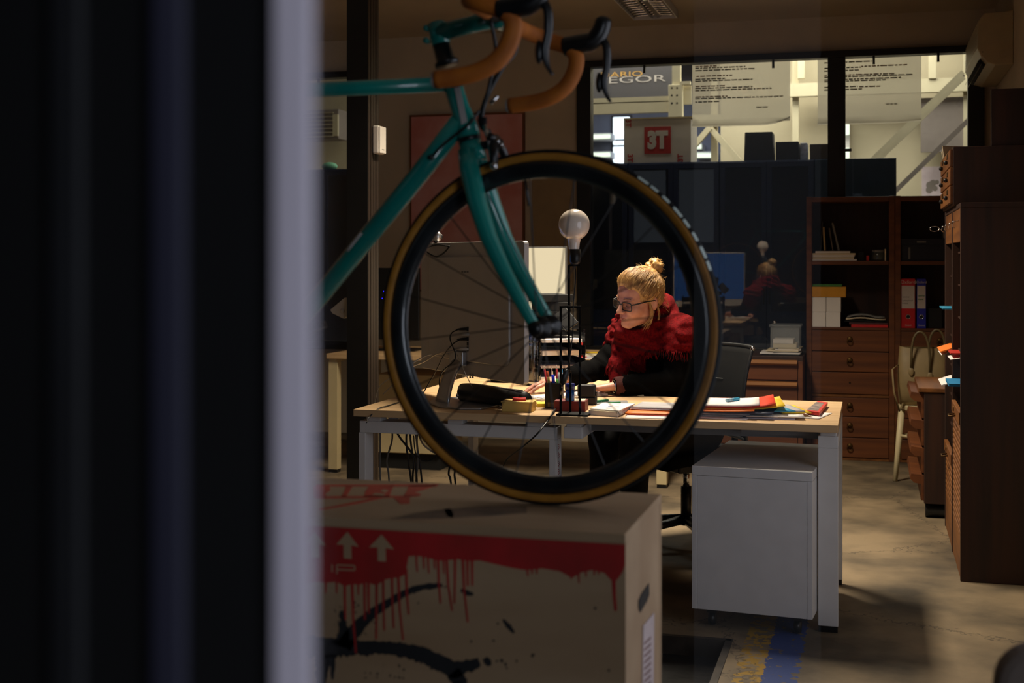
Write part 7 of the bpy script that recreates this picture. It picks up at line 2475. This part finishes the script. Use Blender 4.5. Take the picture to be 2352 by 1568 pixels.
for s, kx in ((1, 0.10), (-1, -0.11)):
    an = HIP + fb * 0.42 + lb_v * kx - UP * 0.45
    a = Vector((an[0], an[1], 0.045))
    d_ = Vector(fb)
    MB().tube([a - d_ * 0.07, a - d_ * 0.03, a + d_ * 0.06, a + d_ * 0.14, a + d_ * 0.175], [0.030, 0.042, 0.041, 0.036, 0.020], 14, flat=(1, 1)).build('shoe', MT['shoe'], person)

# ---- scarf: neck wraps, shoulder cape and a hanging end
NB = S + UP * 0.075 + fb * 0.045          # neck base
G = SDF(np.arange(-1.22, -0.66, 0.0045), np.arange(5.48, 6.06, 0.0045), np.arange(0.70, 1.18, 0.0045))


def loop(c, ax_u, ax_v, ru, rv, r, k=0.02, n=26, a0=0, a1=2 * math.pi, zf=None):
    pts = []
    for i in range(n + 1):
        a = a0 + (a1 - a0) * i / n
        p = c + ax_u * ru * math.cos(a) + ax_v * rv * math.sin(a)
        if zf:
            p = p + UP * zf(a)
        pts.append(p)
    for p, q in zip(pts[:-1], pts[1:]):
        G.cap(p, q, r, None, k)


loop(NB + UP * 0.020, lb_v, fb, 0.092, 0.100, 0.034, zf=lambda a: 0.012 - 0.012 * math.sin(a))
loop(NB - UP * 0.022, lb_v, fb, 0.112, 0.118, 0.038, zf=lambda a: -0.028 * math.sin(a) + 0.008 * math.cos(3 * a))
loop(NB + UP * 0.045 - fb * 0.012, lb_v, fb, 0.083, 0.088, 0.020, zf=lambda a: 0.006 - 0.034 * math.sin(a))
# cape: shell over both shoulders
side = lb_v
G.cap(SL + lb_v * 0.020 - UP * 0.000, SR - lb_v * 0.020 - UP * 0.000, 0.088, None, 0.04)
G.ell(S - UP * 0.055 + fb * 0.03, [lb_v, fb, UP], (0.205, 0.150, 0.115), 0.04)
G.cap(SL + lb_v * 0.020, SL * 0.62 + EL * 0.38 + lb_v * 0.018, 0.088, 0.082, 0.04)
G.cap(SR - lb_v * 0.015, SR * 0.70 + ER * 0.30 - lb_v * 0.012, 0.084, 0.076, 0.04)
# hanging end in front, right breast down to the lap edge
e0 = S + fb * 0.135 - lb_v * 0.055 - UP * 0.03
e1 = np.array(PD(1418, 905, 5.66))
e1[2] = max(e1[2], 0.762)
for o_ in (-0.030, 0.0, 0.030):
    G.cap(e0 + lb_v * o_, (e0 + e1) / 2 + lb_v * o_ * 1.0 - fb * -0.012, 0.026, 0.024, 0.02)
    G.cap((e0 + e1) / 2 + lb_v * o_ + fb * 0.012, e1 + lb_v * o_ * 0.8, 0.024, 0.019, 0.02)


def scarf_folds(x, y, z):
    px = (x - S[0]) * lb_v[0] + (y - S[1]) * lb_v[1]
    pf = (x - S[0]) * fb[0] + (y - S[1]) * fb[1]
    r = np.sqrt((px) ** 2 + (pf - 0.04) ** 2)
    a = np.arctan2(pf - 0.04, px)
    w1 = np.sin(95 * (r + 0.45 * (z - S[2])) + 1.8 * np.sin(3 * a + 0.6))
    w2 = np.sin(150 * (z - S[2]) + 7 * a + 2 * np.sin(20 * px))
    lowz = np.clip((0.93 - z) / 0.08, 0, 1) * (pf > 0.08)
    w3 = np.sin(190 * px + 3 * np.sin(14 * z))
    w4 = np.sin(60 * px + 130 * (z - S[2]) + 3 * np.sin(16 * pf))
    w5 = np.sin(330 * (r + 0.3 * (z - S[2])) + 2.5 * np.sin(5 * a) + 40 * px)
    return -((0.0010 * w5 + 0.0060 * w1 + 0.0020 * w2 + 0.0030 * w4) * (1 - lowz) + 0.005 * w3 * lowz)


G.ripple(scarf_folds)
# hem: lower edge slants from the near shoulder down to the front
cap_hem = []
X, Y, Z = G.ax[0][:, None, None], G.ax[1][None, :, None], G.ax[2][None, None, :]
pxl = (X - S[0]) * lb_v[0] + (Y - S[1]) * lb_v[1]
pfr = (X - S[0]) * fb[0] + (Y - S[1]) * fb[1]


def hemz(pxl, pfr):
    return S[2] - 0.105 - 0.012 * np.clip(pfr / 0.12, -0.3, 1) + 0.045 * np.clip(pxl / 0.16, 0, 1) + 0.012 * np.sin(9 * pxl) - 0.008 * np.sin(23 * pxl + 11 * pfr)


el = ((e0 + e1) / 2 - S)
exl = (el * lb_v).sum()
tail = (np.abs(pxl - (exl + (Z - S[2] + 0.15) * 0.0)) < 0.060) & (pfr > 0.075)
hem = hemz(pxl, pfr) - Z
G.D = np.where(tail, G.D, np.maximum(G.D, hem.astype(np.float32)))
# hollow for the head so the chin stays free
X0 = HC
inner = SDF(G.ax[0], G.ax[1], G.ax[2])
inner.ell(h(0, 0.030, -0.030), HAX, np.array((0.070, 0.085, 0.085)) * HS, 0.02)
inner.ell(h(0, 0.0, 0.03), HAX, np.array((0.085, 0.105, 0.09)) * HS, 0.02)
G.D = np.maximum(G.D, -inner.D + 0.003)
V, F = G.mesh()
scarf = sdf_object('scarf', V, F, MT['scarf_red'], person, 1, 'red wool scarf with fringe')
# fringe along the hem and the end
fr = MB()
SV = V
hz = hemz((SV[:, 0] - S[0]) * lb_v[0] + (SV[:, 1] - S[1]) * lb_v[1], (SV[:, 0] - S[0]) * fb[0] + (SV[:, 1] - S[1]) * fb[1])
low = np.nonzero(np.abs(SV[:, 2] - hz) < 0.006)[0]
cen2 = S + fb * 0.02
rad_ = np.linalg.norm(SV[low][:, :2] - cen2[:2], axis=1)
angs = np.arctan2(SV[low][:, 1] - cen2[1], SV[low][:, 0] - cen2[0])
rs = random.Random(11)
for k in range(330):
    a = -math.pi + 2 * math.pi * k / 330
    sel = np.nonzero(np.abs((angs - a + math.pi) % (2 * math.pi) - math.pi) < 0.05)[0]
    if len(sel) == 0:
        continue
    j = low[sel[np.argmax(rad_[sel])]]
    p = Vector(SV[j]) + Vector((0, 0, 0.004))
    out = Vector((SV[j][0] - cen2[0], SV[j][1] - cen2[1], 0)).normalized()
    L = rs.uniform(0.024, 0.046)
    s_ = Vector((rs.uniform(-0.3, 0.3), rs.uniform(-0.3, 0.3), 0)) * L
    fr.tube([p, p + out * 0.006 + Vector((0, 0, -L * 0.35)) + s_ * 0.2, p + out * 0.008 + s_ * 0.6 + Vector((0, 0, -L * 0.7)), p + out * 0.005 + s_ + Vector((0, 0, -L))], [0.0017, 0.0016, 0.0014, 0.0009], 5)
for k in range(22):
    o_ = -0.05 + 0.1 * k / 21
    p = Vector(e1 + lb_v * o_ * 0.75 + fb * 0.014 + UP * 0.004)
    L = rs.uniform(0.010, 0.014)
    fr.tube([p, p + Vector((rs.uniform(-0.004, 0.004), -0.004, -L * 0.6)), p + Vector((rs.uniform(-0.006, 0.006), -0.006, -L))], 0.0014, 5)
o = fr.build('scarf_fringe', MT['scarf_red'], scarf)
o['kind'] = 'stuff'


# ---- hair
def hair_material():
    m = mat('blond_hair', (206, 164, 96), 0.42, c2=(150, 108, 56), scale=26, stretch=(3, 3, 0.8), detail=10, bump=0.4, bscale=160, spec=0.6)
    return m


MT['hair'] = hair_material()
G = SDF(np.arange(HC[0] - 0.19, HC[0] + 0.19, 0.003), np.arange(HC[1] - 0.19, HC[1] + 0.22, 0.003), np.arange(HC[2] - 0.14, HC[2] + 0.24, 0.003))
G.ell(h(0, -0.012, 0.058), HAX, np.array((0.079, 0.101, 0.081)) * HS, 0.02)
G.ell(h(0, -0.040, 0.020), HAX, np.array((0.076, 0.068, 0.078)) * HS, 0.03)
G.ell(h(0, 0.020, 0.092), HAX, np.array((0.064, 0.066, 0.048)) * HS, 0.03)
G.cap(h(0, -0.05, 0.09), h(0, -0.088, 0.112), 0.045, 0.022, 0.03)
for s in (-1, 1):
    G.ell(h(0.060 * s, 0.006, 0.050), HAX, np.array((0.022, 0.044, 0.044)) * HS, 0.02)
# open the face
fc_ = h(0, 0.150, -0.008)
inner = SDF(G.ax[0], G.ax[1], G.ax[2])
inner.ell(h(0, 0.120, -0.008), HAX, np.array((0.080, 0.088, 0.102)) * HS, 0.02)
inner.ell(h(0, 0.060, -0.085), HAX, np.array((0.10, 0.105, 0.070)) * HS, 0.02)
for s in (-1, 1):
    inner.ell(h(0.088 * s, 0.002, -0.020), HAX, np.array((0.030, 0.030, 0.034)) * HS, 0.012)
G.D = np.maximum(G.D, -inner.D)
G.ripple(lambda x, y, z: 0.0022 * np.sin(170 * ((x - HC[0]) * hl[0] + (y - HC[1]) * hl[1]) + 60 * (z - HC[2]) + 2 * np.sin(40 * (y - HC[1]))))
V, F = G.mesh()
hair = sdf_object('hair', V, F, MT['hair'], person, 1, 'blond hair swept back')
HG = G
BUN = h(0.0, -0.092, 0.128)
G = SDF(np.arange(BUN[0] - 0.08, BUN[0] + 0.08, 0.003), np.arange(BUN[1] - 0.08, BUN[1] + 0.08, 0.003), np.arange(BUN[2] - 0.08, BUN[2] + 0.08, 0.003))
rs = random.Random(5)
G.ell(BUN, HAX, (0.036, 0.032, 0.028), 0.01)
for k in range(22):
    v = nrm([rs.gauss(0, 1), rs.gauss(0, 1), rs.gauss(0, 1)])
    p = BUN + (hl * v[0] * 0.032 + hf * v[1] * 0.030 + hu * v[2] * 0.026)
    w = np.cross(v, nrm([rs.gauss(0, 1), rs.gauss(0, 1), rs.gauss(0, 1)]))
    w = nrm(w) * 0.014
    q = hl * w[0] + hf * w[1] + hu * w[2]
    G.cap(p - q, p + q, 0.0085, None, 0.004)
V, F = G.mesh()
bun = sdf_object('hair_bun', V, F, MT['hair'], hair, 0)
bc2 = Vector(h(0, -0.080, 0.102))
tie_d = Vector(nrm(BUN - h(0, -0.05, 0.07)))
tx, ty_, _ = frame_from(tie_d)
MB().tube([bc2 + tx * 0.021 * math.cos(a) + ty_ * 0.021 * math.sin(a) for a in np.linspace(0, 2 * math.pi, 19)[:-1]], 0.005, 8, closed=True).build('hair_tie', MT['black_matte'], hair)
# strands following the sweep to the bun
st_ = MB()
c_h = np.array([0, -0.012, 0.052])
rad_h = np.array([0.0860, 0.1085, 0.0920])
bdir = nrm(np.array([0, -0.078, 0.068]) / rad_h)
HLINE = np.array([(0, 0.084, 0.098), (0.030, 0.080, 0.094), (0.052, 0.060, 0.078), (0.064, 0.042, 0.048), (0.072, 0.026, 0.022), (0.077, 0.0, 0.034), (0.078, -0.025, 0.010), (0.070, -0.052, -0.030), (0.046, -0.080, -0.052), (0.0, -0.090, -0.055)])
st2 = MB()
RR = np.linspace(0.150, 0.045, 80)


def on_hair(v, off):
    """outermost hair surface along a head direction"""
    v = nrm(v)
    w = hl * v[0] + hf * v[1] + hu * v[2]
    P_ = h(*c_h)[None, :] + RR[:, None] * w[None, :]
    ii = [np.clip(np.searchsorted(HG.ax[a], P_[:, a]), 0, len(HG.ax[a]) - 1) for a in range(3)]
    ins = np.nonzero(HG.D[ii[0], ii[1], ii[2]] < 0)[0]
    r = RR[ins[0]] if len(ins) else 0.085
    return Vector(h(*c_h) + w * (r + off))


for k in range(1300):
    q = rs.uniform(0, 8.999)
    i0 = int(q)
    hp = HLINE[i0] * (1 - q + i0) + HLINE[i0 + 1] * (q - i0)
    hp = hp * np.array([rs.choice((-1, 1)), 1, 1]) + np.array([rs.gauss(0, 0.002) for _ in range(3)])
    s0 = nrm((hp - c_h) / rad_h)
    quiff = max(0.0, 1 - q / 4.0)
    depth = rs.random()
    lift = 1.0 + 0.022 * depth + 0.0
    sway = rs.uniform(-0.10, 0.10)
    pts, rr = [], []
    om = math.acos(np.clip(s0 @ bdir, -1, 1))
    perp = np.cross(s0, bdir)
    t0 = rs.uniform(0, 0.25) if depth > 0.5 else 0.0
    for i in range(11):
        t = t0 + (0.98 - t0) * i / 10
        v = (math.sin((1 - t) * om) * s0 + math.sin(t * om) * bdir) / max(math.sin(om), 1e-3)
        v = nrm(v + perp * sway * math.sin(math.pi * t))
        pts.append(on_hair(v * rad_h, 0.0002 + 0.0022 * depth * math.sin(math.pi * min(1, t + 0.1))))
        rr.append(0.0010 * (1 - 0.5 * abs(2 * t - 1)))
    (st_ if k % 2 else st2).tube(pts, rr, 4, caps=False)
o = st2.build('hair_strands', mat('dark_blond_hair', (150, 108, 58), 0.45, var=0.2, scale=40), hair)
o['kind'] = 'stuff'
for (a, m_, b) in (((0.070, 0.016, 0.010), (0.078, 0.012, -0.045), (0.060, 0.046, -0.105)), ((0.070, 0.010, 0.005), (0.080, 0.004, -0.050), (0.066, 0.030, -0.098)), ((0.074, -0.022, -0.01), (0.082, -0.030, -0.05), (0.080, -0.020, -0.090))):
    for j in range(9):
        jit = lambda s_=1: rs.uniform(-0.003, 0.003) * s_
        p0 = np.array(a) + [jit(), jit(), 0.02]
        pm = np.array(m_) + [jit(1.5), jit(1.5), jit()]
        p2 = np.array(b) + [jit(1.5), jit(2), rs.uniform(-0.012, 0.02)]
        st_.tube(smooth([Vector(h(*p0)), Vector(h(*pm)), Vector(h(*p2))], 5), [0.0010] * 8 + [0.0007, 0.0004, 0.0002], 4, caps=False)
for k in range(90):     # short wisps at the nape and behind the ear
    s_ = rs.choice((-1, 1))
    a_ = np.array([0.070 * s_ * rs.uniform(0.3, 1.05), -0.060 - rs.uniform(0, 0.03), rs.uniform(-0.05, 0.03)])
    b_ = a_ + [rs.uniform(-0.006, 0.010) * s_, -rs.uniform(0.004, 0.016), -rs.uniform(0.015, 0.035)]
    st_.tube([Vector(h(*a_)), Vector(h(*((a_ + b_) / 2 + [0, -0.004, 0]))), Vector(h(*b_))], [0.0010, 0.0007, 0.0003], 4, caps=False)
for k in range(70):     # flyaways
    v = nrm([rs.gauss(0, 0.7), rs.uniform(-1, 0.8), rs.uniform(0.1, 1)])
    q = c_h + v * rad_h
    t1 = nrm(np.cross(v, [rs.gauss(0, 1), rs.gauss(0, 1), rs.gauss(0, 1)]))
    st_.tube([Vector(h(*q)), Vector(h(*(q + t1 * 0.014 + v * 0.006))), Vector(h(*(q + t1 * 0.026 + v * rs.uniform(0.004, 0.016))))], [0.0006, 0.0005, 0.0003], 4, caps=False)
for k in range(60):     # loose ends of the bun
    v = nrm([rs.gauss(0, 1), rs.gauss(-0.3, 1), rs.gauss(0.3, 1)])
    p = BUN + (hl * v[0] + hf * v[1] + hu * v[2]) * 0.034
    o_ = hl * v[0] + hf * v[1] + hu * v[2]
    st_.tube([Vector(p - o_ * 0.006), Vector(p + o_ * 0.006 + UP * 0.002), Vector(p + o_ * rs.uniform(0.006, 0.015) + UP * rs.uniform(-0.006, 0.006))], [0.0012, 0.0009, 0.0004], 4, caps=False)
o = st_.build('hair_strands', MT['hair'], hair)
o['kind'] = 'stuff'

# ---- glasses, brows, lashes, bracelet
gl_ = MB()
ms_ = MB()
for s in (-1, 1):
    cx_, cz_ = 0.0320 * s, 0.004
    pts = []
    for a in np.linspace(0, 2 * math.pi, 33)[:-1]:
        ca, sa = math.cos(a), math.sin(a)
        u = math.copysign(abs(ca) ** 0.45, ca) * 0.0245
        w = math.copysign(abs(sa) ** 0.45, sa) * 0.0175
        yy = 0.1065 - 0.16 * abs(cx_ + u)
        pts.append(Vector(h(cx_ + u, yy, cz_ + w)))
    gl_.tube(pts, 0.0026, 8, closed=True)
    ms_.add(pts, [tuple(range(len(pts)))])
    gl_.tube([Vector(h(0.0555 * s, 0.0975, 0.014)), Vector(h(0.066 * s, 0.086, 0.016)), Vector(h(0.0745 * s, 0.030, 0.016)), Vector(h(0.081 * s, -0.012, 0.012)), Vector(h(0.079 * s, -0.030, -0.008))], [0.0032, 0.0032, 0.0028, 0.0024, 0.0022], 8)
gl_.tube([Vector(h(-0.009, 0.1055, 0.011)), Vector(h(0, 0.1085, 0.013)), Vector(h(0.009, 0.1055, 0.011))], 0.0026, 8)
spec = gl_.build('glasses', MT['black_plastic'], person, label='black rectangular glasses')
ms_.build('lens', glass('spectacle_lens', (1, 1, 1), 1.5, 0.7), spec)
br_ = MB()
ls_ = MB()
for s in (-1, 1):
    br_.tube([Vector(h(0.015 * s, 0.1005, 0.0325)), Vector(h(0.030 * s, 0.0965, 0.0365)), Vector(h(0.046 * s, 0.0855, 0.0335))], [0.0022, 0.0026, 0.0012], 6)
    ls_.tube([Vector(h(0.0185 * s, 0.0925, 0.0045)), Vector(h(0.031 * s, 0.0965, 0.0015)), Vector(h(0.0445 * s, 0.0890, 0.0050))], [0.0010, 0.0014, 0.0012], 6)
br_.build('eyebrow', mat('brow_brown', (120, 82, 46), 0.7), person)
ls_.build('eyelash', mat('lash_brown', (46, 30, 22), 0.7), person)
lp_ = MB()
lp_.tube([Vector(h(-0.0165, 0.0975, -0.0520)), Vector(h(-0.006, 0.1040, -0.0500)), Vector(h(0, 0.1048, -0.0505)), Vector(h(0.006, 0.1040, -0.0500)), Vector(h(0.0165, 0.0975, -0.0520))], [0.0010, 0.0026, 0.0024, 0.0026, 0.0010], 6)
lp_.tube([Vector(h(-0.0155, 0.0970, -0.0545)), Vector(h(0, 0.1005, -0.0575)), Vector(h(0.0155, 0.0970, -0.0545))], [0.0010, 0.0030, 0.0010], 6)
lp_.build('lips', mat('lip_skin', (160, 84, 72), 0.5), person)
for q, (tips, nn) in enumerate(((tipsR, nR), (tipsL, nL))):
    for (p, d_) in tips:
        c_ = Vector(p + nn * 0.0058 - d_ * 0.003)
        MB().sphere(c_, 0.0048, (1, 1, 0.35), 8, 6).build('fingernail', mat('nail', (206, 150, 128), 0.3) if 'nail_m' not in MT else MT['nail_m'], person)
        MT.setdefault('nail_m', bpy.data.materials['nail'])
bw = Vector(WL + nrm(WL - EL) * -0.004)
bd_ = Vector(nrm(WL - EL))
tx, ty_, _ = frame_from(bd_)
MB().tube([bw + bd_ * 0.012 + tx * 0.0285 * math.cos(a) + ty_ * 0.0265 * math.sin(a) for a in np.linspace(0, 2 * math.pi, 25)[:-1]], 0.0022, 6, closed=True).build('bracelet', MT['chrome'], person, label='thin silver bracelet')
